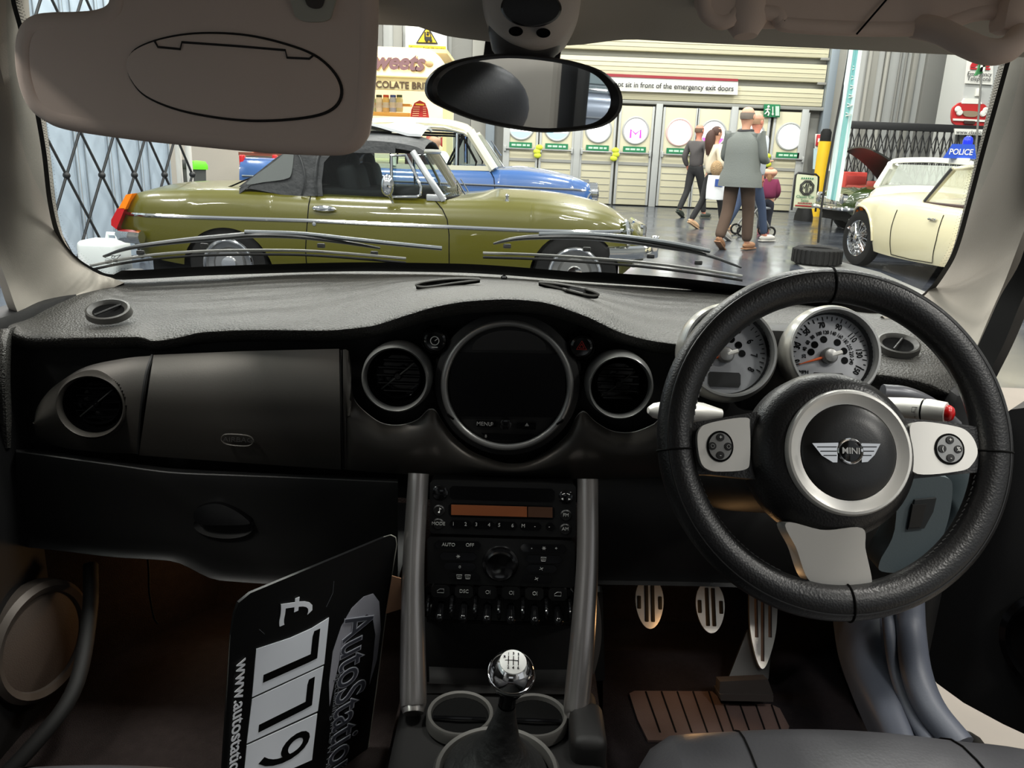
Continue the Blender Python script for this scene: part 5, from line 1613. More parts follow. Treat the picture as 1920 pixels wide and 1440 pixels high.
txt('www.classicmg.co.uk', at(1793, 247.5, Y=YG - 0.1), EX, EZ, 0.10, M_ink, bn, ext=0.001, align='LEFT')
# ---- yellow post, call point, A-board
bl = thing('safety_post', at(1543, 402, Y=19.2), 'yellow steel safety post with black cap beside the shutter', 'post')
b0, b1 = V3((at(1538, 330, Y=19.2).x, 19.2, 0)), 1.68
obj('post', lt(b0, (0, 0, 1), [(0, 0), (0.14, 0), (0.14, b1), (0, b1)], 24), mat('post_yellow', (236, 190, 30), 0.5, var=(3, 0.15)), bl)
obj('cap', lt(b0, (0, 0, 1), [(0.12, b1), (0.12, b1 + 0.20), (0.08, b1 + 0.27), (0, b1 + 0.28)], 20), M_rubber, bl)
cpn = flat_sign('call_point_panel', [(1529, 251), (1557, 252), (1556, 320), (1527, 318)], 20.455, M_swhite, 'pale panel with red fire call point behind the yellow post', 'panel')
obj('call_point', bx(at(1537, 263, Y=20.42), (0.16, 0.06, 0.26), None, 0.01), MATS['sign_red'], cpn)
obj('label_plate', bx(at(1537, 263, Y=20.38), (0.09, 0.02, 0.09)), M_swhite, cpn)
obj('notice_film', pr([at(x, y, Y=20.44) for x, y in [(1526, 278), (1540, 279), (1539, 318), (1524, 317)]], (0, 0.02, 0)), mat('film_cyan', (190, 215, 220), 0.4), cpn)
ab = thing('pavement_sign', at(1510, 400, Y=17.5), 'cream pavement sign with octagon badge beside the yellow post', 'sign')
P = lambda x, y, d=0.0: at(x, y, Y=17.5 - d)
obj('board', pr([P(x, y) for x, y in crv([(1494, 330), (1500, 327), (1528, 330), (1533, 334), (1531, 360), (1528, 388), (1522, 391), (1492, 389), (1488, 385), (1491, 358)], 40, True)], (0, 0.05, 0)), mat('board_cream', (226, 230, 196), 0.5), ab)
obj('frame', tb([P(x, y, -0.02) for x, y in [(1484, 394), (1489, 350), (1492, 328), (1497, 324), (1530, 327), (1535, 332), (1534, 350), (1529, 397)]], 0.022, 8), M_iron, ab)
obj('base', [lt(V3((P(1508, 396).x, 17.5, 0)), (0, 0, 1), [(0.0, 0.0), (0.34, 0.0), (0.33, 0.10), (0.25, 0.26), (0, 0.26)], 24, 1, 0.5)], M_rubber, ab)
oc_ = P(1513, 352, 0.02)
for s in (0.155, 0.125):
    obj('octagon', tb([oc_ + V3((s * math.cos(t) * 0.98, 0, s * math.sin(t))) for t in [PI / 8 + PI / 4 * k for k in range(8)]], 0.011, 6, closed=True), M_ink, ab)
obj('monogram', [tb([oc_ + V3((a, -0.01, b)) for a, b in q], 0.010, 5) for q in ([(-.105, -.055), (-.08, .03), (-.055, -.015), (-.018, .09), (-.018, -.10)], [(.085, .04), (.04, .09), (.018, .085), (.014, -.10), (.08, -.055), (.08, -.015), (.05, -.015)])], M_ink, ab)
M_gink = mat('ink_green', (40, 130, 90), 0.5)
obj('faded_heading', [bx(P(1504 + 4 * k, 334 + 0.15 * k, 0.02), (0.026, 0.004, 0.03)) for k in range(6)], M_gink, ab)
txt('Classic Car', P(1510, 369, 0.02), EX, EZ, 0.085, M_gink, ab, ext=0.001)
txt('Sales', P(1509, 376, 0.02), EX, EZ, 0.085, M_gink, ab, ext=0.001)
obj('faded_line', [bx(P(1497 + 3 * k, 380.5 + 0.12 * k, 0.02), (0.022, 0.004, 0.028)) for k in range(9)], mat('sign_maroon'), ab)
obj('red_rule', pr([P(x, y, 0.02) for x, y in [(1491, 384), (1525, 386), (1525, 388), (1491, 386)]], (0, 0.01, 0)), MATS['sign_red'], ab)
# ---- feather flag with tyre foot
fo = at(1532, 478, Z=0.12)
ff = thing('feather_flag', (fo.x, fo.y, 0.3), 'tall pale teal feather flag on a black pole beside the cream coupe', 'flag')
FY = fo.y
pole = [(1534, 455), (1539, 400), (1551, 320), (1572, 210), (1590, 110), (1601, 30)]
obj('pole', tb(crv([at(x, y, Y=FY) for x, y in pole], 24), 0.014, 8), M_iron, ff)
Lc = crv([(1549, 372), (1566, 260), (1582, 160), (1596, 60), (1602, 0)], 24)
Rc = crv([(1573, 378), (1592, 260), (1607, 160), (1621, 60), (1629, 0)], 24)
fr_ = [[at(l[0] + (r[0] - l[0]) * k / 6, l[1] + (r[1] - l[1]) * k / 6, Y=FY + 0.03 * math.sin(k * 1.3 + i * .3)) for k in range(7)] for i, (l, r) in enumerate(zip(Lc, Rc))]
obj('cloth', thick(gr(fr_), 0.004), mat('flag_pale', (222, 236, 234), 0.7), ff)
obj('teal_stripe', thick(gr([[p + V3((0, -0.012, 0)) for p in row[2:5]] for row in fr_]), 0.003), mat('flag_teal', (128, 184, 184), 0.7), ff)
_ = lambda *k: None
obj('script_strokes', [tb([fr_[i][3] + V3((-0.05, -0.02, 0.0)), fr_[i][3] + V3((0.05, -0.02, 0.03)), fr_[i][3] + V3((-0.03, -0.02, 0.05))], 0.008, 4) for i in range(8, 14)], M_swhite, ff)
ty = thing('tyre_foot', (fo.x, fo.y, 0), 'black chunky tyre lying flat as the foot of the feather flag', 'tyre')
obj('tyre', lt((fo.x, fo.y, 0.01), (0, 0, 1), [(0.17, 0.02), (0.24, 0.0), (0.27, 0.03), (0.275, 0.11), (0.265, 0.18), (0.23, 0.205), (0.17, 0.19), (0.15, 0.1), (0.17, 0.02)], 40), M_rubber, ty)
blk = None
for k in range(28):
    a = 2 * PI * k / 28
    obj('tread_block', bx((fo.x + 0.275 * math.cos(a), fo.y + 0.275 * math.sin(a), 0.11), (0.02, 0.035, 0.15), Matrix.Rotation(a, 3, 'Z')), M_rubber, ty)
obj('hub_disc', lt((fo.x, fo.y, 0.12), (0, 0, 1), [(0.17, 0), (0.05, 0.02), (0, 0.02)], 24), M_dull, ty)
tm_ = obj('ground_patch', pr([at(x, y, Z=0.0) for x, y in [(1492, 492), (1575, 492), (1650, 512), (1760, 560), (1640, 575), (1500, 500)]], (0, 0, 0.01)), mat('patch_pale', (128, 128, 126), 0.6))  # paler patch laid on the hall floor
tag(tm_, 'pale grey floor patch under the cream coupe', 'mat')
# ---- green chequered flag on a thin pole
cf = thing('chequered_flag', at(1836, 300, Y=9.9), 'green and chequered rolled flag on a thin silver pole', 'flag')
obj('pole', tb([V3((at(1822, 360, Y=9.9).x, 9.9, 0.0)), at(1826, 330, Y=9.9), at(1836, 200, Y=9.9), at(1846, 60, Y=9.9)], 0.012, 8), M_silver, cf)
obj('cloth', pr([at(x, y, Y=9.88) for x, y in [(1838, 80), (1850, 80), (1848, 132), (1840, 138), (1828, 142), (1836, 125)]], (0, 0.03, 0)), mat('flag_green', (52, 120, 70), 0.7), cf)
for k in range(7):
    for j in range(2):
        x, y = 1843.5 + 3.6 * j - 0.5 * k, 88 + 7 * k
        obj('chequer', bx(at(x, y, Y=9.855), (0.026, 0.008, 0.05)), M_swhite if (k + j) % 2 else M_line, cf)

# ================================================================ sweet stall
YS = 12.6
P = lambda x, y, d=0.0: at(x, y, Y=YS - d)
kio = thing('sweet_stall', at(700, 330, Y=YS), 'cream sweet stall with lit sign board and stocked shelves', 'stall')
M_cream = mat('stall_cream', (244, 226, 170), 0.5)
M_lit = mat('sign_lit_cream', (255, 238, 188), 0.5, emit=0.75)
xl, xr = P(470, 200).x, P(838, 200).x
ztp, zb_ = P(760, 92).z, P(760, 145).z
sgn = [V3((xl, YS - 0.2, zb_)), V3((xr, YS - 0.2, zb_))] + [V3((xr - 0.35 + 0.35 * math.cos(t), YS - 0.2, ztp - 0.35 + 0.35 * math.sin(t))) for t in [PI / 2 * k / 8 for k in range(9)]] + [V3((xl, YS - 0.2, ztp))]
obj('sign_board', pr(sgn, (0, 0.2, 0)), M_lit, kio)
txt('Sweets', P(737, 116, 0.24), EX, EZ, 0.305, mat('sweet_mauve', (150, 110, 112), 0.5), kio, ext=0.004, shear=0.3, off=0.012)
txt('Sweets', P(739, 119, 0.225), EX, EZ, 0.305, mat('sweet_shadow', (214, 176, 120), 0.5), kio, ext=0.002, shear=0.3, off=0.016)
obj('sweet_icon', [sp(P(805, 120, 0.22), (0.06, 0.02, 0.045), 12, 8), pr([P(797, 120, .22), P(801, 118, .22), P(801, 122, .22)], (0, 0.01, 0))], MATS['sweet_shadow'], kio)
obj('fascia', pr([V3((xl, YS - 0.12, P(760, 170).z)), V3((xr, YS - 0.12, P(760, 170).z)), V3((xr, YS - 0.12, P(760, 146).z)), V3((xl, YS - 0.12, P(760, 146).z))], (0, 0.12, 0)), M_cream, kio)
txt('CHOCOLATE BRITTLE', P(667, 157, 0.14), EX, EZ, 0.132, mat('letter_brown', (92, 70, 46), 0.5), kio, ext=0.003, align='LEFT', off=0.003, sx=0.98)
zc0 = P(760, 240).z
obj('back_panel', bx(((xl + xr) / 2, YS + 1.2, P(760, 200).z - 0.2), (xr - xl, 0.06, 1.6)), mat('stall_inner_glow', (255, 240, 210), 0.5, emit=0.75), kio)  # panel glows in place of the bright lighting inside the stall
obj('roof', bx(((xl + xr) / 2, YS + 0.6, ztp - 0.02), (xr - xl, 1.4, 0.05)), M_cream, kio)
obj('end_wall', bx((xr - 0.03, YS + 0.6, 0.9), (0.06, 1.2, 1.8)), M_cream, kio)
obj('counter', bx(((xl + xr) / 2, YS, 0.5), (xr - xl, 0.5, 1.0), None, 0.02), M_cream, kio)
obj('shelf_frame', [bx(P(723, 196, -0.6), (0.80, 0.25, 0.03))], mat('shelf_orange', (236, 176, 80), 0.5), kio)
Q = lambda x, y: at(x, y, Y=YS + 0.5)
sf = obj('shelf', bx(Q(720, 214), (0.85, 0.3, 0.05), None, 0.005), MATS['shelf_orange'], kio)
for i, (x, c, lid) in enumerate(((684, (240, 190, 120), (210, 60, 50)), (698, (215, 235, 200), (50, 140, 70)), (711, (250, 250, 245), (60, 70, 60)), (724, (245, 215, 150), (210, 80, 50)), (737, (190, 205, 240), (60, 90, 180)), (749, (225, 220, 170), (60, 80, 60)))):
    b = Q(x, 210)
    j = thing('sweet_jar', b, ['amber sweet jar with red lid, left end of the stall shelf', 'pale green sweet jar with green lid on the stall shelf', 'white sweet jar with dark lid on the stall shelf', 'yellow sweet jar with red lid on the stall shelf',
                               'blue and white sweet jar on the stall shelf', 'khaki sweet jar with dark lid, right end of the stall shelf'][i], 'jar', 'sweet jars on the stall shelf')
    obj('jar', lt(b, (0, 0, 1), [(0, 0), (0.052, 0.0), (0.055, 0.03), (0.055, 0.18), (0.045, 0.21), (0.04, 0.22)], 18), mat('jar%d' % i, c, 0.25), j)
    obj('lid', lt(b, (0, 0, 1), [(0.045, 0.215), (0.045, 0.25), (0, 0.252)], 16), mat('lid%d' % i, lid, 0.4), j)
    obj('jar_label', lt(b, (0, 0, 1), [(0.0555, 0.06), (0.0565, 0.07), (0.0565, 0.13), (0.0555, 0.14)], 18), M_swhite, j)
mn = thing('price_menu', P(787, 226), 'red arched price list on the sweet stall', 'menu')
obj('board', pr([at(x, y, Y=YS + 0.2) for x, y in [(769, 224), (771, 206), (777, 193), (787, 188), (797, 193), (802, 206), (805, 225)]], (0, 0.03, 0)), mat('menu_red', (190, 36, 30), 0.5), mn)
obj('menu_heading', pr([at(x, y, Y=YS + 0.18) for x, y in [(779, 194), (795, 195), (795, 198), (779, 197)]], (0, 0.01, 0)), mat('menu_yellow', (240, 190, 50), 0.5), mn)
for k in range(6):
    obj('menu_line', [pr([at(x + dx, 200 + 4 * k + dy, Y=YS + 0.18) for dx, dy in ((0, 0), (w, 0), (w, 1.4), (0, 1.4))], (0, 0.01, 0)) for x, w in ((775 - k * 0.5, 12), (793, 6))], mat('menu_print', (240, 170, 130), 0.5), mn)
# goods on the counter behind the saloon windows: small bags
for i in range(9):
    b = at(762 + 8.5 * i, 266 - (i % 2) * 5, Y=YS + 0.35)
    s = obj('sweet_bag', sp(b, (0.05, 0.04, 0.055 + 0.01 * (i % 3)), 10, 8), mat('bag%d' % (i % 5), [(225, 120, 110), (240, 200, 140), (235, 235, 225), (205, 70, 80), (240, 180, 90)][i % 5], 0.5))
    tag(s, '%s sweet bag on the stall counter, %s from the olive car end' % (['coral', 'pale orange', 'white', 'red', 'amber'][i % 5], ['first', 'second', 'third', 'fourth', 'fifth', 'sixth', 'seventh', 'eighth', 'ninth'][i]), 'sweet bag', 'sweet bags on the stall counter')
# ---- panels and things at the left
lp = st(obj('wall_partition', bx((-5.2, 11.4, 1.3), (3.4, 0.1, 2.6)), mat('partition_warm', (186, 178, 166), 0.7)))
lp['label'] = 'warm grey partition panel behind the olive car tail'
sh_ = thing('poster_shelf', at(480, 292, Y=10.6), 'brown counter shelf with orange posters behind the olive car', 'shelf')
P = lambda x, y, d=0.0: at(x, y, Y=10.6 - d)
obj('shelf_top', pr([P(x, y) for x, y in [(447, 285), (530, 288), (530, 294), (447, 291)]], (0, 0.4, 0)), mat('shelf_brown', (120, 62, 44), 0.5), sh_)
obj('cabinet', pr([P(x, y, -0.05) for x, y in [(455, 292), (530, 295), (530, 445), (455, 441)]], (0, 0.35, 0)), M_swhite, sh_)
obj('poster', pr([P(x, y) for x, y in [(473, 262), (515, 264), (514, 288), (472, 286)]], (0, 0.02, 0)), mat('poster_salmon', (236, 160, 130), 0.5), sh_)
obj('poster', pr([P(x, y) for x, y in [(517, 263), (548, 265), (547, 289), (516, 287)]], (0, 0.02, 0)), mat('poster_orange', (240, 130, 80), 0.5), sh_)
for k in range(5):
    obj('poster_line', pr([P(x, y + 4 * k, 0.01) for x, y in [(476, 268), (510, 269.5), (510, 271), (476, 269.5)]], (0, 0.01, 0)), MATS['menu_red'], sh_)
for nm, px, lidc, lab in (('waste_bin', 372, (110, 220, 40), 'grey bin with bright green lid beside the white frame panel'), ('waste_bin', 352, (40, 42, 40), 'dark bin standing just behind the green-lidded bin')):
    b = at(px, 345, Y=9.6 if px > 360 else 9.9)
    b.z = at(370, 350, Y=9.75).z - 0.095 + 0.08
    t = thing(nm, b, lab, 'bin')
    obj('tub', lt(b + V3((0, 0, -0.08)), (0, 0, 1), [(0, 0), (0.085, 0), (0.10, 0.30), (0.0, 0.30)], 4), mat('bin_grey', (74, 76, 74), 0.5), t)
    obj('lid', lt(b + V3((0, 0, 0.22)), (0, 0, 1), [(0.125, 0), (0.125, 0.05), (0.10, 0.09), (0.0, 0.1)], 4), mat('lid_' + str(px), lidc, 0.4), t, label='bright green lid' if px > 360 else None)
bt_ = obj('bin_table', bx(at(370, 350, Y=9.75) + V3((0.1, 0, -0.12)), (0.75, 0.7, 0.05), None, 0.01), mat('table_stone', (170, 168, 150), 0.5))
tag(bt_, 'stone coloured table carrying the two bins', 'table')
# legs for that table
lgm = [bx(at(370, 350, Y=9.75) + V3((0.1 + dx, dy, -0.45)), (0.04, 0.04, 0.62)) for dx in (-0.32, 0.32) for dy in (-0.3, 0.3)]
for l in lgm:
    zmin = min(v.z for v in l[0])
    for v in l[0]:
        if v.z < zmin + 0.01:
            v.z = 0.0
    obj('leg', l, M_silver, bt_)
# pop-up frame wall: pale panels behind a black scissor frame
pf = thing('display_frame', (-4.0, 7.0, 0), 'pale blue pop-up display wall on a black scissor frame', 'display stand')
A0, A1 = V3((-5.35, 4.4, 0)), V3((-3.36, 8.45, 0))
du = (A1 - A0).normalized()
npn = V3((du.y, -du.x, 0))
nW, Hq = 13, 0.76
wq = (A1 - A0).length / nW
nq = lambda i, k, t=0.0: A0 + du * (wq * i) + V3((0, 0, 0.05 + Hq * k)) + npn * t
M_fab = mat('display_fabric', (196, 212, 226), 0.6)
M_rod = mat('rod_black', (24, 26, 28), 0.5)
p1 = None
for i in range(nW):
    c = A0 + du * (wq * (i + 0.5)) - npn * 0.30
    d = bx(c + V3((0, 0, 1.75)), (wq * 0.97, 0.012, 3.5), Matrix.Rotation(math.atan2(du.y, du.x), 3, 'Z'), 0.003)
    if p1 is None:
        p1 = obj('fabric_panel', d, M_fab, pf)
        pc = c
    else:
        dup(p1, c - pc, pf)
hb_ = nd = None
for k in range(5):
    for i in range(nW + 1):
        if i < nW:
            for a, b in (((i, k), (i + 1, k + 1)), ((i, k + 1), (i + 1, k))):
                if k < 4:
                    key = (a[1] < b[1])
                    q = tb([nq(*a), nq(*b)], 0.012, 6)
                    if i == 0 and k == 0:
                        if key:
                            r1 = obj('scissor_rod', q, M_rod, pf)
                        else:
                            r2 = obj('scissor_rod', q, M_rod, pf)
                    else:
                        dup(r1 if key else r2, du * (wq * i) + V3((0, 0, Hq * k)), pf)
            q = tb([nq(i, k), nq(i + 1, k)], 0.008, 6)
            if hb_ is None:
                hb_ = obj('cross_rod', q, M_rod, pf)
            elif k == 2 or k == 4 or k == 0:
                dup(hb_, du * (wq * i) + V3((0, 0, Hq * k)), pf)
        q = sp(nq(i, k), 0.032, 10, 8)
        if nd is None:
            nd = obj('node', q, M_rod, pf)
        else:
            dup(nd, du * (wq * i) + V3((0, 0, Hq * k)), pf)
for i in range(nW + 1):
    for t in (-0.05, 0.05):
        q = tb([A0 + du * (wq * i + t) - npn * 0.27 + V3((0, 0, 0.0)), A0 + du * (wq * i + t) - npn * 0.27 + V3((0, 0, 3.5))], 0.007, 5)
        if i == 0:
            if t < 0:
                v1 = obj('panel_stay', q, mat('stay_grey', (130, 140, 148), 0.4), pf)
            else:
                v2_ = obj('panel_stay', q, MATS['stay_grey'], pf)
        else:
            dup(v1 if t < 0 else v2_, du * (wq * i), pf)
for k in range(2):
    obj('end_post', bx(A1 + du * 0.06 - npn * (0.1 + 0.15 * k) + V3((0, 0, 1.75)), (0.05, 0.05, 3.5), None, 0.005), M_swhite, pf)
jr = thing('jerry_can', at(205, 500, Y=6.7), 'white plastic container on the floor behind the olive car tail', 'container')
jb0 = at(197, 470, Y=6.7)
obj('body', bx((jb0.x - 0.03, 6.75, 0.16), (0.34, 0.3, 0.32), None, 0.05, 3), mat('plastic_white', (226, 232, 230), 0.4), jr)
obj('handle', tb([(jb0.x - 0.0, 6.75, 0.32), (jb0.x + 0.01, 6.75, 0.37), (jb0.x + 0.08, 6.75, 0.37), (jb0.x + 0.09, 6.75, 0.32)], 0.016, 8), MATS['plastic_white'], jr)
# ================================================================ CARS ON SHOW
def smooth_tab(tab):
    """[(x, v...)] -> function of x, smooth"""
    xs = [t[0] for t in tab]

    def f(x, k=1):
        n = len(tab)
        if x <= xs[0]:
            return tab[0][k]
        if x >= xs[-1]:
            return tab[-1][k]
        i = 0
        while x > xs[i + 1]:
            i += 1
        g = lambda j: tab[max(0, min(n - 1, j))]
        a, b, c, d = g(i - 1)[k], g(i)[k], g(i + 1)[k], g(i + 2)[k]
        h = xs[i + 1] - xs[i]
        t = (x - xs[i]) / h
        m0 = 0 if i == 0 else (c - a) / (xs[i + 1] - xs[i - 1]) * h
        m1 = 0 if i + 2 >= n else (d - b) / (xs[i + 2] - xs[i]) * h
        return b * (2 * t ** 3 - 3 * t * t + 1) + m0 * (t ** 3 - 2 * t * t + t) + c * (3 * t * t - 2 * t ** 3) + m1 * (t ** 3 - t * t)
    return f


def pxloc(M, ys):
    """pixel -> local (x, z) on the car's side plane y = ys"""
    n = (M.to_3x3() @ V3((0, 1, 0))).normalized()
    O = M @ V3((0, ys, 0))
    Mi = M.inverted()

    def f(px, py):
        p = Mi @ onp(px, py, O, n)
        return p.x, p.z
    return f


class Car:
    def __init__(s, M, name, label, paint, zt, w, cr, sill, wheels, ra, cat='car', n=110):
        """zt,w,cr: tables over local x; wheels [(x,z)]; ra arch radius"""
        s.M = M
        setxf(M)
        s.root = thing(name, (0, 0, 0), label, cat)
        s.zt, s.w, s.cr = smooth_tab(zt), smooth_tab(w), smooth_tab(cr)
        s.sill = smooth_tab(sill)
        s.wheels, s.ra = wheels, ra
        s.x0, s.x1 = zt[0][0], zt[-1][0]
        s.paint = paint
        xs = sorted([s.x0 + (s.x1 - s.x0) * i / n for i in range(n + 1)] + [wx + sg * ra * q for wx, wz in wheels for sg in (-1, 1) for q in (1.001, 0.999, 0.97, 0.93)])
        rows = [s.ring(x) for x in xs]
        V, F = gr(rows)
        m = len(rows[0])
        F.append(list(range(m)))
        F.append([len(V) - m + i for i in range(m)][::-1])
        s.body = obj('body', (V, F), paint, s.root, sm=50)
        zf = min(s.sill(s.x0), s.sill(0))
        xm = (s.x0 + s.x1) / 2
        obj('underside', bx((xm, 0, 0.36), ((s.x1 - s.x0) * 0.9, s.w(0) * 1.5, 0.32)), M_dull, s.root)

    def zb(s, x):
        z = s.sill(x)
        for wx, wz in s.wheels:
            if abs(x - wx) < s.ra:
                z = max(z, wz + math.sqrt(s.ra ** 2 - (x - wx) ** 2))
        return z

    def yside(s, x, z):
        """half width of the body side at local x, height z"""
        zs, zt = s.sill(x), s.zt(x)
        t = max(0, min(1, (z - zs) / max(0.05, zt - zs)))
        return s.w(x) * (0.93 + 0.07 * math.sin(PI * min(1, t * 1.05)) ** 0.7 if t < 0.93 else 0.93 - 0.05 * ((t - 0.93) / 0.07))

    def ring(s, x):
        zb, zt, w, cr = s.zb(x), s.zt(x), s.w(x), s.cr(x)
        zb = min(zb, zt - 0.02)
        P = []
        for k in range(9):
            z = zb + (zt - zb) * (k / 8) ** 0.9
            P.append((s.yside(x, z), z))
        for k, (f, g) in enumerate(((0.82, 0.25), (0.68, 0.5), (0.45, 0.8), (0.2, 0.96))):
            P.append((w * f, zt + cr * g))
        full = [V3((x, -y, z)) for y, z in P] + [V3((x, 0, zt + cr))] + [V3((x, y, z)) for y, z in P[::-1]]
        return full

    def strip(s, name, pts, r, m, sides=(-1, 1), lift=0.004, parent=None, flat=1.0):
        pts = arcl(pts, max(40, len(pts)))
        for sd in sides:
            q = [V3((x, sd * (s.yside(x, z) + lift), z)) for x, z in pts]
            obj(name, tb(q, r, 6), m, parent or s.root)

    def at_side(s, x, z, sd, lift=0.0):
        return V3((x, sd * (s.yside(x, z) + lift), z))

    def wheel(s, x, z, r, wd, style, rimm=None):
        for sd in (-1, 1):
            yo = sd * (s.w(x) - 0.075)
            c = V3((x, yo, z))
            ax = V3((0, sd, 0))
            t = obj('wheel', lt(c, ax, [(r * 0.66, -wd), (r * 0.92, -wd), (r, -wd * 0.7), (r, wd * 0.2), (r * 0.95, wd * 0.42), (r * 0.8, wd * 0.5), (r * 0.66, wd * 0.42), (r * 0.64, wd * 0.2)], 44), M_rubber, s.root)
            if style == 'wire':
                obj('rim', lt(c, ax, [(r * 0.65, wd * 0.42), (r * 0.62, wd * 0.35), (r * 0.60, -wd * 0.3), (0, -wd * 0.3)], 40), M_chrome, t)
                sp_ = []
                for k in range(36):
                    a = 2 * PI * k / 36
                    b = a + (0.5 if k % 2 else -0.5)
                    h0, h1 = (wd * 0.5, wd * 0.0) if k % 2 else (wd * 0.35, wd * 0.3)
                    sp_.append(tb([c + V3((0.16 * r * math.cos(b), sd * h0, 0.16 * r * math.sin(b))), c + V3((0.61 * r * math.cos(a), sd * h1, 0.61 * r * math.sin(a)))], 0.004, 4))
                obj('spokes', sp_, M_chrome, t)
                obj('spinner', lt(c, ax, [(r * 0.18, wd * 0.2), (r * 0.17, wd * 0.55), (r * 0.1, wd * 0.7), (0, wd * 0.72)], 20), M_chrome, t)
            else:
                obj('rim', lt(c, ax, [(r * 0.65, wd * 0.42), (r * 0.6, wd * 0.3), (r * 0.55, wd * 0.1), (r * 0.42, wd * 0.02), (r * 0.36, wd * 0.2), (0, wd * 0.24)], 40), rimm or M_silver, t)
                obj('trim_ring', tor(c + ax * wd * 0.4, ax, r * 0.6, 0.012, 40, 8), M_chrome, t)
                obj('hub_cap', lt(c, ax, [(r * 0.2, wd * 0.2), (r * 0.18, wd * 0.4), (0, wd * 0.46)], 24), M_chrome, t)

    def glassbox(s, belt, roof, panes, pillars, wb, wr, rm, gm, crown=0.05, screens=True, pm=None, roofext=0.0):
        """greenhouse: belt/roof [(x,z)], panes polygons [(x,z)], pillars [((x,z),(x,z),r)]"""
        fb, fr = smooth_tab(belt), smooth_tab(roof)

        def y(x, z):
            a, b = fb(x), max(z, fr(min(max(x, roof[0][0]), roof[-1][0])))
            t = max(0, min(1, (z - a) / max(0.05, b - a)))
            return wb + (wr - wb) * t
        s.gy = y
        R = [(x, fr(x)) for x in [roof[0][0] + (roof[-1][0] - roof[0][0]) * k / 24 for k in range(25)]]
        rows = [[V3((x, -wr - 0.01, z - 0.03)) for x, z in R], [V3((x, -wr, z)) for x, z in R], [V3((x, -wr * 0.75, z + crown * 0.6)) for x, z in R], [V3((x, 0, z + crown)) for x, z in R],
                [V3((x, wr * 0.75, z + crown * 0.6)) for x, z in R], [V3((x, wr, z)) for x, z in R], [V3((x, wr + 0.01, z - 0.03)) for x, z in R]]
        rf = obj('roof', thick(gr(surf(rows, 25, 3)), 0.012), rm, s.root)
        for sd in (-1, 1):
            for P in panes:
                obj('side_window', pr([V3((x, sd * y(x, z), z)) for x, z in P], (0, sd * -0.006, 0)), gm, s.root)
            for a, b, r in pillars:
                obj('pillar', tb([V3((a[0], sd * y(*a), a[1])), V3((b[0], sd * y(*b), b[1]))], r, 8), pm or rm, s.root)
        if screens:
            bx0, bx1 = belt[0], belt[-1]
            rx0, rx1 = roof[0], roof[-1]
            for (b, r_, nm) in ((bx1, rx1, 'windscreen'), (bx0, rx0, 'rear_window')):
                rows = []
                for k in range(7):
                    t = k / 6
                    x, z = b[0] + (r_[0] - b[0]) * t, b[1] + (r_[1] - b[1]) * t
                    hw = (wb + (wr - wb) * t) * 0.97
                    bow = 0.10 if nm == 'windscreen' else -0.08
                    rows.append([V3((x + bow * (1 - u * u), hw * u, z)) for u in [-1 + j / 5 for j in range(11)]])
                obj(nm, gr(rows), gm, s.root)
        return rf


G_car = glass('car_glass', (246, 250, 249), 0.6)
G_dark = glass('car_glass_dark', (120, 128, 126), 1.0)
CHR = mat('car_chrome', (228, 228, 226), 0.07, metal=1.0)

# ---------------------------------------------------------------- olive roadster
M_olive = mat('olive_paint', (80, 77, 5), 0.32, spec=0.4, coat=0.6, var=(2, 0.05))
M_top = mat('soft_top_black', (38, 40, 42), 0.6, bump=(14, 0.5, 'noise', 0.02), var=(6, 0.3))
WO = 0.74
MOv = Matrix.Translation((-0.75, 5.8 + WO, 0))
L_ = pxloc(MOv, -WO)
tp = [L_(x, y) for x, y in [(206, 392), (222, 374), (240, 364), (300, 360), (450, 361), (575, 368), (720, 374), (835, 377), (930, 380), (1040, 389), (1120, 403), (1175, 421), (1205, 441), (1219, 462)]]
xr0, xf0 = tp[0][0], tp[-1][0]
rw_, fw_ = L_(424, 478)[0], L_(1080, 482)[0]
ol = Car(MOv, 'sports_car', 'olive green convertible with black soft top parked across our view', M_olive, tp,
         [(xr0, 0.60), (xr0 + 0.2, 0.70), (rw_, WO), (0, WO), (fw_, WO), (xf0 - 0.3, 0.70), (xf0 - 0.1, 0.60), (xf0, 0.50)],
         [(xr0, 0.0), (xr0 + 0.3, 0.05), (-0.6, 0.05), (0.1, 0.02), (0.45, 0.04), (0.6, 0.07), (1.4, 0.07), (xf0 - 0.1, 0.03), (xf0, 0.0)],
         [(xr0, 0.42), (xr0 + 0.25, 0.30), (rw_ + 0.5, 0.20), (fw_ - 0.5, 0.20), (xf0 - 0.25, 0.26), (xf0, 0.40)], [(rw_, 0.215), (fw_, 0.28)], 0.335)
ol.wheel(rw_, 0.285, 0.285, 0.10, 'disc', mat('rim_dark_silver', (150, 150, 150), 0.3, metal=0.8))
ol.wheel(fw_, 0.305, 0.305, 0.10, 'disc')
ol.strip('chrome_strip', [L_(x, y) for x, y in [(217, 402), (400, 408), (575, 413), (720, 420), (840, 425), (1000, 432), (1120, 435), (1192, 436)]], 0.013, CHR, lift=0.002)
for pts in ([(577, 368), (576, 413), (573, 470), (574, 500)], [(812, 376), (828, 392), (838, 412), (842, 440), (842, 500)]):
    ol.strip('door_gap', [L_(*p) for p in pts], 0.004, M_line, lift=-0.001)
ol.strip('bonnet_gap', [L_(x, y) for x, y in [(850, 380), (1000, 388), (1100, 402), (1170, 424)]], 0.003, M_line, lift=-0.02)
x, z = L_(607, 391)
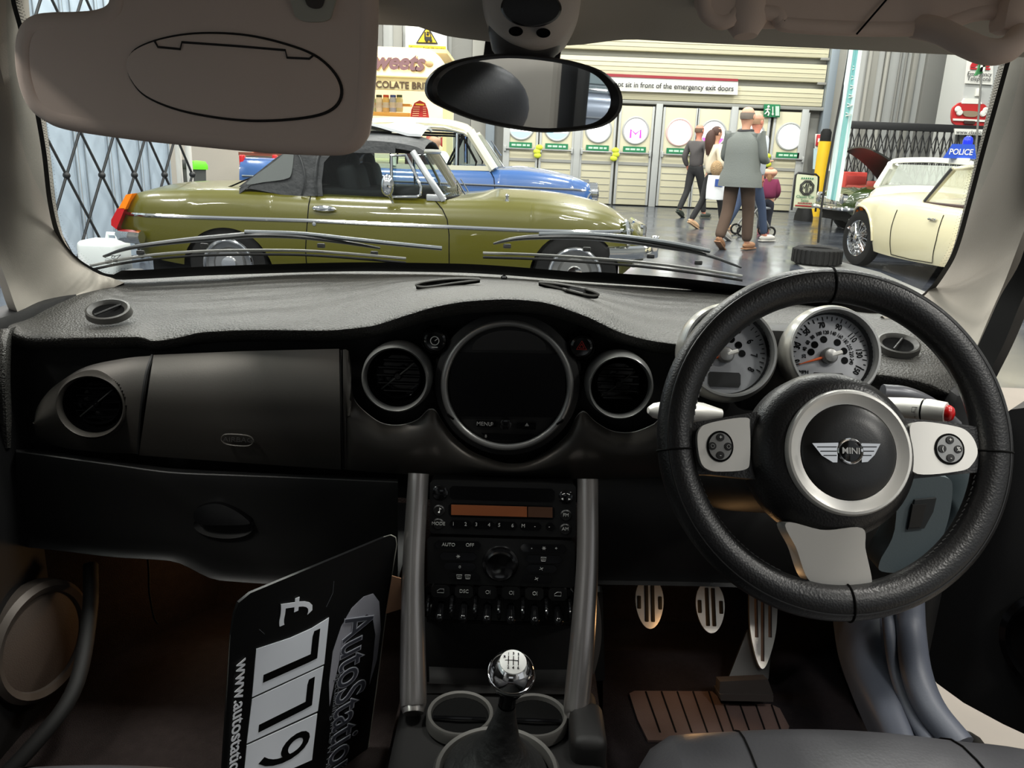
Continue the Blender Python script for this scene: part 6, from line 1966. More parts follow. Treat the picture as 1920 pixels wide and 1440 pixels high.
for sd in (-1, 1):
    h = obj('door_handle', [sp(ol.at_side(x, z, sd, 0.025), (0.085, 0.018, 0.022), 16, 8), cy(ol.at_side(x - 0.06, z, sd, -0.01), ol.at_side(x - 0.06, z, sd, 0.03), 0.014), cy(ol.at_side(x + 0.06, z, sd, -0.01), ol.at_side(x + 0.06, z, sd, 0.03), 0.014)], CHR, ol.root)
    lk = L_(589, 420)
    obj('lock', lt(ol.at_side(*lk, sd, 0.0), (0, sd, 0), [(0.014, -0.005), (0.013, 0.006), (0, 0.008)], 16), CHR, ol.root)
    # rear lamps
    P = [L_(*p) for p in [(238, 364), (226, 366), (212, 392), (224, 394)]]
    obj('rear_lamp', pr([V3((x_, sd * (WO - 0.08), z_)) for x_, z_ in P], (0, sd * -0.08, 0), 0.0), mat('lamp_amber', (255, 130, 10), 0.25, emit=0.15), ol.root, label='amber tail lamp')
    P = [L_(*p) for p in [(224, 392), (210, 392), (198, 414), (198, 424), (208, 432)]]
    obj('rear_lamp', pr([V3((x_, sd * (WO - 0.08), z_)) for x_, z_ in P], (0, sd * -0.08, 0), 0.0), mat('lamp_red', (190, 20, 26), 0.25), ol.root, label='red tail lamp')
    x1_, z1_ = L_(1199, 452)
    obj('headlamp', lt((x1_ - 0.13, sd * 0.55, z1_ + 0.02), (1, 0, 0.12), [(0.10, -0.04), (0.10, 0.06), (0.09, 0.085), (0.05, 0.10), (0, 0.105)], 28), glass('lamp_glass', (235, 240, 238), 1.5), ol.root)
    obj('headlamp_ring', tor((x1_ - 0.07, sd * 0.55, z1_ + 0.025), (1, 0, 0.12), 0.10, 0.016, 32, 8), CHR, ol.root)
    obj('side_lamp', sp(L3 if False else V3((x1_ + 0.0, sd * 0.52, z1_ - 0.19)), (0.03, 0.05, 0.03), 12, 8), mat('lamp_clear', (230, 225, 215), 0.2), ol.root)
    fb = L_(950, 382)
    if sd < 0:
        obj('wing_mirror_stub', [lt(V3((fb[0], sd * 0.62, fb[1] + 0.0)), (0, 0, 1), [(0.02, 0.0), (0.012, 0.03), (0.018, 0.05), (0, 0.065)], 14)], CHR, ol.root)
# bumpers with overriders
xb, zb1 = L_(228, 466)
zb1 = 0.46
rb_ = [V3((xr0 + 0.22, -WO - 0.02, zb1)), V3((xr0 + 0.04, -WO + 0.06, zb1)), V3((xr0 - 0.06, -0.45, zb1)), V3((xr0 - 0.08, 0, zb1)), V3((xr0 - 0.06, 0.45, zb1)), V3((xr0 + 0.04, WO - 0.06, zb1)), V3((xr0 + 0.22, WO + 0.02, zb1))]
obj('rear_bumper', tb(crv(rb_, 30), 0.035, 8, flat=1.4, up=(0, 0, 1)), CHR, ol.root)
fbz = 0.47
rb_ = [V3((xf0 - 0.30, -WO + 0.02, fbz)), V3((xf0 - 0.06, -WO + 0.14, fbz)), V3((xf0 + 0.05, -0.40, fbz)), V3((xf0 + 0.07, 0, fbz)), V3((xf0 + 0.05, 0.40, fbz)), V3((xf0 - 0.06, WO - 0.14, fbz)), V3((xf0 - 0.30, WO - 0.02, fbz))]
obj('front_bumper', tb(crv(rb_, 30), 0.035, 8, flat=1.4, up=(0, 0, 1)), CHR, ol.root)
for sd in (-1, 1):
    obj('overrider', bx((xf0 + 0.10, sd * 0.34, fbz + 0.02), (0.06, 0.05, 0.17), None, 0.015, 3), CHR, ol.root)
    obj('overrider', bx((xr0 - 0.11, sd * 0.38, zb1 + 0.02), (0.06, 0.05, 0.15), None, 0.015, 3), CHR, ol.root)
obj('grille', bx((xf0 + 0.0, 0, 0.58), (0.06, 0.7, 0.16), None, 0.03), CHR, ol.root)
# soft top
wb_, wt_ = 0.655, 0.56
yo = lambda z: wb_ + (wt_ - wb_) * max(0, min(1, (z - 0.9) / 0.32))
pts_side = [(441, 351), (470, 328), (505, 298), (538, 276), (560, 268), (600, 262), (660, 259), (720, 262), (770, 270), (790, 279)]
st_ = [L_(x, y) for x, y in pts_side]
rows = []
for k, (x, z) in enumerate(crv(st_, 34)):
    rows.append([V3((x, -yo(z) - 0.01, z - 0.05)), V3((x, -yo(z), z - 0.012)), V3((x, -yo(z) * 0.8, z + 0.02)), V3((x, -yo(z) * 0.4, z + 0.05)), V3((x, 0, z + 0.06)), V3((x, yo(z) * 0.4, z + 0.05)), V3((x, yo(z) * 0.8, z + 0.02)), V3((x, yo(z), z - 0.012)), V3((x, yo(z) + 0.01, z - 0.05))])
top = obj('soft_top', thick(gr(rows), 0.008), M_top, ol.root)
qp = [(440, 351), (470, 328), (505, 298), (538, 276), (560, 270), (640, 270), (735, 276), (735, 288), (640, 286), (612, 290), (600, 305), (598, 340), (600, 369), (560, 369), (520, 366), (480, 358)]
rw3 = [(455, 345), (500, 308), (534, 280), (541, 282), (540, 325), (530, 336), (490, 342)]
for sd in (-1, 1):
    obj('quarter_fabric', pr([V3((L_(*p)[0], sd * (yo(L_(*p)[1]) + 0.004), L_(*p)[1])) for p in qp], (0, sd * -0.01, 0)), M_top, top)
    obj('quarter_window', pr([V3((L_(*p)[0], sd * (yo(L_(*p)[1]) + 0.010), L_(*p)[1])) for p in crv(rw3, 30, True)], (0, sd * -0.004, 0)), mat('plastic_window', (84, 88, 86), 0.2, spec=0.8), top)
    obj('fold_seam', tb(crv([V3((L_(*p)[0], sd * (yo(L_(*p)[1]) + 0.012), L_(*p)[1])) for p in [(540, 276), (556, 300), (566, 335), (560, 368)]], 14), 0.006, 5), M_top, top)
    obj('fold_seam', tb(crv([V3((L_(*p)[0], sd * (yo(L_(*p)[1]) + 0.012), L_(*p)[1])) for p in [(605, 272), (590, 290), (586, 330), (588, 368)]], 14), 0.010, 5), M_top, top)
    wn = [(600, 369), (598, 340), (600, 305), (612, 291), (640, 287), (733, 289), (738, 300), (738, 370)]
    obj('side_window', pr([V3((L_(*p)[0], sd * (yo(L_(*p)[1]) - 0.004), L_(*p)[1])) for p in wn], (0, sd * -0.006, 0)), glass('roadster_glass', (238, 243, 243), 0.8), ol.root)
    qw = [(731, 370), (730, 330), (728, 292), (756, 291), (772, 320), (787, 352), (786, 366), (778, 370)]
    qv = [V3((L_(*p)[0], sd * (yo(L_(*p)[1]) + 0.006), L_(*p)[1])) for p in qw]
    obj('quarter_light_frame', tb(qv, 0.012, 8, closed=True), CHR, ol.root)
    obj('quarter_light', pr(qv, (0, sd * -0.004, 0)), glass('roadster_glass'), ol.root)
    ap_ = [L_(*p) for p in [(768, 284), (785, 310), (808, 345), (830, 377)]]
    obj('screen_pillar', tb(crv([V3((x, sd * (yo(z) + 0.0), z)) for x, z in ap_], 12), 0.024, 8, flat=0.7, up=(0, 1, 0)), mat('screen_alloy', (190, 192, 192), 0.3, metal=0.6), ol.root)
    obj('pillar_foot', bx(V3((L_(815, 376)[0], sd * 0.65, L_(815, 372)[1])), (0.14, 0.03, 0.05), None, 0.01), MATS['screen_alloy'], ol.root)
    if sd < 0:
        mm = L_(729, 352)
        mo_ = thing('never', (0, 0, 0), 'x', 'x') if False else None
        obj('door_mirror', [sp(V3((mm[0], -0.80, mm[1] + 0.02)), (0.05, 0.05, 0.075), 16, 10), tb([V3((mm[0] + 0.01, -0.80, mm[1] - 0.04)), V3((mm[0] + 0.03, -0.73, mm[1] - 0.10))], 0.012, 8)], CHR, ol.root)
a, b = L_(770, 283), L_(828, 374)
rows = []
for k in range(6):
    t = k / 5
    x, z = a[0] + (b[0] - a[0]) * t, a[1] + (b[1] - a[1]) * t
    hw = yo(z) * 0.97
    rows.append([V3((x + 0.12 * (1 - u * u), hw * u, z)) for u in [-1 + j / 5 for j in range(11)]])
obj('windscreen', gr(rows), glass('roadster_screen', (225, 235, 232), 1.0), ol.root)
obj('screen_top_rail', tb(rows[0], 0.018, 8), MATS['screen_alloy'], ol.root)
obj('screen_base', tb([p + V3((0.01, 0, -0.005)) for p in rows[-1]], 0.02, 8), M_line, ol.root)
for y0 in (-0.25, 0.15):
    obj('wiper', tb([rows[-1][5] + V3((0.03, y0 - 0.05, 0.0)), rows[3][5] + V3((0.02, y0 + 0.25, -0.02))], 0.006, 6), CHR, ol.root)
# interior seen through the glass
for sd in (-1, 1):
    obj('seat', [bx((L_(650, 360)[0], sd * 0.33, 0.78), (0.16, 0.46, 0.5), Matrix.Rotation(-0.25, 3, 'Y'), 0.06, 3), sp((L_(640, 330)[0], sd * 0.33, 1.03), (0.05, 0.13, 0.07), 14, 8)], M_dull, ol.root)
obj('aerial_cable', tb(crv([V3((L_(*p)[0], -0.5, L_(*p)[1])) for p in [(395, 357), (415, 350), (440, 339), (455, 334)]], 12), 0.006, 6), M_line, ol.root)
obj('scuttle', bx((L_(690, 370)[0], 0, 0.82), (0.9, 1.2, 0.06), None, 0.02), M_dull, ol.root)
setxf()
pbag = obj('folded_cover', [thick(gr(surf([[V3((x, y, 1.30 + 0.03 * math.sin(x * 9 + y * 5) - 0.14 * max(0, x + 0.95) + 0.05 * (y - 6.3))) for x in [-1.55 + 0.1 * k for k in range(9)]] for y in (6.25, 6.45, 6.65, 6.85, 7.05)], 9, 3)), 0.02)], mat('cover_white', (225, 228, 230), 0.3))
tag(pbag, 'crumpled white cover lying on the black soft top', 'cover')

# ---------------------------------------------------------------- blue and cream saloon
M_blue = mat('saloon_blue', (48, 88, 146), 0.3, coat=0.8)
M_crm = mat('saloon_cream', (215, 211, 188), 0.35, coat=0.6)
WB = 0.80
MBv = Matrix.Translation((-1.1, 8.1 + WB, 0))
L_ = pxloc(MBv, -WB)
tp = [L_(x, y) for x, y in [(437, 300), (455, 301), (520, 304), (640, 309), (760, 314), (915, 319), (950, 321), (1010, 326), (1070, 335), (1105, 345), (1122, 356)]]
xr0, xf0 = tp[0][0], tp[-1][0]
blc = Car(MBv, 'saloon_car', 'blue and cream vintage saloon parked behind the olive convertible', M_blue, tp,
          [(xr0, 0.66), (xr0 + 0.3, 0.76), (0, WB), (xf0 - 0.6, 0.78), (xf0 - 0.1, 0.70), (xf0, 0.6)], [(xr0, 0.02), (-0.9, 0.04), (0.9, 0.03), (1.1, 0.05), (xf0 - 0.2, 0.02), (xf0, 0.0)],
          [(xr0, 0.35), (xr0 + 0.4, 0.25), (xf0 - 0.4, 0.25), (xf0, 0.35)], [(xr0 + 0.75, 0.33), (xf0 - 0.62, 0.33)], 0.36)
for x in (xr0 + 0.75, xf0 - 0.62):
    blc.wheel(x, 0.33, 0.33, 0.10, 'disc', M_crm)
rf = [L_(x, y) for x, y in [(600, 240), (640, 230), (690, 226), (750, 225), (830, 230), (868, 240), (878, 248)]]
bt = [L_(x, y) for x, y in [(565, 307), (640, 309), (760, 314), (915, 319), (928, 319)]]
w1 = [L_(*p) for p in [(742, 311), (742, 250), (750, 246), (852, 250), (852, 313)]]
w2 = [L_(*p) for p in [(857, 313), (857, 251), (864, 252), (892, 304), (890, 313)]]
w3 = [L_(*p) for p in [(620, 307), (632, 256), (640, 247), (728, 246), (728, 311)]]
blc.glassbox(bt, rf, [w1, w2, w3], [(L_(926, 319), L_(879, 246), 0.05), (L_(735, 312), L_(735, 240), 0.035), (L_(590, 308), L_(612, 245), 0.10)], 0.70, 0.58, M_crm, G_car, crown=0.06)
for sd in (-1, 1):
    f = lambda p: V3((p[0], sd * (blc.gy(*p) + 0.006), p[1]))
    obj('window_frame', tb([f(p) for p in w1], 0.012, 6, closed=True), M_line, blc.root)
    obj('window_frame', tb([f(p) for p in w2], 0.012, 6, closed=True), M_line, blc.root)
    obj('window_frame', tb([f(p) for p in w3], 0.012, 6, closed=True), M_line, blc.root)
    obj('division_bar', tb([f(L_(854, 313)), f(L_(854, 250))], 0.016, 6), CHR, blc.root)
    obj('roof_gutter', tb([V3((x, sd * 0.60, z - 0.04)) for x, z in rf], 0.014, 6), M_crm, blc.root)
    obj('belt_panel', pr([V3((x, sd * (0.715), z)) for x, z in [L_(*p) for p in [(575, 303), (640, 304), (760, 308), (920, 312), (925, 321), (760, 317), (640, 312), (570, 310)]]], (0, sd * -0.05, 0)), M_crm, blc.root, label='cream belt band')
    obj('rear_fin', tb(crv([blc.at_side(*L_(*p), sd, -0.05) for p in [(438, 301), (470, 302), (520, 304)]], 10), 0.03, 8), M_blue, blc.root)
    obj('fin_lamp', bx(blc.at_side(*L_(440, 318), sd, -0.08), (0.05, 0.08, 0.28), None, 0.015), mat('lamp_red'), blc.root)
    obj('headlamp', lt((xf0 - 0.02, sd * 0.52, 0.78), (1, 0, 0), [(0.11, -0.06), (0.11, 0.03), (0.06, 0.05), (0, 0.055)], 24), CHR, blc.root)
    q = L_(700, 342)
    obj('door_handle', bx(blc.at_side(*q, sd, 0.02), (0.14, 0.03, 0.03), None, 0.01), CHR, blc.root)
blc.strip('door_gap', [L_(*p) for p in [(918, 320), (926, 334), (928, 360), (926, 380)]], 0.004, M_line)
blc.strip('chrome_strip', [L_(*p) for p in [(445, 330), (700, 338), (930, 348), (1080, 356), (1112, 360)]], 0.010, CHR)
blc.strip('bonnet_trim', [L_(*p) for p in [(1100, 378), (1106, 368), (1116, 358)]], 0.012, CHR, lift=0.01)
obj('grille', bx((xf0 + 0.0, 0, 0.62), (0.06, 0.9, 0.26), None, 0.03), CHR, blc.root)
obj('front_bumper', tb(crv([V3((xf0 - 0.2, -0.78, 0.45)), V3((xf0 + 0.05, -0.6, 0.45)), V3((xf0 + 0.1, 0, 0.45)), V3((xf0 + 0.05, 0.6, 0.45)), V3((xf0 - 0.2, 0.78, 0.45))], 20), 0.045, 8), CHR, blc.root)
obj('steering_wheel', tor((L_(845, 305)[0], -0.36, 1.12), (-1, 0, 0.5), 0.19, 0.012, 32, 6), M_line, blc.root)
obj('scuttle_wiper', tb([V3((L_(925, 316)[0] + 0.06, -0.3, 1.12)), V3((L_(905, 295)[0] + 0.06, -0.25, 1.26))], 0.008, 6), CHR, blc.root)
obj('bench_seat', [bx((L_(770, 310)[0], 0, 0.95), (0.2, 1.1, 0.4), None, 0.06), bx((L_(640, 310)[0], 0, 0.95), (0.2, 1.1, 0.4), None, 0.06)], mat('bench_red', (90, 50, 50), 0.6), blc.root)
setxf()

# ---------------------------------------------------------------- cream police coupe
M_tr = mat('police_cream', (214, 206, 172), 0.3, coat=0.8)
WT_ = 0.72
ang = math.atan2(2.16, -0.32)
MT = Matrix.Translation((4.21 + 0.72 * math.sin(ang), 8.48 - 0.72 * math.cos(ang), 0)) @ Matrix.Rotation(ang, 4, 'Z')
L_ = pxloc(MT, WT_)
fwx, rwx = L_(1601, 452)[0], L_(1601, 452)[0] - 2.24
tp_px = [(1579, 405), (1584, 388), (1598, 376), (1613, 371), (1650, 371), (1687, 376), (1713, 379), (1757, 386), (1793, 391)]
tp = sorted(L_(*p) for p in tp_px)
xfr = tp[-1][0]
zdk = tp[0][1]
xrr = rwx - 0.78
tpt = [(xrr, zdk - 0.16), (xrr + 0.12, zdk - 0.06), (rwx - 0.2, zdk + 0.01)] + [t for t in tp if t[0] > rwx + 0.15]
tr = Car(MT, 'police_coupe', 'cream police sports coupe with blue roof light at the driver side', M_tr, tpt,
         [(xrr, 0.60), (xrr + 0.25, 0.70), (0, WT_), (fwx, WT_), (xfr - 0.15, 0.66), (xfr, 0.58)], [(xrr, 0.0), (xrr + 0.4, 0.03), (-0.2, 0.02), (0.3, 0.06), (fwx, 0.08), (xfr, 0.0)],
         [(xrr, 0.40), (xrr + 0.3, 0.24), (rwx + 0.5, 0.20), (fwx - 0.5, 0.20), (xfr - 0.2, 0.30), (xfr, 0.42)], [(fwx, 0.33), (rwx, 0.33)], 0.365)
tr.wheel(fwx, 0.32, 0.325, 0.10, 'wire')
tr.wheel(rwx, 0.32, 0.325, 0.10, 'wire')
tr.strip('arch_lip', [(fwx + 0.37 * math.cos(t), 0.33 + 0.37 * math.sin(t)) for t in [PI * k / 14 for k in range(15)]], 0.014, M_tr)
tr.strip('arch_lip', [(rwx + 0.37 * math.cos(t), 0.33 + 0.37 * math.sin(t)) for t in [PI * k / 14 for k in range(15)]], 0.014, M_tr)
tr.strip('crease_line', [L_(*p) for p in [(1597, 383), (1640, 385), (1690, 391), (1757, 400)]], 0.008, mat('crease_grey', (150, 146, 130), 0.4), lift=-0.01)  # grey strip stands in for the shade along the shoulder crease
tr.strip('door_gap', [L_(*p) for p in [(1680, 393), (1672, 430), (1666, 477)]], 0.004, M_line)
tr.strip('door_gap', [L_(*p) for p in [(1765, 403), (1756, 450), (1742, 493), (1700, 486), (1666, 477)]], 0.004, M_line)
for sd in (-1, 1):
    q = L_(1748, 411)
    obj('door_handle', bx(tr.at_side(*q, sd, 0.02), (0.13, 0.025, 0.025), None, 0.01), CHR, tr.root)
    q = L_(1581, 388)
    obj('indicator', sp(tr.at_side(xfr - 0.03, q[1] - 0.03, sd, -0.04), (0.04, 0.04, 0.035), 12, 8), mat('lamp_amber'), tr.root)
    obj('headlamp', lt((xfr - 0.05, sd * 0.48, 0.68), (1, 0, 0), [(0.09, -0.05), (0.09, 0.05), (0.05, 0.075), (0, 0.08)], 24), CHR, tr.root)
    obj('overrider', bx((xfr + 0.12, sd * 0.52, 0.44), (0.07, 0.05, 0.14), None, 0.015, 3), CHR, tr.root)
obj('front_bumper', tb(crv([V3((xfr - 0.25, -0.70, 0.42)), V3((xfr + 0.04, -0.56, 0.42)), V3((xfr + 0.1, 0, 0.42)), V3((xfr + 0.04, 0.56, 0.42)), V3((xfr - 0.25, 0.70, 0.42))], 20), 0.035, 8), CHR, tr.root)
rf = sorted(L_(x, y) for x, y in [(1757, 313), (1785, 305), (1820, 304), (1850, 310)])
bt = sorted(L_(x, y) for x, y in [(1715, 379), (1757, 385), (1800, 389)])
wb2, wr2 = 0.60, 0.52
ytr = lambda z: wb2 + (wr2 - wb2) * max(0, min(1, (z - 0.85) / 0.4))
rfx0 = rwx - 0.15
roofz = rf[-1][1]
rfl = [(rfx0, roofz - 0.06), (rfx0 + 0.3, roofz + 0.0), ((rfx0 + rf[-1][0]) / 2, roofz + 0.03), (rf[-1][0], roofz)]
btl = [(rfx0 - 0.35, zdk + 0.02), (0, zdk + 0.02), (bt[-1][0], bt[-1][1])]
ws_ = [L_(*p) for p in [(1724, 379), (1760, 320), (1765, 316), (1813, 322), (1794, 385)]]
qx = L_(1802, 385)[0]
w3 = [(qx, zdk + 0.05), (qx - 0.10, roofz - 0.10), (qx - 0.45, roofz - 0.12), (qx - 0.62, zdk + 0.08)]
tr.glassbox(btl, rfl, [w3], [(L_(1714, 379), L_(1757, 314), 0.028), (L_(1798, 385), L_(1818, 318), 0.05), ((rfx0 - 0.3, zdk + 0.02), (rfx0, roofz - 0.08), 0.09)], wb2, wr2, M_tr, G_car, crown=0.05)
for sd in (-1, 1):
    obj('screen_seal', tb([V3((p[0], sd * (ytr(p[1]) + 0.012), p[1])) for p in (L_(1716, 377), L_(1756, 315))], 0.018, 6), mat('seal_grey', (60, 60, 60), 0.5), tr.root)
    obj('quarter_frame', tb([V3((p[0], sd * (ytr(p[1]) + 0.012), p[1])) for p in w3], 0.012, 6, closed=True), M_line, tr.root)
    obj('cockpit_trim', bx(V3((L_(1757, 385)[0], sd * 0.58, zdk + 0.005)), (0.75, 0.10, 0.05), None, 0.015), mat('cockpit_brown', (60, 40, 34), 0.6), tr.root)
    obj('seat', bx((rwx + 0.55, sd * 0.3, 0.85), (0.18, 0.42, 0.5), Matrix.Rotation(-0.2, 3, 'Y'), 0.06, 3), M_dull, tr.root)
# roof sign and beacon
ps = thing('police_sign', (L_(1797, 305)[0], 0.0, roofz + 0.08), 'blue trapezoid police roof sign on the cream coupe', 'sign')
SXp = L_(1795, 305)[0]
nrm = (MT.inverted().to_3x3() @ V3((-0.43, -0.9, 0))).normalized()
hx = V3((-nrm.y, nrm.x, 0))
hx = hx if (MT.to_3x3() @ hx).x > 0 else -hx
so_ = MT.inverted() @ at(1798, 304, Y=8.15)
so_.z = roofz + 0.085
obj('panel', pr([so_ + hx * a + V3((0, 0, b)) for a, b in [(-0.145, 0.0), (0.145, 0.0), (0.105, 0.135), (-0.085, 0.135)]], nrm * -0.08), mat('police_blue', (40, 80, 190), 0.4), ps)
txt('POLICE', so_ + V3((0, 0, 0.06)) + nrm * 0.004, hx, (0, 0, 1), 0.076, M_swhite, ps, ext=0.001, off=0.001, shear=0.1, sx=0.82)
obj('foot', bx(so_ - nrm * 0.04 + V3((0, 0, -0.02)), (0.2, 0.08, 0.05)), M_swhite, ps)
be = thing('beacon', so_ + hx * 0.05 - nrm * 0.12, 'blue rotating beacon on a chrome base behind the police sign', 'beacon')
bo_ = so_ + hx * 0.05 - nrm * 0.14 + V3((0, 0, 0.0))
obj('base', lt(bo_, (0, 0, 1), [(0, -0.03), (0.05, -0.03), (0.045, 0.12), (0, 0.13)], 20), CHR, be)
obj('dome', lt(bo_, (0, 0, 1), [(0.046, 0.12), (0.046, 0.17), (0.038, 0.20), (0.02, 0.215), (0, 0.218)], 20), mat('beacon_blue', (30, 50, 200), 0.15, emit=0.15), be)
setxf()

# ---------------------------------------------------------------- parametric saloon for the cars further off
def saloon(M, name, label, paint, L=4.1, w=0.78, zd=0.88, hood=0.0, roof=1.38, glassm=None, top=True, g=None):
    zt = [(-L / 2, zd - 0.18), (-L / 2 + 0.12, zd - 0.04), (-L / 2 + 0.6, zd), (0, zd + 0.02), (L / 2 - 1.3, zd), (L / 2 - 0.5, zd - 0.06), (L / 2 - 0.12, zd - 0.13), (L / 2, zd - 0.26)]
    c = Car(M, name, label, paint, zt, [(-L / 2, w * 0.82), (-L / 2 + 0.3, w * 0.95), (0, w), (L / 2 - 0.5, w * 0.97), (L / 2 - 0.1, w * 0.86), (L / 2, w * 0.74)],
            [(-L / 2, 0.0), (-0.9, 0.04), (0.4, 0.02), (0.8, 0.08), (L / 2 - 0.3, 0.06), (L / 2, 0.0)], [(-L / 2, 0.4), (-L / 2 + 0.3, 0.25), (L / 2 - 0.3, 0.25), (L / 2, 0.4)], [(-L / 2 + 0.85, 0.31), (L / 2 - 0.72, 0.31)], 0.34, n=60)
    for x in (-L / 2 + 0.85, L / 2 - 0.72):
        c.wheel(x, 0.31, 0.31, 0.09, 'disc')
    if top:
        rfl_ = [(-0.95, roof - 0.06), (-0.6, roof - 0.01), (-0.1, roof), (0.28, roof - 0.06)]
        btl_ = [(-1.45, zd + 0.02), (0, zd + 0.03), (0.82, zd + 0.03)]
        pn = [[(-0.12, zd + 0.05), (-0.12, roof - 0.09), (0.2, roof - 0.11), (0.58, zd + 0.06)], [(-0.2, zd + 0.05), (-0.2, roof - 0.09), (-0.7, roof - 0.11), (-0.95, zd + 0.06)]]
        c.glassbox(btl_, rfl_, pn, [((0.74, zd + 0.02), (0.27, roof - 0.06), 0.035), ((-0.16, zd + 0.02), (-0.16, roof - 0.05), 0.03), ((-1.3, zd + 0.02), (-0.93, roof - 0.08), 0.09)], w * 0.88, w * 0.72, paint, glassm or G_car, crown=0.05)
        for sd in (-1, 1):
            for P in pn:
                obj('window_frame', tb([V3((x, sd * (c.gy(x, z) + 0.006), z)) for x, z in P], 0.010, 6, closed=True), CHR, c.root)
    for sd in (-1, 1):
        obj('headlamp', lt((L / 2 - 0.03, sd * w * 0.62, zd - 0.22), (1, 0, 0), [(0.10, -0.06), (0.10, 0.03), (0.06, 0.05), (0, 0.055)], 24), CHR, c.root)
        obj('door_handle', bx(c.at_side(-0.1, zd - 0.10, sd, 0.02), (0.13, 0.025, 0.025), None, 0.01), CHR, c.root)
    c.strip('chrome_strip', [(-L / 2 + 0.2, zd - 0.2), (0, zd - 0.18), (L / 2 - 0.3, zd - 0.24)], 0.010, CHR)
    c.strip('door_gap', [(0.62, zd - 0.01), (0.66, zd - 0.3), (0.6, 0.3)], 0.004, M_line)
    obj('grille', bx((L / 2 - 0.02, 0, zd - 0.28), (0.06, w * 0.9, 0.18), None, 0.03), CHR, c.root)
    for sx in (-1, 1):
        obj('bumper', tb(crv([V3((sx * (L / 2 - 0.25), -w, 0.42)), V3((sx * (L / 2 + 0.04), -w * 0.75, 0.42)), V3((sx * (L / 2 + 0.09), 0, 0.42)), V3((sx * (L / 2 + 0.04), w * 0.75, 0.42)), V3((sx * (L / 2 - 0.25), w, 0.42))], 18), 0.035, 8), CHR, c.root)
    return c


p0 = at(1735, 372, Y=12.4)
saloon(Matrix.Translation((6.1, 12.35, 0)) @ Matrix.Rotation(R_(244), 4, 'Z'), 'white_saloon', 'white classic saloon between the police coupe and the lattice gate', mat('saloon_white', (232, 230, 220), 0.3, coat=0.7), L=3.8, zd=0.86, roof=1.27)
setxf()
M_dkg = mat('dark_green_paint', (44, 60, 20), 0.25, coat=0.9)
p0 = at(1605, 385, Y=13.6)
gm = saloon(Matrix.Translation((p0.x + 1.75, 15.15, 0)) @ Matrix.Rotation(R_(186), 4, 'Z'), 'open_bonnet_car', 'dark green sports car with its bonnet raised before the lattice gate', M_dkg, L=3.4, w=0.70, zd=0.80, top=False)
rows = []
for k in range(7):
    t = k / 6
    rows.append([V3((0.42 + 0.70 * t + 0.14 * t * t, 0.58 * u * (1 - 0.15 * t), 0.86 + 0.80 * t - 0.22 * t * t + 0.06 * (1 - u * u))) for u in [-1 + j / 4 for j in range(9)]])
obj('raised_bonnet', thick(gr(rows), 0.03), mat('bonnet_black', (24, 26, 24), 0.4), gm.root)
obj('engine', [bx((0.95, 0, 0.72), (0.7, 0.5, 0.2), None, 0.03), bx((1.0, 0.2, 0.85), (0.2, 0.2, 0.12), None, 0.02)], mat('engine_red', (150, 50, 40), 0.5), gm.root)
obj('windscreen', gr([[V3((0.25 - 0.25 * t, 0.56 * u, 0.82 + 0.3 * t)) for u in (-1, -.5, 0, .5, 1)] for t in (0, .5, 1)]), G_car, gm.root)
setxf()
# grey car behind us, seen in the mirror through the open side
saloon(Matrix.Translation((4.4, -5.4, 0)) @ Matrix.Rotation(R_(40), 4, 'Z'), 'grey_saloon', 'silver grey saloon reflected in the rear-view mirror', mat('saloon_grey', (120, 128, 140), 0.25, metal=0.4, coat=0.8), roof=1.42)
setxf()
tb_ = thing('tool_trolley', at(1600, 372, Y=15.98), 'small red tool trolley in front of the lattice gate', 'trolley')
q = at(1604, 315, Y=15.98)
obj('cabinet', bx((q.x, 15.98, 0.65), (0.42, 0.2, 0.8), None, 0.02), mat('tool_red', (190, 60, 50), 0.5), tb_)
for k in range(3):
    obj('drawer', bx((q.x, 15.86, 0.45 + 0.22 * k), (0.36, 0.03, 0.18), None, 0.005), mat('tool_red2', (160, 50, 44), 0.5), tb_)
for sx in (-1, 1):
    obj('caster', cy((q.x + sx * 0.16, 15.9, 0.06), (q.x + sx * 0.16, 15.95, 0.06), 0.06), M_rubber, tb_)
obj('frame', [bx((q.x + sx * 0.17, 15.98, 0.18), (0.03, 0.2, 0.2)) for sx in (-1, 1)], M_iron, tb_)
# ================================================================ PEOPLE
M_skin = mat('skin', (214, 160, 132), 0.55)
M_skin2 = mat('skin_ruddy', (212, 138, 114), 0.55)


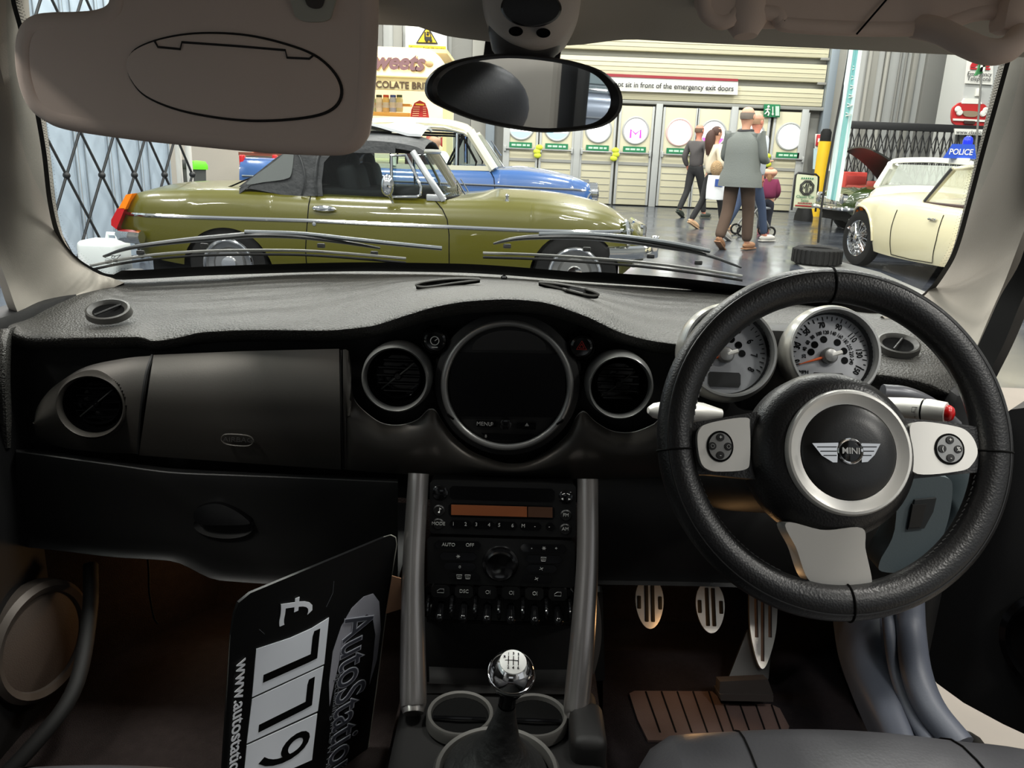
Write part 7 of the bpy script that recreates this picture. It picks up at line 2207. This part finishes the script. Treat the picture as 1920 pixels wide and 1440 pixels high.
def person(label, loc, face, H, top, legs, shoes, hair, hairlen=0.0, stride=0.16, arms=((0.05, 0.12), (0.05, 0.12)), coat=None, lean=0.0, build=1.0, skinm=None, bald=False, glasses=False, child=False, vest=None):
    """face = heading (deg, 0 = +X). arms: per side (swing of elbow, forearm lift)"""
    s = H / 1.75
    M = Matrix.Translation(loc) @ Matrix.Rotation(R_(face - 90), 4, 'Z') @ Matrix.Scale(s, 4)
    setxf(M)
    t = thing('person', (0, 0, 0), label, 'person')
    b = build
    lx = lean
    hs = 1.28 if child else 1.0
    N = {'pel': (0, 0, .95, .095 * b), 'wai': (0, lx * .3, 1.10, .095 * b), 'che': (0, lx * .7, 1.30, (.115 * b, .09 * b)), 'nb': (0, lx, 1.44, .07), 'nk': (0, lx * 1.1 + 0.005, 1.505, .052), 'hd1': (0, lx * 1.15 + 0.02, 1.565, .075 * hs), 'hd2': (0, lx * 1.2 + 0.012, 1.64, .102 * hs), 'hd3': (0, lx * 1.2 + 0.004, 1.71, .092 * hs), 'hd4': (0, lx * 1.2, 1.762, .05 * hs)}
    E = [('pel', 'wai', 'che', 'nb', 'nk', 'hd1', 'hd2', 'hd3', 'hd4')]
    A = {}
    for k, sg in (('l', -1), ('r', 1)):
        sw, lf = arms[0 if sg < 0 else 1]
        sh = (sg * .185 * b, lx * .95, 1.405)
        el = (sg * (.235 * b), lx * .95 + sw, 1.13 + abs(sw) * .25)
        wr = (sg * (.215 * b - .05 * (lf > .2)), lx + sw + lf, 0.90 + lf * 0.75)
        N['sh' + k] = (*sh, .05)
        N['el' + k] = (*el, .044)
        N['wr' + k] = (*wr, .030)
        d = (V3(wr) - V3(el)).normalized()
        pm = V3(wr) + d * .06
        N['pm' + k] = (*pm, (.038, .020))
        E += [('che', 'sh' + k, 'el' + k, 'wr' + k, 'pm' + k)]
        side = V3((0, 1, 0)) - d * d.y
        side = side.normalized() if side.length > 0.1 else V3((1, 0, 0))
        for q, (o, ln, an) in enumerate(((.028, .055, .9), (.026, .075, .15), (.009, .085, .05), (-.009, .08, -.05), (-.026, .065, -.15))):
            f0 = pm + side * o + d * (.0 if q == 0 else .03)
            f1 = f0 + (d * math.cos(an) + side * math.sin(an)) * ln + V3((-sg * .012, 0, 0))
            N['f%s%da' % (k, q)] = (*f0, .0105)
            N['f%s%db' % (k, q)] = (*f1, .0085)
            E += [('pm' + k, 'f%s%da' % (k, q), 'f%s%db' % (k, q))]
        ph = sg * stride
        hp = (sg * .088 * b, 0, .90)
        kn = (sg * .095, ph * .75 + (0.05 if ph < 0 else .04), .50 + (0.0 if ph > 0 else .01))
        an_ = (sg * .095, ph * 1.5 - (0.03 if ph < 0 else 0), .085 + (0.05 if ph < -.1 else 0))
        toe = (sg * .105, an_[1] + .13, an_[2] - (.05 if ph > -.1 else .075))
        N['hp' + k], N['kn' + k], N['an' + k], N['to' + k] = (*hp, .088 * b), (*kn, .058), (*an_, .042), (*toe, .034)
        E += [('pel', 'hp' + k, 'kn' + k, 'an' + k, 'to' + k)]
        A[k] = (an_, toe)
    bd = skin('body', N, E, skinm or M_skin, t, 2, 'pel')
    g = lambda k, f: (*N[k][:3], tuple(v * f for v in N[k][3]) if hasattr(N[k][3], '__len__') else N[k][3] * f)
    # trousers
    T = {'pel': g('pel', 1.42)}
    TE = []
    for k in 'lr':
        T['hp' + k], T['kn' + k] = g('hp' + k, 1.14), g('kn' + k, legs[1])
        a = N['an' + k]
        T['an' + k] = (a[0], a[1], a[2] + .01, .05 * legs[1])
        TE += [('pel', 'hp' + k, 'kn' + k, 'an' + k)]
    T['wai'] = (0, N['wai'][1] * .5, 1.04, .12 * b)
    TE += [('pel', 'wai')]
    skin('trousers', T, TE, legs[0], t, 2, 'pel')
    # upper garment with sleeves
    U = {'wai': (*N['wai'][:3], .145 * b), 'pel': (0, 0, .93, .15 * b), 'che': (*N['che'][:3], (.185 * b, .15 * b)), 'nb': (0, lx, 1.43, .085)}
    UE = [('pel', 'wai', 'che', 'nb')]
    for k in 'lr':
        U['sh' + k], U['el' + k], U['wr' + k] = g('sh' + k, 1.65), g('el' + k, 1.5), g('wr' + k, 1.5)
        UE += [('che', 'sh' + k, 'el' + k, 'wr' + k)]
    skin('top', U, UE, top, t, 2, 'che')
    if coat:
        rows = []
        for z, rx, ry, dy in ((coat, .25, .20, 0.0), (coat + .15, .235, .19, 0.0), (1.02, .205, .17, lx * .2), (1.2, .205, .165, lx * .5), (1.36, .20, .145, lx * .8), (1.43, .14, .11, lx), (1.475, .085, .08, lx)):
            rows.append([V3((b * rx * math.cos(a) * (1 + .02 * math.sin(7 * a)), dy + b * ry * math.sin(a), z)) for a in [2 * PI * k / 28 for k in range(28)]])
        obj('coat', thick(gr([r + [r[0]] for r in rows]), 0.012), top, t, sm=80)
        obj('collar', tor((0, lx, 1.475), (0, -0.1, 1), 0.082, 0.022, 28, 8), mat('collar_dark', (40, 40, 42), 0.7), t)
    if vest:
        rows = []
        for z, rx, ry, dy in ((.92, .20, .16, 0.0), (1.05, .19, .16, lx * .25), (1.22, .195, .165, lx * .55), (1.36, .15, .14, lx * .85), (1.44, .10, .10, lx)):
            rows.append([V3((rx * math.cos(a), dy + ry * math.sin(a), z)) for a in [R_(125 + 290 * k / 24) for k in range(25)]])
        obj('waistcoat', thick(gr(rows), 0.012), vest, t, sm=80)
    for k in 'lr':
        a, to = A[k]
        d = V3(to) - V3(a)
        d.z = 0
        d.normalize()
        c = V3(a) + d * .07
        tilt = 0.5 if a[2] > .11 else 0.0
        rot = Matrix.Rotation(math.atan2(d.y, d.x), 3, 'Z') @ Matrix.Rotation(tilt, 3, 'Y')
        obj('shoe', [sp(c + V3((0, 0, -.03 - tilt * .02)), (.145, .052, .05), 16, 8, rot), bx(c + V3((0, 0, -.068 - tilt * .02)), (.27, .09, .022), rot, .01)], shoes, t)
    h2 = V3(N['hd2'][:3]) + V3((0, 0, 0.022))
    r = .084 * hs
    # hair shell
    def hairpt(a, e, rr):
        return h2 + V3((rr * math.cos(a) * math.cos(e), rr * 1.12 * math.sin(a) * math.cos(e) - .008, rr * 1.15 * math.sin(e)))
    rows = []
    e0 = -0.5
    for i in range(9):
        e = e0 + (1.57 - e0) * i / 8
        if bald and e > 0.45:
            break
        row = []
        for k in range(25):
            a = R_(155 + 230 * k / 24) if e < .6 or bald else R_(90 + 360 * k / 24)
            row.append(hairpt(a, e, r * (1.12 if not bald else 1.06)))
        rows.append(row)
    obj('hair', thick(gr(rows), 0.008), hair, t, sm=80)
    if hairlen:
        obj('long_hair', tb(crv([h2 + V3((0, -.09, .03)), h2 + V3((0, -.12, -.08)), h2 + V3((.01, -.13, -.08 - hairlen * .5)), h2 + V3((.0, -.12, -.08 - hairlen))], 12), [.045 + .045 * math.sin(PI * (i / 11) ** .8) * (0.45 if child else 1) for i in range(12)], 12), hair, t)
    for sg in (-1, 1):
        obj('ear', sp(h2 + V3((sg * r * 1.02, -.005, -.02)), (.012, .022, .032), 10, 8), skinm or M_skin, bd)
        obj('eye', sp(h2 + V3((sg * .03, r * .93, -.005)), (.012, .008, .007), 8, 6), M_line, bd)
    obj('nose', sp(h2 + V3((0, r * 1.05, -.03)), (.014, .022, .022), 8, 6), skinm or M_skin, bd)
    obj('mouth', sp(h2 + V3((0, r * .9, -.068)), (.024, .010, .006), 8, 6), mat('lips', (160, 90, 84), 0.5), bd)
    if glasses:
        obj('glasses', [tor(h2 + V3((sg * .034, r * 1.02, -.005)), (0, 1, 0), .022, .003, 16, 5) for sg in (-1, 1)] + [tb([h2 + V3((sg * .055, r * 1.0, 0)), h2 + V3((sg * r * 1.05, 0, 0.0))], .003, 4) for sg in (-1, 1)], M_line, t)
    return t


gp = lambda px, Y: at(px, 300, Y=Y).x
dark = mat('cloth_black', (34, 34, 36), 0.85)
# man in grey coat
person('balding man in long grey coat and brown trousers walking across the hall', (gp(1392, 10.9), 10.9, 0), 50, 1.82, mat('coat_grey', (112, 116, 112), 0.85, bump=(60, 0.3, 'noise', 0.01)), (mat('trouser_brown', (84, 66, 54), 0.9), 1.5),
       mat('shoe_tan', (150, 108, 76), 0.6), mat('hair_grey', (128, 118, 108), 0.8), stride=0.13, arms=((0.02, 0.30), (0.02, 0.30)), coat=0.80, build=1.12, bald=True, glasses=True)
person('man in dark grey pullover and black trousers striding past exit doors', (gp(1306, 17.0), 17.0, 0), 40, 1.84, mat('pullover_grey', (84, 80, 80), 0.9), (dark, 1.2), mat('shoe_green', (52, 60, 52), 0.6), mat('hair_brown_grey', (120, 96, 80), 0.8), stride=0.17,
       arms=((-0.08, 0.10), (0.0, 0.2)), build=1.05, bald=True, skinm=M_skin2)
wm = person('woman with long brown hair in cream jumper carrying a white bag', (gp(1338, 14.2), 14.2, 0), 20, 1.70, mat('jumper_cream', (232, 220, 196), 0.9), (dark, 1.05), mat('shoe_sand', (205, 168, 130), 0.6), mat('hair_dark_brown', (70, 44, 34), 0.7), hairlen=0.30, stride=0.17,
            arms=((0.0, 0.16), (0.02, 0.22)), build=0.92, glasses=True)
person('small girl with ponytail in maroon top and dark leggings', (gp(1447, 13.7), 13.7, 0), 70, 1.06, mat('top_maroon', (112, 28, 66), 0.85), (mat('leggings', (40, 42, 54), 0.9), 1.0), mat('shoe_pink', (190, 100, 120), 0.6), mat('hair_light_brown', (138, 98, 66), 0.7), hairlen=0.20, stride=0.08,
       arms=((0.0, 0.16), (0.0, 0.16)), build=1.05, child=True)
person('ruddy-faced man in blue jeans mostly hidden behind the grey coat', (gp(1411, 12.2), 12.2, 0), 30, 1.82, mat('shirt_pale', (190, 196, 204), 0.85), (mat('jeans', (60, 74, 100), 0.9), 1.15), mat('shoe_white', (200, 196, 188), 0.6), mat('hair_sandy', (168, 132, 104), 0.8), stride=0.2, arms=((0.0, 0.06), (-0.05, 0.04)), skinm=M_skin2, bald=True)
person('stall keeper in white shirt leaning forward inside the sweet stall', (gp(836, 12.0), 12.05, 0), 150, 1.34, mat('shirt_white', (232, 230, 222), 0.85), (dark, 1.1), dark, mat('hair_stall', (92, 66, 50), 0.8), stride=0.04, arms=((0.1, 0.3), (0.1, 0.3)), lean=0.22, vest=mat('vest_maroon', (110, 30, 44), 0.8))
wst = None
person('person in white shirt standing behind the police coupe by the pillar', (gp(1872, 10.15), 10.15, 0), 250, 1.52, mat('shirt_white'), (dark, 1.1), dark, mat('hair_sandy'), stride=0.03, skinm=M_skin2)
setxf()
# maroon waistcoat on the stall keeper is a garment of its own
kb = V3((gp(838, 12.0), 12.05, 0))
# carrier bag and shoulder bag of the woman
wx = gp(1338, 14.2)
bg = thing('carrier_bag', (wx + 0.02, 13.98, 0.55), 'white carrier bag with blue print carried by the woman', 'bag')
obj('bag', gr(surf([[V3((wx + 0.03 + 0.16 * math.cos(a) * f, 13.94 + 0.07 * math.sin(a), z)) for a in [2 * PI * k / 16 for k in range(17)]] for z, f in ((0.52, .92), (0.55, 1.0), (0.75, 1.02), (0.92, .95))], 17, 3)), mat('bag_white', (232, 234, 236), 0.5), bg)
obj('handle', [tb(crv([(wx - 0.04, 13.94, 0.92), (wx + 0.03, 13.94, 1.06), (wx + 0.10, 13.94, 0.92)], 10), 0.008, 6)], MATS['bag_white'], bg)
obj('blue_print', bx((wx + 0.05, 13.862, 0.80), (0.13, 0.01, 0.12)), mat('print_blue', (50, 80, 150), 0.5), bg)
hb2 = obj('shoulder_bag', sp((wx + 0.0, 13.94, 1.03), (0.10, 0.07, 0.13), 14, 10), mat('bag_fur', (168, 140, 104), 0.9, bump=(60, 0.8, 'noise', 0.02), var=(30, 0.4)))
tag(hb2, 'tan furry shoulder bag hanging at the woman side', 'bag')
# pushchair in front of the group
px_, py_ = gp(1424, 13.2), 13.2
pc = thing('pushchair', (px_, py_, 0), 'grey folding pushchair between the grey coat and the small girl', 'pushchair')
tube = lambda pts, r=0.014: tb(crv([(px_ + a, py_ + b, z) for a, b, z in pts], 16), r, 8)
obj('frame', [tube([(-0.22, -0.2, 0.95), (-0.1, -0.2, 0.7), (0.25, -0.2, 0.12)]), tube([(-0.22, 0.2, 0.95), (-0.1, 0.2, 0.7), (0.25, 0.2, 0.12)]), tube([(0.1, -0.2, 0.6), (-0.2, -0.2, 0.12)]), tube([(0.1, 0.2, 0.6), (-0.2, 0.2, 0.12)]), tube([(-0.22, -0.2, 0.95), (-0.25, 0, 0.97), (-0.22, 0.2, 0.95)])], M_silver, pc)
obj('seat_cloth', thick(gr(surf([[V3((px_ - 0.1, py_ + y, 0.75)) for y in (-.18, 0, .18)], [V3((px_ - 0.0, py_ + y, 0.45)) for y in (-.18, 0, .18)], [V3((px_ + 0.22, py_ + y, 0.45)) for y in (-.18, 0, .18)]], 5, 4)), 0.02), mat('pram_grey', (110, 114, 118), 0.9), pc)
for a in (-0.2, 0.25):
    for b in (-0.2, 0.2):
        obj('wheel', tor((px_ + a, py_ + b, 0.09), (0, 1, 0), 0.075, 0.016, 24, 8), M_rubber, pc)
